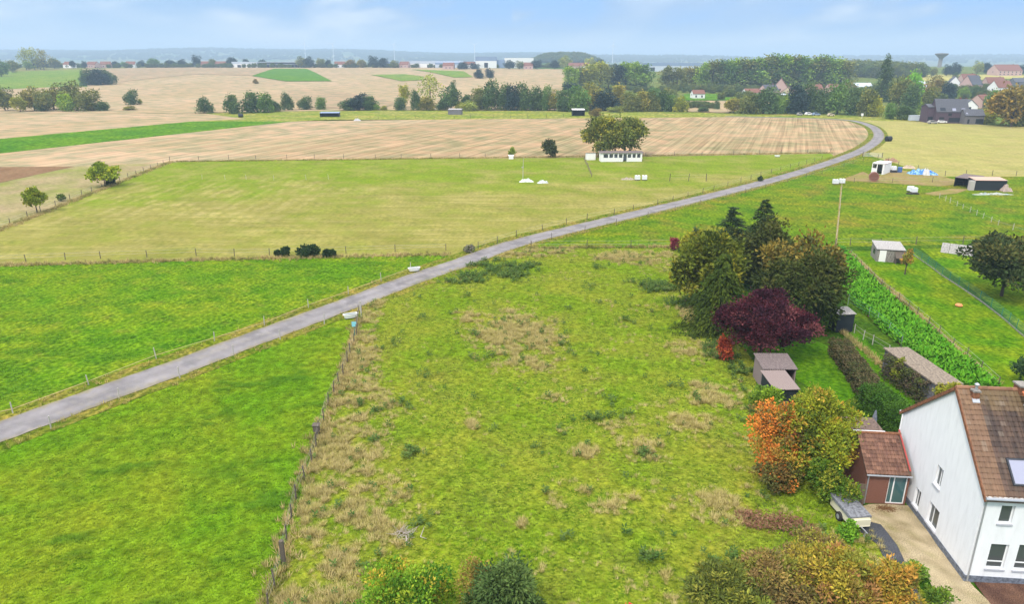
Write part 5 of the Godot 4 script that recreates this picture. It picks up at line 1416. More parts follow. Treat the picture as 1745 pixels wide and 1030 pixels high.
func garden_trees() -> void:
	var purple := [Color(0.055, 0.014, 0.02), Color(0.038, 0.012, 0.02), Color(0.08, 0.02, 0.026), Color(0.13, 0.042, 0.045)]
	plant("purple_maple", "broad purple-leaved maple over the corrugated sheds", "tree", Vector2(24.6, -64.7), [[Vector3(0, 4.6, 0), Vector3(3.2, 1.9, 3.0)], [Vector3(-2.6, 3.6, 0.3), Vector3(1.9, 1.6, 2.0)], [Vector3(2.9, 3.4, 0.3), Vector3(2.1, 1.4, 2.0)], [Vector3(0.2, 3.2, 1.9), Vector3(2.8, 1.6, 1.5)], [Vector3(-0.2, 5.8, -0.5), Vector3(2.1, 1.2, 2.0)], [Vector3(1.3, 3.8, -1.5), Vector3(2.6, 1.8, 1.8)]], 24000, 0.2, purple, M.leaf, {"sub": 16, "trunk": 4.0, "girth": 0.2, "subr": 0.36})
	near("red_bush", "small flaming red bush at the left foot of the purple maple", [20.9, -64.0, 2.5, 1.9], 0.1, 1300, 0.16, [Color(0.26, 0.045, 0.02), Color(0.17, 0.03, 0.02), Color(0.32, 0.08, 0.025)], {"category": "bush"})
	var dk := [Color(0.035, 0.06, 0.028), Color(0.025, 0.045, 0.022), Color(0.05, 0.075, 0.03)]
	conifer("weeping_conifer", "dark drooping conifer between the yellowing tree and the purple maple", Vector2(22.8, -72.8), 8.8, 7.6, 14000, 0.36, [Color(0.035, 0.055, 0.008), Color(0.026, 0.042, 0.007), Color(0.05, 0.07, 0.009)], 0.8, 0.5)
	near("walnut_tree", "yellowing green broadleaf tree at the meadow side of the dark conifers", [22.9, -77.7, 9.9, 8.8], 0.4, 10000, 0.32, [Color(0.105, 0.125, 0.016), Color(0.08, 0.10, 0.016), Color(0.17, 0.165, 0.018), Color(0.055, 0.075, 0.014)])
	conifer("pine_tree", "dark blue-green pine behind the yellowing broadleaf tree", Vector2(28.99, -91.03), 10.09, 8.0, 8500, 0.38, [Color(0.026, 0.045, 0.018), Color(0.018, 0.032, 0.014), Color(0.038, 0.056, 0.02)], 0.1, 0.4)
	conifer("spruce_tree", "tallest dark spruce with a pointed top behind the other garden trees", Vector2(33.85, -93.23), 10.77, 7.4, 8500, 0.36, [Color(0.024, 0.04, 0.016), Color(0.016, 0.03, 0.013), Color(0.036, 0.052, 0.018)], 0.3, 0.2)
	near("hornbeam", "brownish green tree leaning right below the pointed spruce", [32.2, -85.4, 9.6, 7.8], 0.8, 7000, 0.3, [Color(0.052, 0.065, 0.016), Color(0.072, 0.074, 0.018), Color(0.04, 0.05, 0.014)])
	near("ochre_tree", "ochre-tinted tree at the paddock side of the big dark tree", [33.3, -75.7, 9.8, 10.1], 0.5, 8000, 0.32, [Color(0.16, 0.12, 0.025), Color(0.11, 0.10, 0.028), Color(0.19, 0.145, 0.03), Color(0.075, 0.08, 0.028)])
	plant("dark_weeping_tree", "large dark green tree with sweeping boughs beside the tarred shed", "tree", Vector2(31.3, -71.6), near_blobs(9.0, 9.6, 0.2), 24000, 0.24, [Color(0.045, 0.058, 0.014), Color(0.032, 0.045, 0.012), Color(0.062, 0.068, 0.016), Color(0.04, 0.058, 0.012)], M.leaf, {"droop": 0.7, "elong": 1.9, "sub": 14})
	conifer("small_conifer", "small dark columnar conifer beside the yellow bush", Vector2(28.01, -105.18), 4.24, 2.6, 1500, 0.32, dk, 0.1)
	near("yellow_bush", "slender yellow bush between the red bush and the small conifer", [26.9, -106.6, 2.4, 1.6], 0.1, 700, 0.2, [Color(0.38, 0.33, 0.03), Color(0.26, 0.27, 0.03)], {"category": "bush"})
	near("crimson_bush", "small crimson bush at the corner of meadow and paddock", [25.4, -107.3, 2.0, 1.8], 0.1, 700, 0.2, [Color(0.20, 0.035, 0.05), Color(0.12, 0.03, 0.035)], {"category": "bush"})
	near("walnut_tree", "wide dark green walnut tree on the orchard lawn at the right edge", [61.6, -84.2, 7.8, 10.7], 1.6, 13000, 0.34, [Color(0.045, 0.065, 0.022), Color(0.06, 0.08, 0.025), Color(0.035, 0.05, 0.02), Color(0.085, 0.085, 0.025)], {"sub": 15})
	near("round_shrub", "round dark shrub on the lawn behind the chimney", [47.1, -58.7, 2.5, 2.8], 0.1, 2200, 0.17, [Color(0.03, 0.06, 0.025), Color(0.045, 0.08, 0.03)], {"category": "shrub"})
	near("sapling", "slim sapling with thin yellowing leaves beside the stone shed", [54.5, -93.8, 3.7, 1.8], 1.0, 420, 0.2, [Color(0.24, 0.19, 0.03), Color(0.16, 0.18, 0.03), Color(0.33, 0.17, 0.04)])
	near("dark_bush", "small dark bush at the fence behind the walnut tree", [72.0, -106.6, 1.7, 1.8], 0.1, 500, 0.22, dk, {"category": "bush"})
	near("green_bush", "bright green bush at the paddock end of the leaf crop", [50.2, -104.5, 1.3, 2.0], 0.1, 600, 0.22, [Color(0.06, 0.19, 0.02), Color(0.09, 0.22, 0.03)], {"category": "bush"})
	# the shrubbery in front of the annex
	near("orange_shrub", "tall shrub with glowing orange leaves left of the annex", [18.5, -43.6, 5.8, 4.4], 0.2, 7140, 0.148, [Color(0.50, 0.17, 0.03), Color(0.40, 0.14, 0.03), Color(0.22, 0.18, 0.03), Color(0.13, 0.10, 0.035), Color(0.30, 0.18, 0.035)], {"category": "shrub", "sub": 11, "subr": 0.36})
	near("ochre_shrub", "loose yellow-green shrub with orange tips in front of the annex roof", [21.2, -43.6, 6.6, 6.8], 0.1, 12750, 0.148, [Color(0.18, 0.21, 0.018), Color(0.13, 0.17, 0.018), Color(0.25, 0.25, 0.02), Color(0.09, 0.125, 0.018), Color(0.20, 0.22, 0.02), Color(0.30, 0.20, 0.03)], {"category": "shrub", "sub": 14, "subr": 0.34, "stray": 0.3, "elong": 1.6})
	near("laurel", "glossy dark green laurel at the lower edge of the autumn shrubs", [21.3, -40.6, 3.0, 3.6], 0.0, 6120, 0.133, [Color(0.06, 0.115, 0.014), Color(0.085, 0.15, 0.016), Color(0.13, 0.20, 0.02), Color(0.17, 0.18, 0.02)], {"category": "shrub"})
	near("olive_shrub", "low olive and bronze shrub on the meadow side of the orange shrub", [18.2, -41.6, 2.3, 3.2], 0.1, 5100, 0.133, [Color(0.10, 0.10, 0.025), Color(0.07, 0.075, 0.025), Color(0.16, 0.10, 0.03), Color(0.42, 0.15, 0.03)], {"category": "shrub"})
	near("lime_bush", "bright lime bush by the low pale-roofed shed", [21.6, -53.6, 2.2, 3.0], 0.1, 3740, 0.14, [Color(0.16, 0.24, 0.02), Color(0.11, 0.19, 0.02), Color(0.08, 0.14, 0.02)], {"category": "bush"})
	near("olive_bush", "olive bush behind the lime one near the shed", [24.2, -50.6, 3.4, 3.6], 0.1, 5100, 0.14, [Color(0.14, 0.16, 0.025), Color(0.10, 0.13, 0.025), Color(0.22, 0.20, 0.03)], {"category": "bush"})
	near("small_green_bush", "small vivid green bush beside the trailer's drawbar", [20.8, -36.6, 1.2, 1.4], 0.05, 700, 0.14, [Color(0.13, 0.26, 0.02), Color(0.08, 0.19, 0.02)], {"category": "bush"})
	near("drive_shrub", "low green shrub at the edge of the slate path", [22.9, -32.9, 0.9, 1.7], 0.05, 900, 0.13, [Color(0.09, 0.16, 0.02), Color(0.13, 0.20, 0.03)], {"category": "shrub"})
	near("drive_shrub", "dark green shrub at the lower end of the gravel drive", [23.0, -31.0, 1.0, 1.6], 0.05, 900, 0.13, [Color(0.07, 0.13, 0.02), Color(0.11, 0.17, 0.02)], {"category": "shrub"})
	# foot of the picture
	near("ash_bush", "bright green bush with yellow tips at the bottom beside the blue-green conifer", [-5.4, -29.0, 3.8, 5.2], 0.1, 11900, 0.125, [Color(0.09, 0.20, 0.015), Color(0.06, 0.14, 0.015), Color(0.16, 0.26, 0.02), Color(0.10, 0.19, 0.015), Color(0.07, 0.16, 0.015), Color(0.20, 0.25, 0.02), Color(0.32, 0.25, 0.03)], {"category": "bush", "sub": 14})
	near("bronze_bush", "thin bronze bush between the bright green bush and the conifer", [-1.9, -30.6, 3.2, 2.2], 0.1, 2550, 0.101, [Color(0.26, 0.16, 0.05), Color(0.20, 0.17, 0.04), Color(0.14, 0.17, 0.03)], {"category": "bush"})
	plant("weeping_cypress", "blue-green feathery conifer at the bottom of the meadow", "tree", Vector2(-0.4, -28.8), [[Vector3(0, 2.0, 0), Vector3(1.7, 1.9, 1.7)], [Vector3(0.9, 1.5, 0.3), Vector3(1.2, 1.4, 1.2)], [Vector3(-1.0, 1.4, 0.4), Vector3(1.2, 1.3, 1.2)], [Vector3(0.1, 3.3, 0), Vector3(0.9, 0.9, 0.9)], [Vector3(0.2, 1.2, 1.1), Vector3(1.3, 1.2, 1.0)]], 16000, 0.12, [Color(0.055, 0.09, 0.025), Color(0.04, 0.07, 0.02), Color(0.075, 0.115, 0.03)], M.leaf, {"droop": 0.7, "elong": 2.0, "sub": 14, "girth": 0.1})
	var och := [Color(0.26, 0.21, 0.03), Color(0.20, 0.15, 0.035), Color(0.34, 0.26, 0.035), Color(0.18, 0.18, 0.03), Color(0.26, 0.14, 0.05)]
	near("thorn_shrub", "big tangled ochre and brown shrub at the bottom beside the slate path", [17.2, -30.2, 4.2, 5.0], 0.1, 16150, 0.109, och, {"category": "shrub", "sub": 18, "subr": 0.33, "stray": 0.45, "elong": 2.0})
	near("thorn_shrub", "golden-tipped shrub hanging towards the lower end of the slate path", [19.4, -29.9, 3.7, 3.4], 0.1, 10200, 0.109, [Color(0.30, 0.22, 0.03), Color(0.20, 0.17, 0.03), Color(0.36, 0.20, 0.04), Color(0.14, 0.13, 0.03)], {"category": "shrub", "sub": 16, "subr": 0.33, "stray": 0.45, "elong": 2.0})
	near("thorn_shrub", "brownish shrub mass in front of the brushwood heap", [14.3, -30.9, 3.1, 5.2], 0.1, 12750, 0.109, [Color(0.19, 0.13, 0.05), Color(0.13, 0.11, 0.04), Color(0.17, 0.17, 0.03), Color(0.24, 0.17, 0.05)], {"category": "shrub", "sub": 16, "subr": 0.33, "stray": 0.45, "elong": 2.0})
	near("thorn_shrub", "pale olive brambles just before the covered trailer", [18.2, -33.8, 2.1, 3.8], 0.1, 7140, 0.109, [Color(0.17, 0.12, 0.05), Color(0.14, 0.13, 0.035), Color(0.20, 0.19, 0.03)], {"category": "shrub"})
	near("dark_shrub", "dark green willowy shrub left of the ochre ones at the bottom", [11.3, -30.0, 2.7, 4.6], 0.1, 9350, 0.117, [Color(0.09, 0.11, 0.02), Color(0.13, 0.15, 0.02), Color(0.07, 0.085, 0.02), Color(0.18, 0.18, 0.03)], {"category": "shrub", "droop": 0.4, "elong": 2.2, "stray": 0.45})
	# along the field fences
	for q in [[[-35.4, -103.5, 0.8, 1.0], "small dark bush, westernmost of those on the pasture's far fence"], [[-34.4, -103.5, 1.4, 1.2], "narrow dark bush west of the broad one on the pasture's far fence"], [[-31.3, -103.5, 1.7, 2.7], "broadest dark bush on the pasture's far fence"], [[-30.0, -103.5, 1.7, 1.8], "dark bush touching the broad one's east side on the fence"], [[-28.0, -103.1, 1.1, 1.2], "low dark bush among brambles east of the broad one on the fence"], [[-27.1, -103.1, 1.0, 0.8], "smallest dark bush, easternmost on the pasture's far fence"]]:
		near("fence_bush", q[1], q[0], 0.05, 800, 0.25, [Color(0.025, 0.05, 0.02), Color(0.04, 0.065, 0.022)], {"category": "bush", "group": "bushes on the pasture's far fence"})
	near("field_tree", "round yellow-green tree on the slanting fence of the hay meadow", [-96.2, -166.6, 5.4, 6.9], 1.2, 2600, 0.5, [Color(0.22, 0.27, 0.02), Color(0.15, 0.20, 0.02), Color(0.34, 0.34, 0.03)])
	near("field_bush", "small dark bush under the round yellow-green tree", [-96.2, -169.1, 1.7, 2.0], 0.05, 500, 0.35, dk, {"category": "bush"})
	near("field_tree", "small yellow-green tree with a dark stem low on the slanting fence", [-92.7, -135.9, 4.8, 3.9], 1.4, 1800, 0.4, [Color(0.20, 0.24, 0.02), Color(0.14, 0.18, 0.02), Color(0.30, 0.29, 0.025)])
	near("field_bush", "little green bush between the two trees on the slanting fence", [-95.2, -148.1, 1.4, 1.5], 0.05, 400, 0.3, [Color(0.09, 0.13, 0.02), Color(0.12, 0.15, 0.03)], {"category": "bush"})
	near("willow_clump", "big round willow clump behind the white shelter, the western half", [28.6, -223.5, 11.6, 15.4], 0.2, 6500, 0.6, [Color(0.15, 0.165, 0.03), Color(0.11, 0.13, 0.03), Color(0.24, 0.22, 0.03), Color(0.085, 0.105, 0.03)], {"sub": 16})
	near("willow_clump", "big round willow clump behind the white shelter, the darker eastern half", [35.2, -223.5, 11.6, 15.4], 0.2, 6500, 0.6, [Color(0.10, 0.125, 0.03), Color(0.08, 0.10, 0.03), Color(0.13, 0.15, 0.03), Color(0.20, 0.20, 0.035)], {"sub": 16})
	near("field_bush", "dark grey-green bush standing alone west of the willow clump", [11.9, -220.6, 5.2, 5.1], 0.1, 1500, 0.45, [Color(0.06, 0.075, 0.03), Color(0.085, 0.095, 0.03), Color(0.045, 0.055, 0.025)], {"category": "bush"})
	near("field_bush", "little yellow-green bush behind the small white box", [-0.1, -220.6, 2.9, 2.4], 0.05, 500, 0.35, [Color(0.18, 0.23, 0.025), Color(0.13, 0.18, 0.025)], {"category": "bush"})
	near("verge_bush", "tiny dark bush on the upper verge of the rising lane", [61.3, -174.4, 1.2, 1.5], 0.05, 300, 0.25, dk, {"category": "bush"})
	near("verge_bush", "grey tangled brush on the lane's verge where the hay meadow ends", [-6.6, -105.9, 1.1, 2.0], 0.05, 600, 0.22, [Color(0.20, 0.18, 0.15), Color(0.12, 0.13, 0.06)], {"category": "bush"})

func bale(label: String, at: Vector2, r: float, w: float, turn: float, m: Material, col: Color) -> void:
	var s := Shape.new()
	var axis := Vector3(w / 2, 0, 0)
	s.paint(col)
	s.tube(Vector3(0, r, 0) - axis, Vector3(0, r, 0) + axis, r, r, 18)
	s.paint(col * 0.75)
	for k in [-1, 1]: s.tube(Vector3(k * w * 0.505, r, 0), Vector3(k * w * 0.52, r, 0), r * 0.8, r * 0.7, 14)
	solid("round_bale", label, "bale", s, m, G(at), turn)

func paddock_things() -> void:
	# long open shelter
	var t := thing("field_shelter", "long white field shelter with a row of dark openings under the willow clump", "shelter", G(Vector2(32.21, -211.80)), 0.05)
	var L := 12.22
	var s := Shape.new()
	var holes := []
	for q in [[0.06, 0.17], [0.20, 0.29], [0.32, 0.40], [0.43, 0.52], [0.645, 0.73], [0.765, 0.84], [0.875, 0.955]]:
		holes.append([q[0] * L, 1.15, q[1] * L, 2.25])
	holes.append([0.54 * L, 0.02, 0.625 * L, 2.25])
	wall_with_holes(s, Vector3(-L / 2, 0, 1.6), Vector3.RIGHT, L, 2.5, holes, Vector3(0, 0, -0.1))
	s.boxy(Vector3(-L / 2, 0, -1.6), Vector3(-L / 2 + 0.1, 2.5, 1.595)); s.boxy(Vector3(L / 2 - 0.1, 0, -1.6), Vector3(L / 2, 2.5, 1.595)); s.boxy(Vector3(-L / 2, 0, -1.7), Vector3(L / 2, 2.4, -1.6))
	put("wall", s, M.whitewall, t)
	var r := Shape.new()
	corrugated(r, Vector3(-L / 2 - 0.3, 2.54, 1.85), Vector3.RIGHT, Vector3(0, 0.05, -1).normalized(), L + 0.9, 3.7)
	put("roof", r, M.corr, t)
	shed("small_white_shed", "small white hut at the western end of the long shelter", Vector2(23.65, -215.12), 2.6, 2.4, 2.1, 1.8, 0.1, M.whitewall, M.paleroof)
	var mast := Shape.new()
	mast.tube(Vector3(0, -0.3, 0), Vector3(0.1, 5.0, 0), 0.09, 0.05, 7)
	mast.boxy(Vector3(-0.3, 2.6, -0.1), Vector3(0.15, 2.9, 0.1))
	solid("wooden_mast", "thin pale mast rising beside the white troughs", "mast", mast, M.whitewood, G(Vector2(2.75, -178.99)))
	var pole := fence("rail_fence", "leaning pale rail fence running from the hut to the meadow", [Vector2(21.70, -215.12), Vector2(21.05, -196.60), Vector2(20.35, -180.90)], 5.0, 1.0, 0.08, M.wood, [0.4, 0.9], {"wire_mat": M.wood, "wire_r": 0.05, "wire_name": "rail"})
	fence("post_fence", "dark posts between the white tanks and the rising lane", [Vector2(38.94, -174.37), Vector2(43.59, -174.37), Vector2(47.94, -174.37)], 5.5, 1.9, 0.09, M.oldwood, [0.5, 0.8])
	fence("stake_fence", "white stakes in a row across the back of the hay meadow", [Vector2(-77.65, -177.11), Vector2(-71.91, -177.11), Vector2(-66.61, -177.11), Vector2(-59.40, -176.19), Vector2(-51.34, -176.19), Vector2(-46.00, -177.11)], 8.0, 1.3, 0.04, M.whitewood, [])
	tank("western one of two white caged tanks in the hay meadow", Vector2(31.27, -176.19), 0.1)
	tank("eastern one of two white caged tanks in the hay meadow", Vector2(33.03, -176.19), -0.1)
	heap("rubble_heap", "low heap of brown rubbish west of the white caged tanks", "heap", Vector2(29.07, -177.11), 3.5, 1.4, 0.5, M.tarp, [Color(0.28, 0.22, 0.15), Color(0.36, 0.33, 0.28)])
	heap("white_sheet", "crumpled white sheet at the foot of the thin mast", "sheet", Vector2(3.54, -173.47), 3.4, 1.6, 0.8, M.tarp, [Color(0.62, 0.64, 0.6), Color(0.48, 0.52, 0.48)])
	heap("white_sheet", "crumpled white and grey sheet east of the one at the mast", "sheet", Vector2(7.50, -171.70), 2.6, 1.6, 0.7, M.tarp, [Color(0.6, 0.64, 0.62), Color(0.25, 0.27, 0.26), Color(0.5, 0.52, 0.5)])
	var bx := Shape.new()
	bx.boxy(Vector3(-0.7, 0, -0.6), Vector3(0.7, 1.0, 0.6)); bx.box(Vector3(0, 1.03, 0), Vector3(1.6, 0.06, 1.4), Basis(Vector3.RIGHT, 0.12))
	solid("white_box", "small white hutch in front of the little yellow-green bush", "hutch", bx, M.whitewall, G(Vector2(-0.27, -216.47)))
	trough("white trough at the stubble fence near the lane's bend", Vector2(81.96, -220.63), 0.1)
	# shelter made of a white van body
	var v := thing("box_shelter", "white box body used as a shelter with an open doorway", "shelter", G(Vector2(97.72, -187.92)), -0.75)
	var w := Shape.new()
	wall_with_holes(w, Vector3(-1.5, 0, 3.0), Vector3.RIGHT, 3.0, 2.8, [[0.15, 1.5, 1.15, 2.6], [1.35, 0.05, 2.6, 2.6]], Vector3(0, 0, -0.12))
	w.boxy(Vector3(-1.5, 0, -3), Vector3(-1.4, 2.8, 2.995)); w.boxy(Vector3(1.4, 0, -3), Vector3(1.5, 2.8, 2.995)); w.boxy(Vector3(-1.4, 0, -3), Vector3(1.4, 2.8, -2.9))
	put("wall", w, M.whitewall, v)
	var wr := Shape.new()
	corrugated(wr, Vector3(-1.6, 2.83, 3.1), Vector3.RIGHT, Vector3.FORWARD, 3.2, 6.2, 0.3, 0.05)
	put("roof", wr, M.whitewall, v)
	var edge := Shape.new()
	edge.boxy(Vector3(1.503, 2.68, -3), Vector3(1.56, 2.82, 3.05))
	put("edge", edge, M.redpaint, v)
	bale("rusty brown round bale before the doorway of the white box shelter", Vector2(89.20, -174.37), 1.15, 1.3, 1.2, M.tarp, Color(0.24, 0.10, 0.07))
	heap("brushwood_heap", "brown brushwood behind the white box shelter", "brushwood", Vector2(111.52, -209.86), 4.5, 2.0, 1.2, M.tarp, [Color(0.35, 0.20, 0.11), Color(0.28, 0.17, 0.10)])
	tank("upright pale tank standing beside a blue barrel by the white box shelter", Vector2(101.53, -188.96), 0.15, "", 0.5)
	var q := Shape.new()
	q.boxy(Vector3(-0.8, 0, -0.7), Vector3(0.8, 0.5, 0.7)); q.boxy(Vector3(-0.5, 0.503, -0.4), Vector3(0.5, 0.55, 0.4))
	solid("dark_pallet", "dark low stand under the upright pale tank", "stand", q, M.darkmetal, G(Vector2(101.53, -188.96)))
	var bl := Shape.new()
	bl.lathe(Vector3.ZERO, [[0.55, 0.0], [0.6, 0.1], [0.6, 0.5], [0.57, 0.55], [0.6, 0.6], [0.6, 1.3], [0.5, 1.42], [0.0, 1.42]], 14)
	solid("blue_barrel", "dull blue barrel next to the upright pale tank", "barrel", bl, M.blue, G(Vector2(103.25, -188.96)))
	tank("white plastic tank, western of two where the pale worn strip begins", Vector2(77.94, -169.97), 0.05, "", 0.0)
	tank("white plastic tank, eastern of two where the pale worn strip begins", Vector2(79.88, -170.83), -0.12, "", 0.0)
	# blue tarpaulin
	heap("tarpaulin_heap", "long heap under crumpled bright blue tarpaulin in the paddock", "tarpaulin", Vector2(107.65, -185.86), 7.0, 3.0, 1.35, M.tarp, [Color(0.07, 0.24, 0.62), Color(0.14, 0.36, 0.72), Color(0.05, 0.18, 0.52), Color(0.32, 0.50, 0.74)], {"turn": -0.25})
	heap("white_sheet", "white sheet hanging over the middle of the blue tarpaulin", "sheet", Vector2(107.73, -184.35), 1.5, 2.2, 1.75, M.tarp, [Color(0.62, 0.62, 0.62), Color(0.55, 0.53, 0.50)], {"turn": -0.25})
	heap("timber_heap", "pale heap of boards between the barrel and the blue tarpaulin", "boards", Vector2(109.82, -196.60), 3.4, 1.6, 0.9, M.tarp, [Color(0.50, 0.40, 0.30), Color(0.42, 0.30, 0.2)])
	# white tank pair on a dark trailer in the grass
	tank("white tank tilted on dark tyres in the paddock, the western one", Vector2(89.90, -158.69), 0.4, "", 0.25)
	tank("white tank lying low on dark tyres in the paddock, the eastern one", Vector2(89.89, -157.20), 0.1, "", 0.2)
	var ty := thing("tyre_stack", "dark old tyres under the two white tanks in the paddock", "tyres", G(Vector2(89.29, -156.83)))
	for k in 5:
		var tr := TorusMesh.new()
		tr.inner_radius = 0.28; tr.outer_radius = 0.48; tr.rings = 18; tr.ring_segments = 8
		var to := put("tyre", tr, M.rubber, ty)
		to.position = Vector3(-1.0 + k * 0.5, 0.13, 0.35 + 0.3 * (k % 2))
	# black shelters
	shed("black_shelter", "open-fronted dark shelter with a grey roof behind the black-walled one", Vector2(107.73, -166.59), 4.2, 4.6, 2.1, 2.5, -0.95, M.black, M.corr, true)
	var b2 := shed("black_shelter", "black-walled shelter with a rusty pinkish roof in the paddock", Vector2(109.47, -162.55), 6.92, 3.2, 2.3, 2.6, -0.06, M.black, M.rustroof)
	var st := Shape.new()
	st.boxy(Vector3(-4.6, 0, 0.8), Vector3(-3.55, 2.2, 1.7))
	put("whitewashed_end", st, M.whitewood, b2)
	heap("silage_heap", "pinkish beige sheeted heap right of the black-walled shelter", "heap", Vector2(112.53, -160.22), 2.1, 1.8, 1.5, M.tarp, [Color(0.42, 0.33, 0.28), Color(0.36, 0.27, 0.24)])
	heap("junk_heap", "low line of pale junk along the foot of the black shelters", "heap", Vector2(106.56, -155.73), 9.0, 0.8, 0.5, M.tarp, [Color(0.5, 0.48, 0.42), Color(0.3, 0.34, 0.2), Color(0.36, 0.42, 0.46)])
	bale("black wrapped bale in the dry pasture just inside the lane's bend", Vector2(139.35, -266.33), 0.95, 1.9, 0.2, M.black, Color(1, 1, 1))
	# field gate beside the lane
	var g := thing("field_gate", "pale tubular field gate beside the lane's bend", "gate", G(Vector2(111.37, -220.63)), -0.35)
	var gw := 5.26
	for y in [0.25, 0.5, 0.8, 1.15]:
		var rl := Shape.new()
		rl.tube(Vector3(-gw / 2, y, 0), Vector3(gw / 2, y, 0), 0.04, 0.04, 6)
		put("rail", rl, M.zinc, g)
	for k in [-1, 1]:
		var ps := Shape.new()
		ps.tube(Vector3(k * (gw / 2 + 0.1), -0.3, 0), Vector3(k * (gw / 2 + 0.1), 1.5, 0), 0.09, 0.09, 8)
		put("post", ps, M.oldwood, g)
	# sheds on the grass bank
	shed("bank_shelter", "long low black animal shelter on the grass bank, westernmost of three", Vector2(-97.42, -389.61), 10.0, 4.0, 2.0, 2.4, 0.03, M.black, M.bluesteel, true)
	shed("bank_shelter", "grey shelter with a pale roof in the middle of the grass bank", Vector2(-31.73, -407.35), 7.4, 5.0, 2.6, 3.0, -0.1, M.stone, M.paleroof)
	shed("bank_shelter", "open black shelter with a white roof, easternmost on the grass bank", Vector2(35.99, -396.08), 6.6, 4.5, 3.2, 3.6, 0.05, M.black, M.whitewall, true)
	fence("bank_fence", "row of dark posts along the back edge of the stubble field", [Vector2(-79.26, -373.31), Vector2(-40.01, -373.31), Vector2(-0.77, -381.29), Vector2(27.25, -385.41)], 9.5, 1.6, 0.10, M.oldwood, [])
	heap("grey_boulder", "pale grey wrapped heap at the western tip of the grass bank", "heap", Vector2(-77.20, -361.94), 3.5, 2.0, 1.2, M.tarp, [Color(0.5, 0.52, 0.55), Color(0.42, 0.40, 0.38)])
	far_tree("rust_bush", "rust-red bush beside the open black shelter on the grass bank", "bush", "brown", [45.0, -393.9, 3.7, 7.0], "")
	bale("dark bale lying at the edge of the vivid green strip", Vector2(-143.74, -385.41), 0.9, 2.2, 0.1, M.black, Color(1, 1, 1))

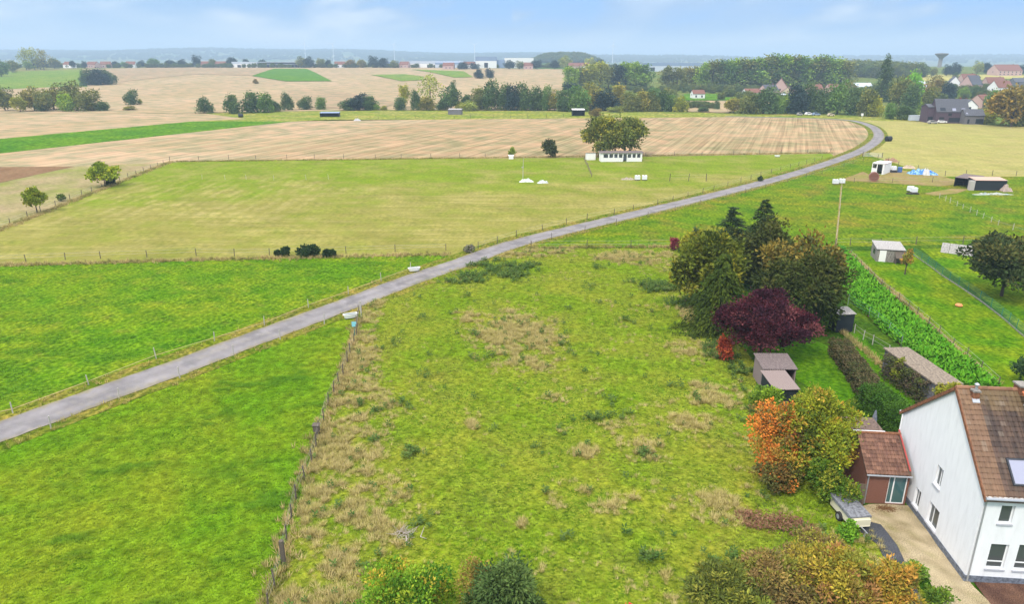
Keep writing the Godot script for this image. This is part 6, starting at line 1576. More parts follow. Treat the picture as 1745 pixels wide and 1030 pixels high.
func middle_trees() -> void:
	var P2 := "trees of the valley hedge line"
	# x, z, height, width / shape / tone / label
	for q in [
		[[-304.2, -437.6, 12.8, 12.0], "round", "olive", "tree at the far left end of the valley hedge line"],
		[[-288.2, -427.3, 9.2, 8.3], "round", "yellow", "yellowish slim tree, second in the left clump of the hedge line"],
		[[-286.5, -437.6, 12.5, 14.1], "round", "khaki", "tall khaki tree in the left clump of the hedge line"],
		[[-277.3, -432.4, 11.0, 10.5], "round", "olive", "olive tree right behind the khaki one in the left clump"],
		[[-279.0, -432.4, 6.0, 7.7], "bush", "dark", "dark low bush at the foot of the khaki tree"],
		[[-281.4, -448.2, 13.1, 15.9], "round", "khaki", "broad khaki tree in the middle of the left clump"],
		[[-264.4, -432.4, 9.7, 11.2], "bush", "lime", "yellow-green rounded bush tree at the front of the left clump"],
		[[-273.4, -453.7, 15.0, 18.3], "round", "olive", "tallest olive tree of the left clump"],
		[[-254.8, -437.6, 10.8, 16.9], "bush", "olive", "wide olive bush tree near the right end of the left clump"],
		[[-245.6, -437.6, 5.1, 8.5], "bush", "dark", "dark low bush ending the left clump"],
		[[-256.8, -493.4, 8.7, 9.9], "bush", "dark", "compact dark tree alone between the two bare fields"],
		[[-253.8, -499.3, 3.4, 3.2], "bush", "yellow", "small yellow bush beside the compact dark tree"],
		[[-232.1, -442.9, 2.4, 7.8], "bush", "khaki", "low khaki scrub at the edge of the tan strip"],
		[[-175.7, -416.8, 8.1, 9.1], "bush", "dark", "square dark tree, first of the row right of the gap"],
		[[-158.1, -412.0, 9.9, 10.3], "bush", "dark", "rounded dark tree, second of the row right of the gap"],
		[[-150.7, -422.2, 10.8, 12.3], "bush", "dark", "dark tree touching its right neighbour in the middle row"],
		[[-142.8, -422.2, 9.8, 10.2], "bush", "green", "dark green tree right of the touching pair's first one"],
		[[-140.3, -432.4, 5.7, 6.3], "bush", "dark", "small dark bush closing the touching pair"],
		[[-136.5, -442.9, 9.2, 7.8], "bush", "dark", "narrow upright dark tree of the middle row"],
		[[-127.3, -448.2, 6.9, 9.7], "bush", "dark", "low broad dark bush, last but one of the middle row"],
		[[-117.5, -448.2, 6.9, 7.9], "bush", "green", "rounded green bush ending the middle row"],
		[[-98.7, -442.9, 6.1, 12.1], "bush", "dark", "western part of the wide dark bush group"],
		[[-92.6, -442.9, 8.5, 13.6], "bush", "blue", "tallest middle part of the wide dark bush group"],
		[[-85.8, -442.9, 7.8, 10.7], "bush", "dark", "eastern part of the wide dark bush group"],
		[[-82.6, -442.9, 3.4, 5.4], "bush", "lime", "small lime bush at the east end of the wide dark group"],
		[[-77.6, -442.9, 2.4, 4.3], "bush", "yellow", "tiny yellow bush standing between two dark groups"],
		[[-68.3, -442.9, 7.2, 8.9], "bush", "dark", "rounded dark bush before the pointed yellow tree"],
		[[-68.2, -464.7, 13.2, 7.5], "poplar", "yellow", "pointed yellow tree above the rounded dark bush"],
		[[-58.3, -442.9, 10.6, 7.1], "bush", "dark", "upright dark tree beside the pointed yellow tree"],
		[[-51.9, -442.9, 7.2, 10.7], "bush", "khaki", "low khaki bush below the thin yellow tree"],
		[[-51.4, -464.7, 18.8, 15.0], "sparse", "pale", "tall thin yellow tree with bare limbs in the hedge line"],
		[[-41.9, -442.9, 6.1, 7.8], "bush", "dark", "low dark bush right of the thin yellow tree"],
		[[-36.9, -442.9, 12.9, 12.8], "round", "dark", "broad dark tree carrying a spire behind it"],
		[[-42.7, -535.5, 13.1, 5.2], "cypress", "dark", "dark spire peeking above the broad dark tree"],
		[[-31.6, -442.9, 4.8, 6.4], "bush", "yellow", "yellow bush at the foot of the dark trees"],
		[[-25.6, -437.6, 5.4, 9.9], "bush", "pale", "pale grey-green bush behind the small grey shelter"],
		[[-27.2, -453.7, 9.1, 8.0], "round", "dark", "dark tree between the broad one and the long dark row"],
		[[-19.7, -448.2, 12.1, 11.6], "bush", "olive", "first olive-topped tree of the long dark row"],
		[[-12.5, -448.2, 15.5, 13.0], "bush", "dark", "tall dark tree of the long dark row behind the grey shelter"],
		[[-5.2, -448.2, 13.4, 10.8], "bush", "dark", "third dark tree of the long dark row"],
		[[1.2, -442.9, 12.9, 10.7], "bush", "blue", "bluish tree in the middle of the long dark row"],
		[[7.7, -442.9, 14.0, 11.4], "bush", "dark", "fifth tree of the long dark row, with a full crown"],
		[[14.1, -442.9, 12.3, 10.0], "bush", "dark", "sixth tree of the long dark row, slightly lower"],
		[[19.8, -442.9, 12.6, 8.6], "bush", "green", "last upright tree of the long dark row"],
		[[25.9, -442.9, 10.6, 10.0], "round", "khaki", "thin khaki tree between the long row and the wood"],
		[[31.2, -432.4, 11.7, 11.9], "bush", "dark", "first dark tree of the low wood behind the black shelter"],
		[[38.9, -432.4, 13.3, 13.9], "bush", "green", "second tree of the low wood, green and round"],
		[[48.3, -442.9, 14.3, 15.7], "bush", "khaki", "khaki-topped tree of the low wood"],
		[[55.5, -437.6, 11.5, 15.5], "bush", "blue", "bluish dark tree of the low wood"],
		[[64.8, -448.2, 13.8, 14.4], "bush", "khaki", "second khaki tree of the low wood, behind the bluish one"],
		[[70.2, -432.4, 10.0, 12.5], "bush", "olive", "olive rounded tree of the low wood"],
		[[76.5, -432.4, 11.0, 11.9], "bush", "khaki", "khaki rounded tree near the east of the low wood"],
		[[82.8, -432.4, 10.3, 10.5], "bush", "olive", "pale olive tree near the east of the low wood"],
		[[89.1, -432.4, 10.7, 12.5], "bush", "dark", "dark tree near the east end of the low wood"],
		[[94.6, -432.4, 9.0, 9.1], "bush", "green", "green tree closing the low wood"],
		[[98.3, -427.3, 8.2, 9.0], "bush", "yellow", "yellow-tan bush at the east end of the low wood"],
		[[61.1, -427.3, 3.0, 10.3], "bush", "pale", "low pale scrub in front of the low wood"],
		[[105.3, -548.5, 9.2, 11.4], "round", "green", "round green tree between poplars and low wood"],
		[[114.9, -535.5, 9.0, 12.9], "round", "olive", "olive tree before the second poplar group"],
		[[43.9, -561.8, 12.0, 13.5], "round", "blue", "bluish tree below the first yellow poplar"],
		]:
		far_tree("valley_bush" if q[1] == "bush" else "valley_tree", q[3], q[1], q[2], q[0], P2)
	# rounded bushes out in the fields
	for q in [[[-426.6, -743.1, 13.5, 17.8], "dark", "western of three dark trees clumped alone on the hillside"], [[-416.5, -743.1, 14.6, 20.1], "blue", "middle and broadest of three dark trees clumped on the hillside"], [[-412.1, -753.6, 13.0, 15.6], "dark", "eastern of three dark trees clumped alone on the hillside"], [[-265.1, -762.7, 4.6, 6.1], "brown", "small brown bush alone in the tan field below the green wedge"], [[-38.6, -859.8, 9.7, 11.6], "blue", "western of two round blue-green trees on the hillside"], [[-26.7, -871.9, 9.8, 11.8], "blue", "eastern of two round blue-green trees on the hillside"]]:
		far_tree("hillside_tree", q[2], "bush", q[1], q[0], "trees out on the hillside")
	# poplars
	var spots := [[53.1, -681.9, 18.0, 15.2], [63.1, -690.2, 17.2, 14.3], [71.9, -690.2, 20.3, 18.2], [82.7, -698.5, 21.1, 18.4], [89.0, -681.9, 18.5, 12.5], [97.7, -681.9, 19.6, 15.2], [106.6, -690.2, 20.8, 17.1], [114.0, -681.9, 21.6, 18.0], [122.7, -681.9, 20.1, 14.2]]
	var tones := ["lime", "olive", "yellow", "yellow", "olive", "blue", "lime", "lime", "green"]
	for i in spots.size():
		far_tree("poplar_tree", "%s poplar from the field end of the short yellow-green poplar row" % ORD[i], "poplar", tones[i], spots[i], "short yellow-green poplar row")
	var two := [[143.4, -681.9, 18.5, 14.2], [152.7, -681.9, 18.0, 14.2], [163.8, -690.2, 17.2, 12.7], [171.5, -690.2, 18.2, 11.0]]
	for i in two.size():
		far_tree("poplar_tree", "%s poplar of the thin olive group between the two poplar rows" % ORD[i], "poplar", ["olive", "olive", "khaki", "olive"][i], two[i], "thin olive poplar group")
	var tall := [[175.6, -673.8, 21.3, 15.1], [184.2, -673.8, 22.9, 21.5], [192.8, -673.8, 22.3, 21.5], [201.5, -673.8, 23.9, 21.5], [209.5, -673.8, 24.9, 21.5], [217.6, -673.8, 24.9, 21.5], [225.7, -673.8, 25.4, 21.5], [233.7, -673.8, 26.4, 21.5], [241.3, -673.8, 27.4, 19.9], [248.3, -673.8, 27.4, 21.5], [255.8, -673.8, 26.4, 19.9], [262.8, -673.8, 26.4, 21.5], [270.3, -673.8, 25.9, 19.9], [277.8, -673.8, 26.4, 21.5], [285.4, -673.8, 26.4, 21.5], [292.9, -673.8, 25.4, 21.5], [299.9, -673.8, 23.9, 19.9]]
	for i in tall.size():
		far_tree("poplar_tree", "%s poplar from the west end of the tall row behind the village roofs" % ORD[i], "poplar", ["lime", "olive", "green", "lime", "olive", "green"][i % 6], tall[i], "tall poplar row behind the village")
	# round the lane's far end
	for q in [
		[[125.8, -448.2, 5.2, 4.0], "bush", "dark", "slim dark bush alone in front of the pinkish field"],
		[[111.8, -427.3, 2.6, 7.6], "bush", "dark", "low dark bush at the edge of the pinkish field"],
		[[126.9, -416.8, 9.0, 10.1], "round", "khaki", "khaki tree leading the dense row before the farm roofs"],
		[[133.5, -412.0, 10.8, 12.0], "bush", "olive", "olive tree second in the dense row before the farm roofs"],
		[[142.1, -412.0, 13.1, 15.3], "bush", "dark", "broad dark tree in front of the low farm roofs"],
		[[149.4, -412.0, 9.3, 8.6], "bush", "green", "low green tree between the two broad dark ones"],
		[[156.5, -416.8, 9.7, 10.1], "bush", "lime", "yellow-green tree of the dense row"],
		[[161.4, -412.0, 14.0, 13.3], "bush", "blue", "bluish dark tree of the dense row, tall and full"],
		[[171.3, -416.8, 14.8, 12.8], "bush", "dark", "tall dark tree in the middle of the dense row"],
		[[176.0, -412.0, 12.4, 11.3], "bush", "dark", "dark tree right of the dense row's middle"],
		[[182.0, -407.3, 16.6, 13.8], "round", "green", "tallest green tree of the dense row, yellowing on top"],
		[[188.4, -402.8, 14.0, 13.7], "bush", "dark", "dark rounded tree near the lane's end"],
		[[192.0, -393.9, 12.8, 12.1], "bush", "olive", "olive tree behind the lane's end"],
		[[194.4, -389.6, 9.4, 8.2], "bush", "yellow", "yellow-leaved bush just behind the lane's end"],
		[[194.3, -373.3, 7.6, 7.2], "bush", "green", "bright green bush by the lane's end"],
		[[199.8, -369.4, 6.3, 10.2], "bush", "dark", "low brownish hedge-like bush before the purple brick house"],
		[[284.1, -618.3, 9.4, 11.9], "round", "khaki", "orange-tinted tree left of the tall cypress"],
		[[263.7, -522.8, 27.8, 10.1], "cypress", "deep", "tall dark cypress standing out above the village"],
		[[235.9, -448.2, 20.2, 15.9], "round", "olive", "big olive tree right of the tall cypress"],
		[[264.7, -487.5, 22.3, 14.1], "round", "bright", "vivid green tree top behind the big olive tree"],
		[[235.4, -432.4, 15.0, 11.9], "bush", "dark", "dark tree at the foot of the vivid green one"],
		[[323.1, -561.8, 15.0, 15.3], "round", "brown", "russet tree in the middle of the village"],
		[[254.7, -448.2, 12.1, 11.6], "bush", "olive", "olive tree behind the purple brick house"],
		[[248.2, -448.2, 7.2, 7.9], "bush", "lime", "light green bush left of the purple brick house"],
		[[325.7, -548.5, 11.3, 11.4], "bush", "blue", "bluish green tree behind the grey roof"],
		[[345.6, -561.8, 7.7, 9.9], "bush", "lime", "yellow-green bush below the red village roofs"],
		[[354.6, -561.8, 8.6, 9.9], "bush", "dark", "dark green bush below the grey village roof"],
		[[474.9, -792.2, 9.0, 6.3], "cypress", "dark", "small dark conifer beside the white gabled house"],
		[[503.2, -803.3, 7.2, 8.3], "round", "blue", "small dark round tree above the grey village roof"],
		[[298.6, -453.7, 10.8, 10.2], "bush", "green", "dark green bush right of the pink house"],
		[[225.7, -344.4, 6.7, 8.4], "bush", "yellow", "rounded yellow hedge bush beside the stone barn"],
		[[226.5, -328.5, 18.6, 19.2], "round", "brown", "big rust-brown chestnut tree at the right edge"],
		[[233.9, -331.5, 14.2, 10.8], "bush", "olive", "dark olive tree behind the rust-brown chestnut"],
		[[533.6, -909.3, 12.3, 11.5], "round", "blue", "hazy blue tree right of the water tower"],
		[[543.0, -909.3, 14.3, 14.4], "round", "blue", "broader hazy tree group beside the water tower"],
		[[607.0, -967.4, 14.5, 13.8], "round", "pale", "pale ochre hazy tree on the village skyline"],
		[[617.0, -967.4, 14.5, 13.0], "round", "blue", "dark blue hazy tree next to the pale ochre one"],
		[[506.9, -909.3, 12.3, 10.1], "round", "blue", "hazy tree left of the water tower"],
		[[510.7, -896.6, 10.8, 8.5], "round", "olive", "small hazy olive tree below the water tower"],
		[[643.2, -936.9, 11.3, 17.8], "round", "blue", "hazy tree beside the long red far roof"],
		]:
		far_tree("village_tree" if q[1] != "bush" else "village_bush", q[3], q[1], q[2], q[0], "trees round the village")

func village() -> void:
	# purple brick house and the barn beside it
	var turn := -0.12
	far_house("brick_house", "tall purple brick house with a steep slate roof by the dry pasture", Vector2(210.40, -351.22), 14.23, 9.0, 5.4, 11.0, turn, M.purplebrick, M.greyroof, {"openings": [["window", "front", -4.5, 1.0, 2.2, 1.8], ["window", "front", 2.5, 0.6, 7.5, 2.0], ["window", "front", -1.0, 3.4, 1.6, 1.2], ["window", "roof", -4.4, 1.2, 2.4, 1.7], ["roof_window", "roof", 0.6, 1.0, 1.6, 1.5], ["roof_window", "roof", 4.8, 1.0, 1.6, 1.5]]})
	far_house("brick_wing", "flat-fronted brick wing at the left of the purple brick house", Vector2(204.11, -354.73), 6.32, 8.0, 7.2, 8.4, turn, M.purplebrick, M.greyroof, {"chimney": false, "openings": [["window", "front", -1.5, 0.8, 2.4, 2.0], ["window", "front", 1.0, 4.4, 1.6, 1.5]]})
	far_house("stone_barn", "grey stone barn with a slate roof joined to the brick house", Vector2(217.59, -344.42), 8.37, 7.0, 4.0, 6.6, turn, M.stone, M.greyroof, {"category": "barn", "chimney": false, "openings": [["window", "front", -2.5, 0.3, 0.9, 2.0], ["window", "front", 2.4, 0.3, 3.4, 2.2], ["roof_window", "roof", -3.4, 1.2, 0.8, 0.8]]})
	far_house("gable_house", "small white gabled house behind the stone barn", Vector2(250.86, -402.77), 7.5, 8.0, 4.8, 8.2, PI / 2 - 0.1, M.whitewall, M.greyroof, {"openings": [["window", "left", 0.0, 3.2, 1.2, 1.3], ["window", "right", 0.0, 3.2, 1.2, 1.3]]})
	far_house("pink_house", "pink-washed house with a red roof right of the white gabled one", Vector2(297.48, -464.66), 9.0, 8.0, 4.6, 8.0, 0.5, M.pinkish, M.redroof, {"openings": [["window", "front", -2, 1, 1.2, 1.4], ["window", "front", 2, 1, 1.2, 1.4]]})
	# vehicles in front of the brick house
	for q in [[Vector2(205.86, -347.79), "white car parked in front of the purple brick house", M.whitewall, 4.6], [Vector2(199.73, -344.42), "pale car left of the white one before the brick house", M.paleroof, 4.2]]:
		car(q[1], q[0], -0.1, q[2], q[3])
	var c := Shape.new()
	c.boxy(Vector3(-3.6, 0.2, -1.2), Vector3(3.6, 2.5, 1.2)); c.boxy(Vector3(-3.7, 2.5, -1.3), Vector3(3.7, 2.62, 1.3))
	c.boxy(Vector3(-3.4, 0, -1.0), Vector3(-3.0, 0.2, 1.0)); c.boxy(Vector3(3.0, 0, -1.0), Vector3(3.4, 0.2, 1.0))
	solid("site_cabin", "long pale cabin left of the brick wing", "cabin", c, M.steel, G(Vector2(201.70, -361.94)), -0.1)
	for q in [[Vector2(163.47, -400.51), "white van under the trees by the lane's end", M.whitewall, 4.8], [Vector2(157.43, -398.28), "small white trailer under the trees west of the van", M.paleroof, 2.8], [Vector2(166.44, -398.28), "dark car under the trees right of the white van", M.bluesteel, 4.2], [Vector2(172.60, -393.90), "beige machine under the trees nearest to the lane's end", M.beige, 3.6]]:
		car(q[1], q[0], 0.1, q[2], q[3])
	var sg := Shape.new()
	sg.boxy(Vector3(-0.06, 0, -0.06), Vector3(0.06, 2.6, 0.06)); sg.boxy(Vector3(-0.6, 1.4, 0.063), Vector3(0.6, 2.6, 0.1))
	solid("information_board", "small white board standing by the lane's end", "sign", sg, M.whitewall, G(Vector2(181.65, -377.26)), 0.0)
	# farm and houses behind the dense row
	for q in [
		[Vector2(189.21, -575.42), 16.13, 10.0, 3.6, 6.5, 0.15, M.whitewall, M.redroof, "farm_building", "long low pale farm building with a faded red roof"],
		[Vector2(200.74, -575.42), 13.83, 9.0, 5.0, 9.5, 0.5, M.pinkish, M.greyroof, "farm_house", "farm house with a grey roof behind the dense row"],
		[Vector2(220.04, -603.69), 10.0, 11.0, 6.0, 13.0, 1.2, M.pinkish, M.redroof, "farm_house", "farm house with a steep brick-red gable"],
		[Vector2(216.87, -575.42), 13.0, 10.0, 4.0, 8.0, 1.1, M.beige, M.redroof, "farm_building", "beige gabled barn right of the steep red roof"],
		[Vector2(200.17, -541.94), 10.00, 8.0, 3.2, 4.6, 0.2, M.whitewall, M.steel, "farm_building", "low shed with pale metal roof in front of the beige barn"],
		[Vector2(245.16, -596.49), 10.50, 9.0, 4.4, 8.6, 0.1, M.pinkish, M.redroof, "village_house", "house with a wide pinkish roof below the poplars"],
		[Vector2(259.49, -596.49), 9.07, 9.0, 4.6, 9.0, 0.2, M.pinkish, M.redroof, "village_house", "house with a red roof right of the wide pinkish one"],
		[Vector2(304.02, -640.98), 15.37, 9.0, 4.4, 7.6, 0.1, M.whitewall, M.steel, "village_house", "pale house with a bluish roof left of the cypress"],
		[Vector2(142.05, -561.79), 9.00, 8.0, 3.6, 6.2, 0.05, M.whitewall, M.redroof, "village_house", "low house behind the bright green lawn"],
		[Vector2(337.01, -610.97), 11.0, 10.0, 6.5, 10.5, 0.4, M.whitewall, M.steel, "village_house", "white house with a pale blue roof between russet and olive trees"],
		[Vector2(403.18, -673.81), 12.0, 9.0, 6.0, 11.5, 1.2, M.whitewall, M.greyroof, "village_house", "white gabled house at the dark little conifer"],
		[Vector2(404.01, -648.71), 16.0, 11.0, 6.0, 13.5, 0.5, M.pinkish, M.greyroof, "village_house", "large house with a broad grey roof in the village"],
		[Vector2(440.65, -715.43), 14.0, 10.0, 6.0, 12.0, 0.1, M.pinkish, M.redroof, "village_house", "red-roofed house behind the broad grey roof"],
		[Vector2(444.95, -681.93), 16.33, 10.0, 5.5, 10.5, 0.0, M.pinkish, M.redroof, "village_house", "long red-roofed house right of the broad grey roof"],
		[Vector2(395.56, -596.49), 15.0, 10.0, 6.5, 11.5, 0.25, M.whitewall, M.redroof, "village_house", "white house with a dark red roof by the chestnut"],
		[Vector2(479.47, -698.48), 13.37, 10.0, 5.5, 9.0, 0.0, M.stone, M.greyroof, "village_house", "house with a flat dark roof at the right of the village"],
		[Vector2(613.94, -923.92), 29.32, 22.0, 6.0, 13.0, 0.0, M.pinkish, M.redroof, "farm_barn", "huge hazy red-roofed barn on the skyline field"],
		]:
		var openings := []
		var n := int(q[1] / 4.5)
		for i in n: openings.append(["window", "front", (i + 0.5) * q[1] / n - q[1] / 2, 1.0, 1.3, 1.5])
		if q[3] > 5:
			for i in n: openings.append(["window", "front", (i + 0.5) * q[1] / n - q[1] / 2, 3.7, 1.3, 1.3])
		openings.append(["window", "left", 0.0, q[3] * 0.62, 1.2, 1.3]); openings.append(["window", "right", 0.0, q[3] * 0.62, 1.2, 1.3])
		far_house(q[8], q[9], q[0], q[1], q[2], q[3], q[4], q[5], q[6], q[7], {"openings": openings, "group": "village buildings"})
	# water tower
	var at := Vector2(742.0, -1290.0)
	var t := thing("water_tower", "pale concrete water tower shaped like a funnel above the village", "water tower", G(at))
	var s := Shape.new()
	s.lathe(Vector3.ZERO, [[3.4, -3], [3.0, 10.0], [3.2, 14.0]], 20)
	put("shaft", s, M.concrete, t)
	var b := Shape.new()
	b.lathe(Vector3.ZERO, [[3.2, 14.0], [4.5, 15.6], [9.2, 19.6], [10.6, 21.2], [10.6, 22.0]], 28)
	put("bowl", b, M.concrete, t)
	var k := Shape.new()
	k.lathe(Vector3.ZERO, [[10.6, 22.0], [9.6, 22.5], [0.0, 23.2]], 28)
	put("roof", k, M.greyroof, t)

func car(label: String, at: Vector2, turn: float, body: Material, long: float) -> void:
	var t := thing("parked_vehicle", label, "vehicle", G(at), turn)
	var s := Shape.new()
	var l := long / 2
	s.boxy(Vector3(-l, 0.35, -0.85), Vector3(l, 0.95, 0.85))
	var cab := [Vector3(-l * 0.85, 0.95, 0.82), Vector3(l * 0.55, 0.95, 0.82), Vector3(l * 0.25, 1.55, 0.7), Vector3(-l * 0.7, 1.55, 0.7)]
	for k in 4:
		var a: Vector3 = cab[k]; var b: Vector3 = cab[(k + 1) % 4]
		s.quad(a, b, b * Vector3(1, 1, -1), a * Vector3(1, 1, -1))
	s.quad(cab[0], cab[1], cab[2], cab[3])
	s.quad(cab[3] * Vector3(1, 1, -1), cab[2] * Vector3(1, 1, -1), cab[1] * Vector3(1, 1, -1), cab[0] * Vector3(1, 1, -1))
	put("body", s, body, t)
	var g := Shape.new()
	g.boxy(Vector3(-l * 0.6, 1.05, 0.60), Vector3(l * 0.3, 1.45, 0.85))
	put("side_window", g, M.darkglass, t)
	for x in [-0.62, 0.62]:
		for z in [-0.8, 0.8]:
			var w := Shape.new()
			w.tube(Vector3(x * l, 0.32, z - 0.1), Vector3(x * l, 0.32, z + 0.1), 0.32, 0.32, 12)
			put("wheel", w, M.rubber, t)

func horizon() -> void:
	# trees and houses along the crest of the far rise; the crowd of hazier ones behind is one mass
	var edge := [
		[[-618.2, -896.6, 18.1, 18.5], "round", "green", "green tree cut by the left edge above the light green field"],
		[[-674.5, -1000.8, 16.4, 17.4], "round", "olive", "olive tree beside a white wall at the far left skyline"],
		[[-720.5, -1101.5, 27.1, 17.4], "sparse", "pale", "tall pale feathery tree, westernmost on the left skyline"],
		[[-708.3, -1101.5, 27.9, 19.2], "sparse", "pale", "tallest pale feathery tree on the left skyline"],
		[[-694.3, -1101.5, 27.1, 17.4], "sparse", "khaki", "tall khaki feathery tree, easternmost of the feathery three"],
		[[-717.0, -1101.5, 12.3, 19.2], "round", "lime", "rounded lime tree under the feathery trees"],
		[[-716.4, -1128.3, 16.0, 21.4], "round", "blue", "rounded bluish tree under the feathery trees"],
		[[-713.1, -1157.9, 16.4, 18.3], "round", "olive", "rounded olive tree right of the feathery trees"],
		[[-704.4, -1193.2, 11.6, 9.4], "round", "blue", "small round tree at the roadside below the left village"],
		[[-686.4, -1193.2, 9.8, 9.4], "round", "blue", "small dark round tree by the left village houses"],
		[[-655.7, -1229.5, 10.3, 12.6], "round", "blue", "dark tree at the west end of the crest line"],
		[[-641.1, -1229.5, 9.4, 11.7], "round", "green", "second tree from the west end of the crest line"],
		[[-616.8, -1239.3, 10.2, 13.7], "round", "blue", "bluish crest tree above the greyer stubble"],
		[[-599.2, -1239.3, 14.8, 19.6], "round", "green", "rounded green crest tree above the greyer stubble"],
		[[-568.8, -1239.3, 12.0, 19.6], "round", "blue", "broad dark crest tree above the greyer stubble"],
		[[-549.2, -1239.3, 12.0, 15.7], "round", "blue", "dark crest tree left of the tallest one"],
		[[-525.7, -1239.3, 17.6, 17.6], "round", "blue", "tallest dark crest tree above the greyer stubble"],
		[[-500.2, -1239.3, 13.9, 13.7], "round", "olive", "olive crest tree right of the tallest dark one"],
		[[-467.9, -1239.3, 16.6, 17.6], "round", "blue", "hazy crest tree left of the two pale halls"],
		[[-443.4, -1239.3, 13.9, 13.7], "round", "blue", "hazy crest tree just before the pale halls"],
		[[-415.9, -1239.3, 13.0, 13.7], "round", "blue", "hazy crest tree between the two pale halls"],
		[[-344.4, -1214.8, 15.8, 17.3], "round", "olive", "yellowing crest tree above the green wedge"],
		[[-330.9, -1214.8, 15.8, 15.4], "round", "blue", "bluish crest tree above the green wedge"],
		[[-311.7, -1214.8, 14.9, 15.4], "round", "olive", "second yellowing crest tree right of the green wedge"],
		[[-299.2, -1214.8, 13.1, 11.5], "round", "blue", "second bluish crest tree right of the green wedge"],
		[[-261.8, -1214.8, 13.1, 17.3], "round", "brown", "brownish crest tree group left of the white halls"],
		[[-244.5, -1214.8, 13.1, 15.4], "round", "khaki", "khaki crest tree left of the white halls"],
		[[-227.2, -1214.8, 16.7, 19.2], "round", "blue", "tall hazy crest tree left of the white halls"],
		[[-208.9, -1214.8, 15.8, 19.2], "round", "blue", "tall hazy crest tree next to the white halls"],
		[[-190.3, -1200.3, 10.6, 15.2], "round", "olive", "low crest tree at the corner of the white halls"],
		[[-73.6, -1128.3, 9.2, 19.6], "bush", "blue", "dark crest bush in front of the eastern halls"],
		[[-57.6, -1128.3, 8.4, 17.9], "bush", "blue", "second dark crest bush in front of the eastern halls"],
		[[-4.0, -1128.3, 11.8, 17.9], "round", "blue", "hazy tree below the white block on the crest"],
		[[11.2, -1128.3, 10.9, 16.1], "round", "olive", "hazy olive tree below the white block on the crest"],
		[[37.9, -1128.3, 13.5, 17.9], "round", "blue", "hazy tree left of the wooded hill"],
		[[64.7, -1128.3, 13.5, 14.3], "round", "blue", "bluish tree in front of the wooded hill"],
		[[80.8, -1128.3, 17.7, 19.6], "round", "pale", "pale yellowish tree in front of the wooded hill"],
		[[117.4, -1128.3, 16.8, 17.9], "round", "pale", "pale tree at the east foot of the wooded hill"],
		[[133.5, -1128.3, 15.1, 16.1], "round", "blue", "bluish tree at the east foot of the wooded hill"],
	]
	for q in edge:
		far_tree("crest_tree", q[3], q[1], q[2], q[0], "trees along the crest")
	var halls := [
		[Vector2(-402.21, -1239.34), 120.0, 25.0, 9.0, 0.0, M.whitewall, M.steel, "pale low hall on the crest, western of two above the green wedge"],
		[Vector2(-374.78, -1239.34), 90.0, 25.0, 8.0, 0.0, M.beige, M.steel, "pale low hall on the crest, eastern of two above the green wedge"],
		[Vector2(-160.81, -1251.78), 110.0, 40.0, 9.0, 0.05, M.whitewall, M.bluesteel, "white industrial hall with a dark blue band, westernmost of the estate"],
		[Vector2(-124.93, -1239.34), 90.0, 40.0, 10.0, 0.0, M.whitewall, M.steel, "wide white industrial hall in the middle of the estate"],
		[Vector2(-85.06, -1229.47), 80.0, 40.0, 8.0, 0.0, M.steel, M.bluesteel, "grey-blue industrial hall east of the wide white one"],
		[Vector2(-41.95, -1219.69), 34.0, 30.0, 17.0, 0.0, M.whitewall, M.bluesteel, "tall industrial block with a dark upper band"],
		[Vector2(-20.73, -1219.69), 20.0, 20.0, 12.0, 0.0, M.bluesteel, M.bluesteel, "dark blue block right of the tall one"],
		[Vector2(11.09, -1219.69), 46.0, 30.0, 15.0, 0.05, M.whitewall, M.whitewall, "bright white block left of the wooded hill"],
	]
	for q in halls: big_shed(q[7], q[0], q[1], q[2], q[3], q[4], q[5], q[6], "halls of the industrial estate")
	big_shed("very long pale warehouse with a bluish roof right of the wooded hill", Vector2(230.42, -1056.26), 92.00, 40.0, 11.0, 0.02, M.steel, M.bluesteel, "")
	var cottages := [[Vector2(-719.95, -1209.98), 26.0], [Vector2(-681.68, -1209.98), 30.0], [Vector2(-665.90, -1219.69), 22.0], [Vector2(-629.41, -1229.47), 20.0], [Vector2(-509.99, -1239.34), 22.0], [Vector2(-484.52, -1239.34), 26.0], [Vector2(-282.08, -1219.69), 24.0], [Vector2(-174.61, -1209.98), 22.0], [Vector2(-95.96, -1128.26), 24.0], [Vector2(-68.41, -1193.17), 26.0], [Vector2(24.55, -1128.26), 20.0], [Vector2(93.07, -1114.81), 24.0], [Vector2(108.06, -1114.81), 20.0]]
	var what := ["hazy brick house left of the small round roadside tree", "hazy brick house right of the dark round roadside tree", "hazy red-roofed house west of the crest line", "hazy house between two crest trees", "hazy house right of the tallest crest tree", "hazy pinkish house right of the olive crest tree", "hazy house right of the green wedge's trees", "hazy house at the west end of the industrial estate", "hazy red house below the industrial estate", "hazy pinkish house below the dark blue band", "hazy house below the bright white block", "hazy red-roofed house at the wooded hill's foot", "hazy little house right of the pale yellowish tree"]
	for i in cottages.size():
		far_house("crest_house", what[i], cottages[i][0], cottages[i][1] * 0.7, 10.0, 5.0, 9.5, rnd(-0.4, 0.4), M.pinkish if i % 3 else M.whitewall, M.redroof, {"chimney": false, "group": "houses along the crest", "openings": [["window", "front", -3.0, 1.2, 1.6, 1.6], ["window", "front", 3.0, 1.2, 1.6, 1.6]]})
	# woods and hedges that read as masses
	wood("hill_wood", "dense hazy wood on the low hill behind the estate", Vector2(145, -2050), 104, 80, 800, 14.0, 11.0)
	wood("far_woodland", "long low strip of hazy woodland on the skyline right of centre", Vector2(700, -2150), 240, 40, 700, 10.0, -4.0)
	wood("background_wood", "blue-green wood behind the tall poplar row and the cypress", Vector2(450.01, -936.93), 52, 70, 260, 18.0, 1.0)
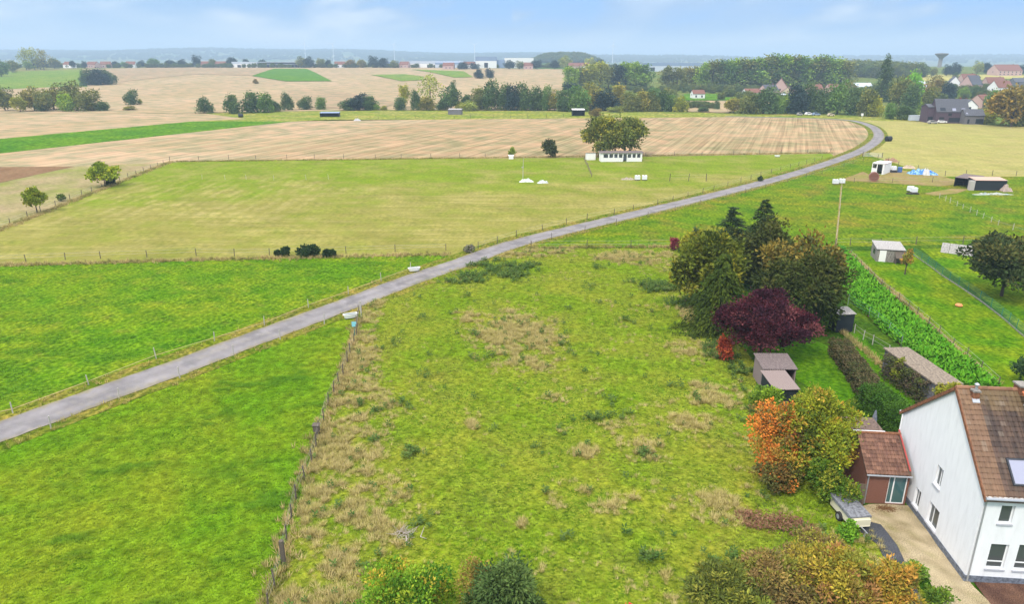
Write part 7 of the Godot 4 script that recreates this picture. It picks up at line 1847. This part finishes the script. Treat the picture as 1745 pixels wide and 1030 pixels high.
	wood("village_greenery", "garden trees and shrubs filling the gaps between the village houses", Vector2(342.56, -596.49), 190, 75, 240, 7.0, 0.0)
	wood("village_greenery", "undergrowth at the feet of the tall poplar row", Vector2(234.67, -656.53), 130, 30, 200, 6.0, 0.0)
	wood("valley_scrub", "undergrowth filling the gaps of the low wood", Vector2(66.38, -464.66), 60, 10, 260, 4.5, 0.0)
	wood("estate_trees", "hazy tree belts in front of the industrial estate and along the crest", Vector2(-303.77, -1229.47), 620, 22, 420, 8.0, 0.0)
	wood("ridge_woods", "blue hazy woods scattered over the farthest ridge", Vector2(-2500, -6000), 3600, 1300, 6000, 24.0, 0.0, true)
	wood("ridge_woods", "blue hazy tree lines on the farthest plain to the right", Vector2(3000, -5900), 3600, 1300, 4500, 20.0, 0.0, true)
	# far turbines, almost lost in the haze
	for q in [[-1300.0, -4700.0, 0.2, "faint wind turbine, westernmost on the skyline"], [-1100.0, -4600.0, 0.7, "faint wind turbine, second from the west on the skyline"], [-740.0, -4700.0, 0.4, "faint wind turbine in the middle of the skyline row"], [-225.0, -4500.0, 1.0, "tallest-looking faint wind turbine above the estate"], [620.0, -4600.0, 0.1, "faint wind turbine, easternmost on the skyline"]]:
		var t := thing("wind_turbine", q[3], "wind turbine", G(Vector2(q[0], q[1])), 0.2, "wind turbines on the skyline")
		var s := Shape.new()
		s.tube(Vector3(0, -2, 0), Vector3(0, 100, 0), 2.3, 1.3, 10)
		put("tower", s, M.whitewall, t)
		var h := Shape.new()
		h.boxy(Vector3(-1.8, 100, -5), Vector3(1.8, 103.6, 4))
		var hub := put("nacelle", h, M.whitewall, t)
		for k in 3:
			var bl := Shape.new()
			var w: float = q[2] + TAU * k / 3
			bl.tube(Vector3(0, 101.8, 4.5), Vector3(sin(w) * 45, 101.8 + cos(w) * 45, 4.5), 1.5, 0.3, 6)
			put("blade", bl, M.whitewall, hub)

func wood(called: String, label: String, at: Vector2, w: float, d: float, count: int, high: float, rise: float, patchy := false) -> void:
	var list: Array = far_shapes["round"]
	var mm := MultiMesh.new()
	mm.transform_format = MultiMesh.TRANSFORM_3D
	mm.use_colors = true
	mm.mesh = list[1][0]
	var spots := []
	var tries := 0
	while spots.size() < count and tries < count * 20:
		tries += 1
		var p := Vector2(rnd(-1, 1), rnd(-1, 1))
		if not patchy and p.length() > 1.05 and rise > 0: continue
		if patchy and nz(p.x * w, p.y * d * 3.0, 320.0) < 0.22: continue
		spots.append(p)
	mm.instance_count = spots.size()
	for i in spots.size():
		var p: Vector2 = spots[i]
		var g := at + p * Vector2(w, d)
		var s := high / 10.0 * rnd(0.75, 1.2)
		var up := 0.0
		mm.set_instance_transform(i, Transform3D(Basis(Vector3.UP, rnd(0, TAU)).scaled(Vector3(s * 1.1, s, s * 1.1)), G(g, up - high * 0.12)))
		mm.set_instance_color(i, enc(weave(Color(0.62, 0.75, 0.6), Color(0.85, 0.8, 0.45), rng.randf())))
	var o := MultiMeshInstance3D.new()
	o.name = free_name(called)
	o.multimesh = mm; o.material_override = M.farleaf
	add_child(o)
	tag(o, label, "woodland", "", "stuff")
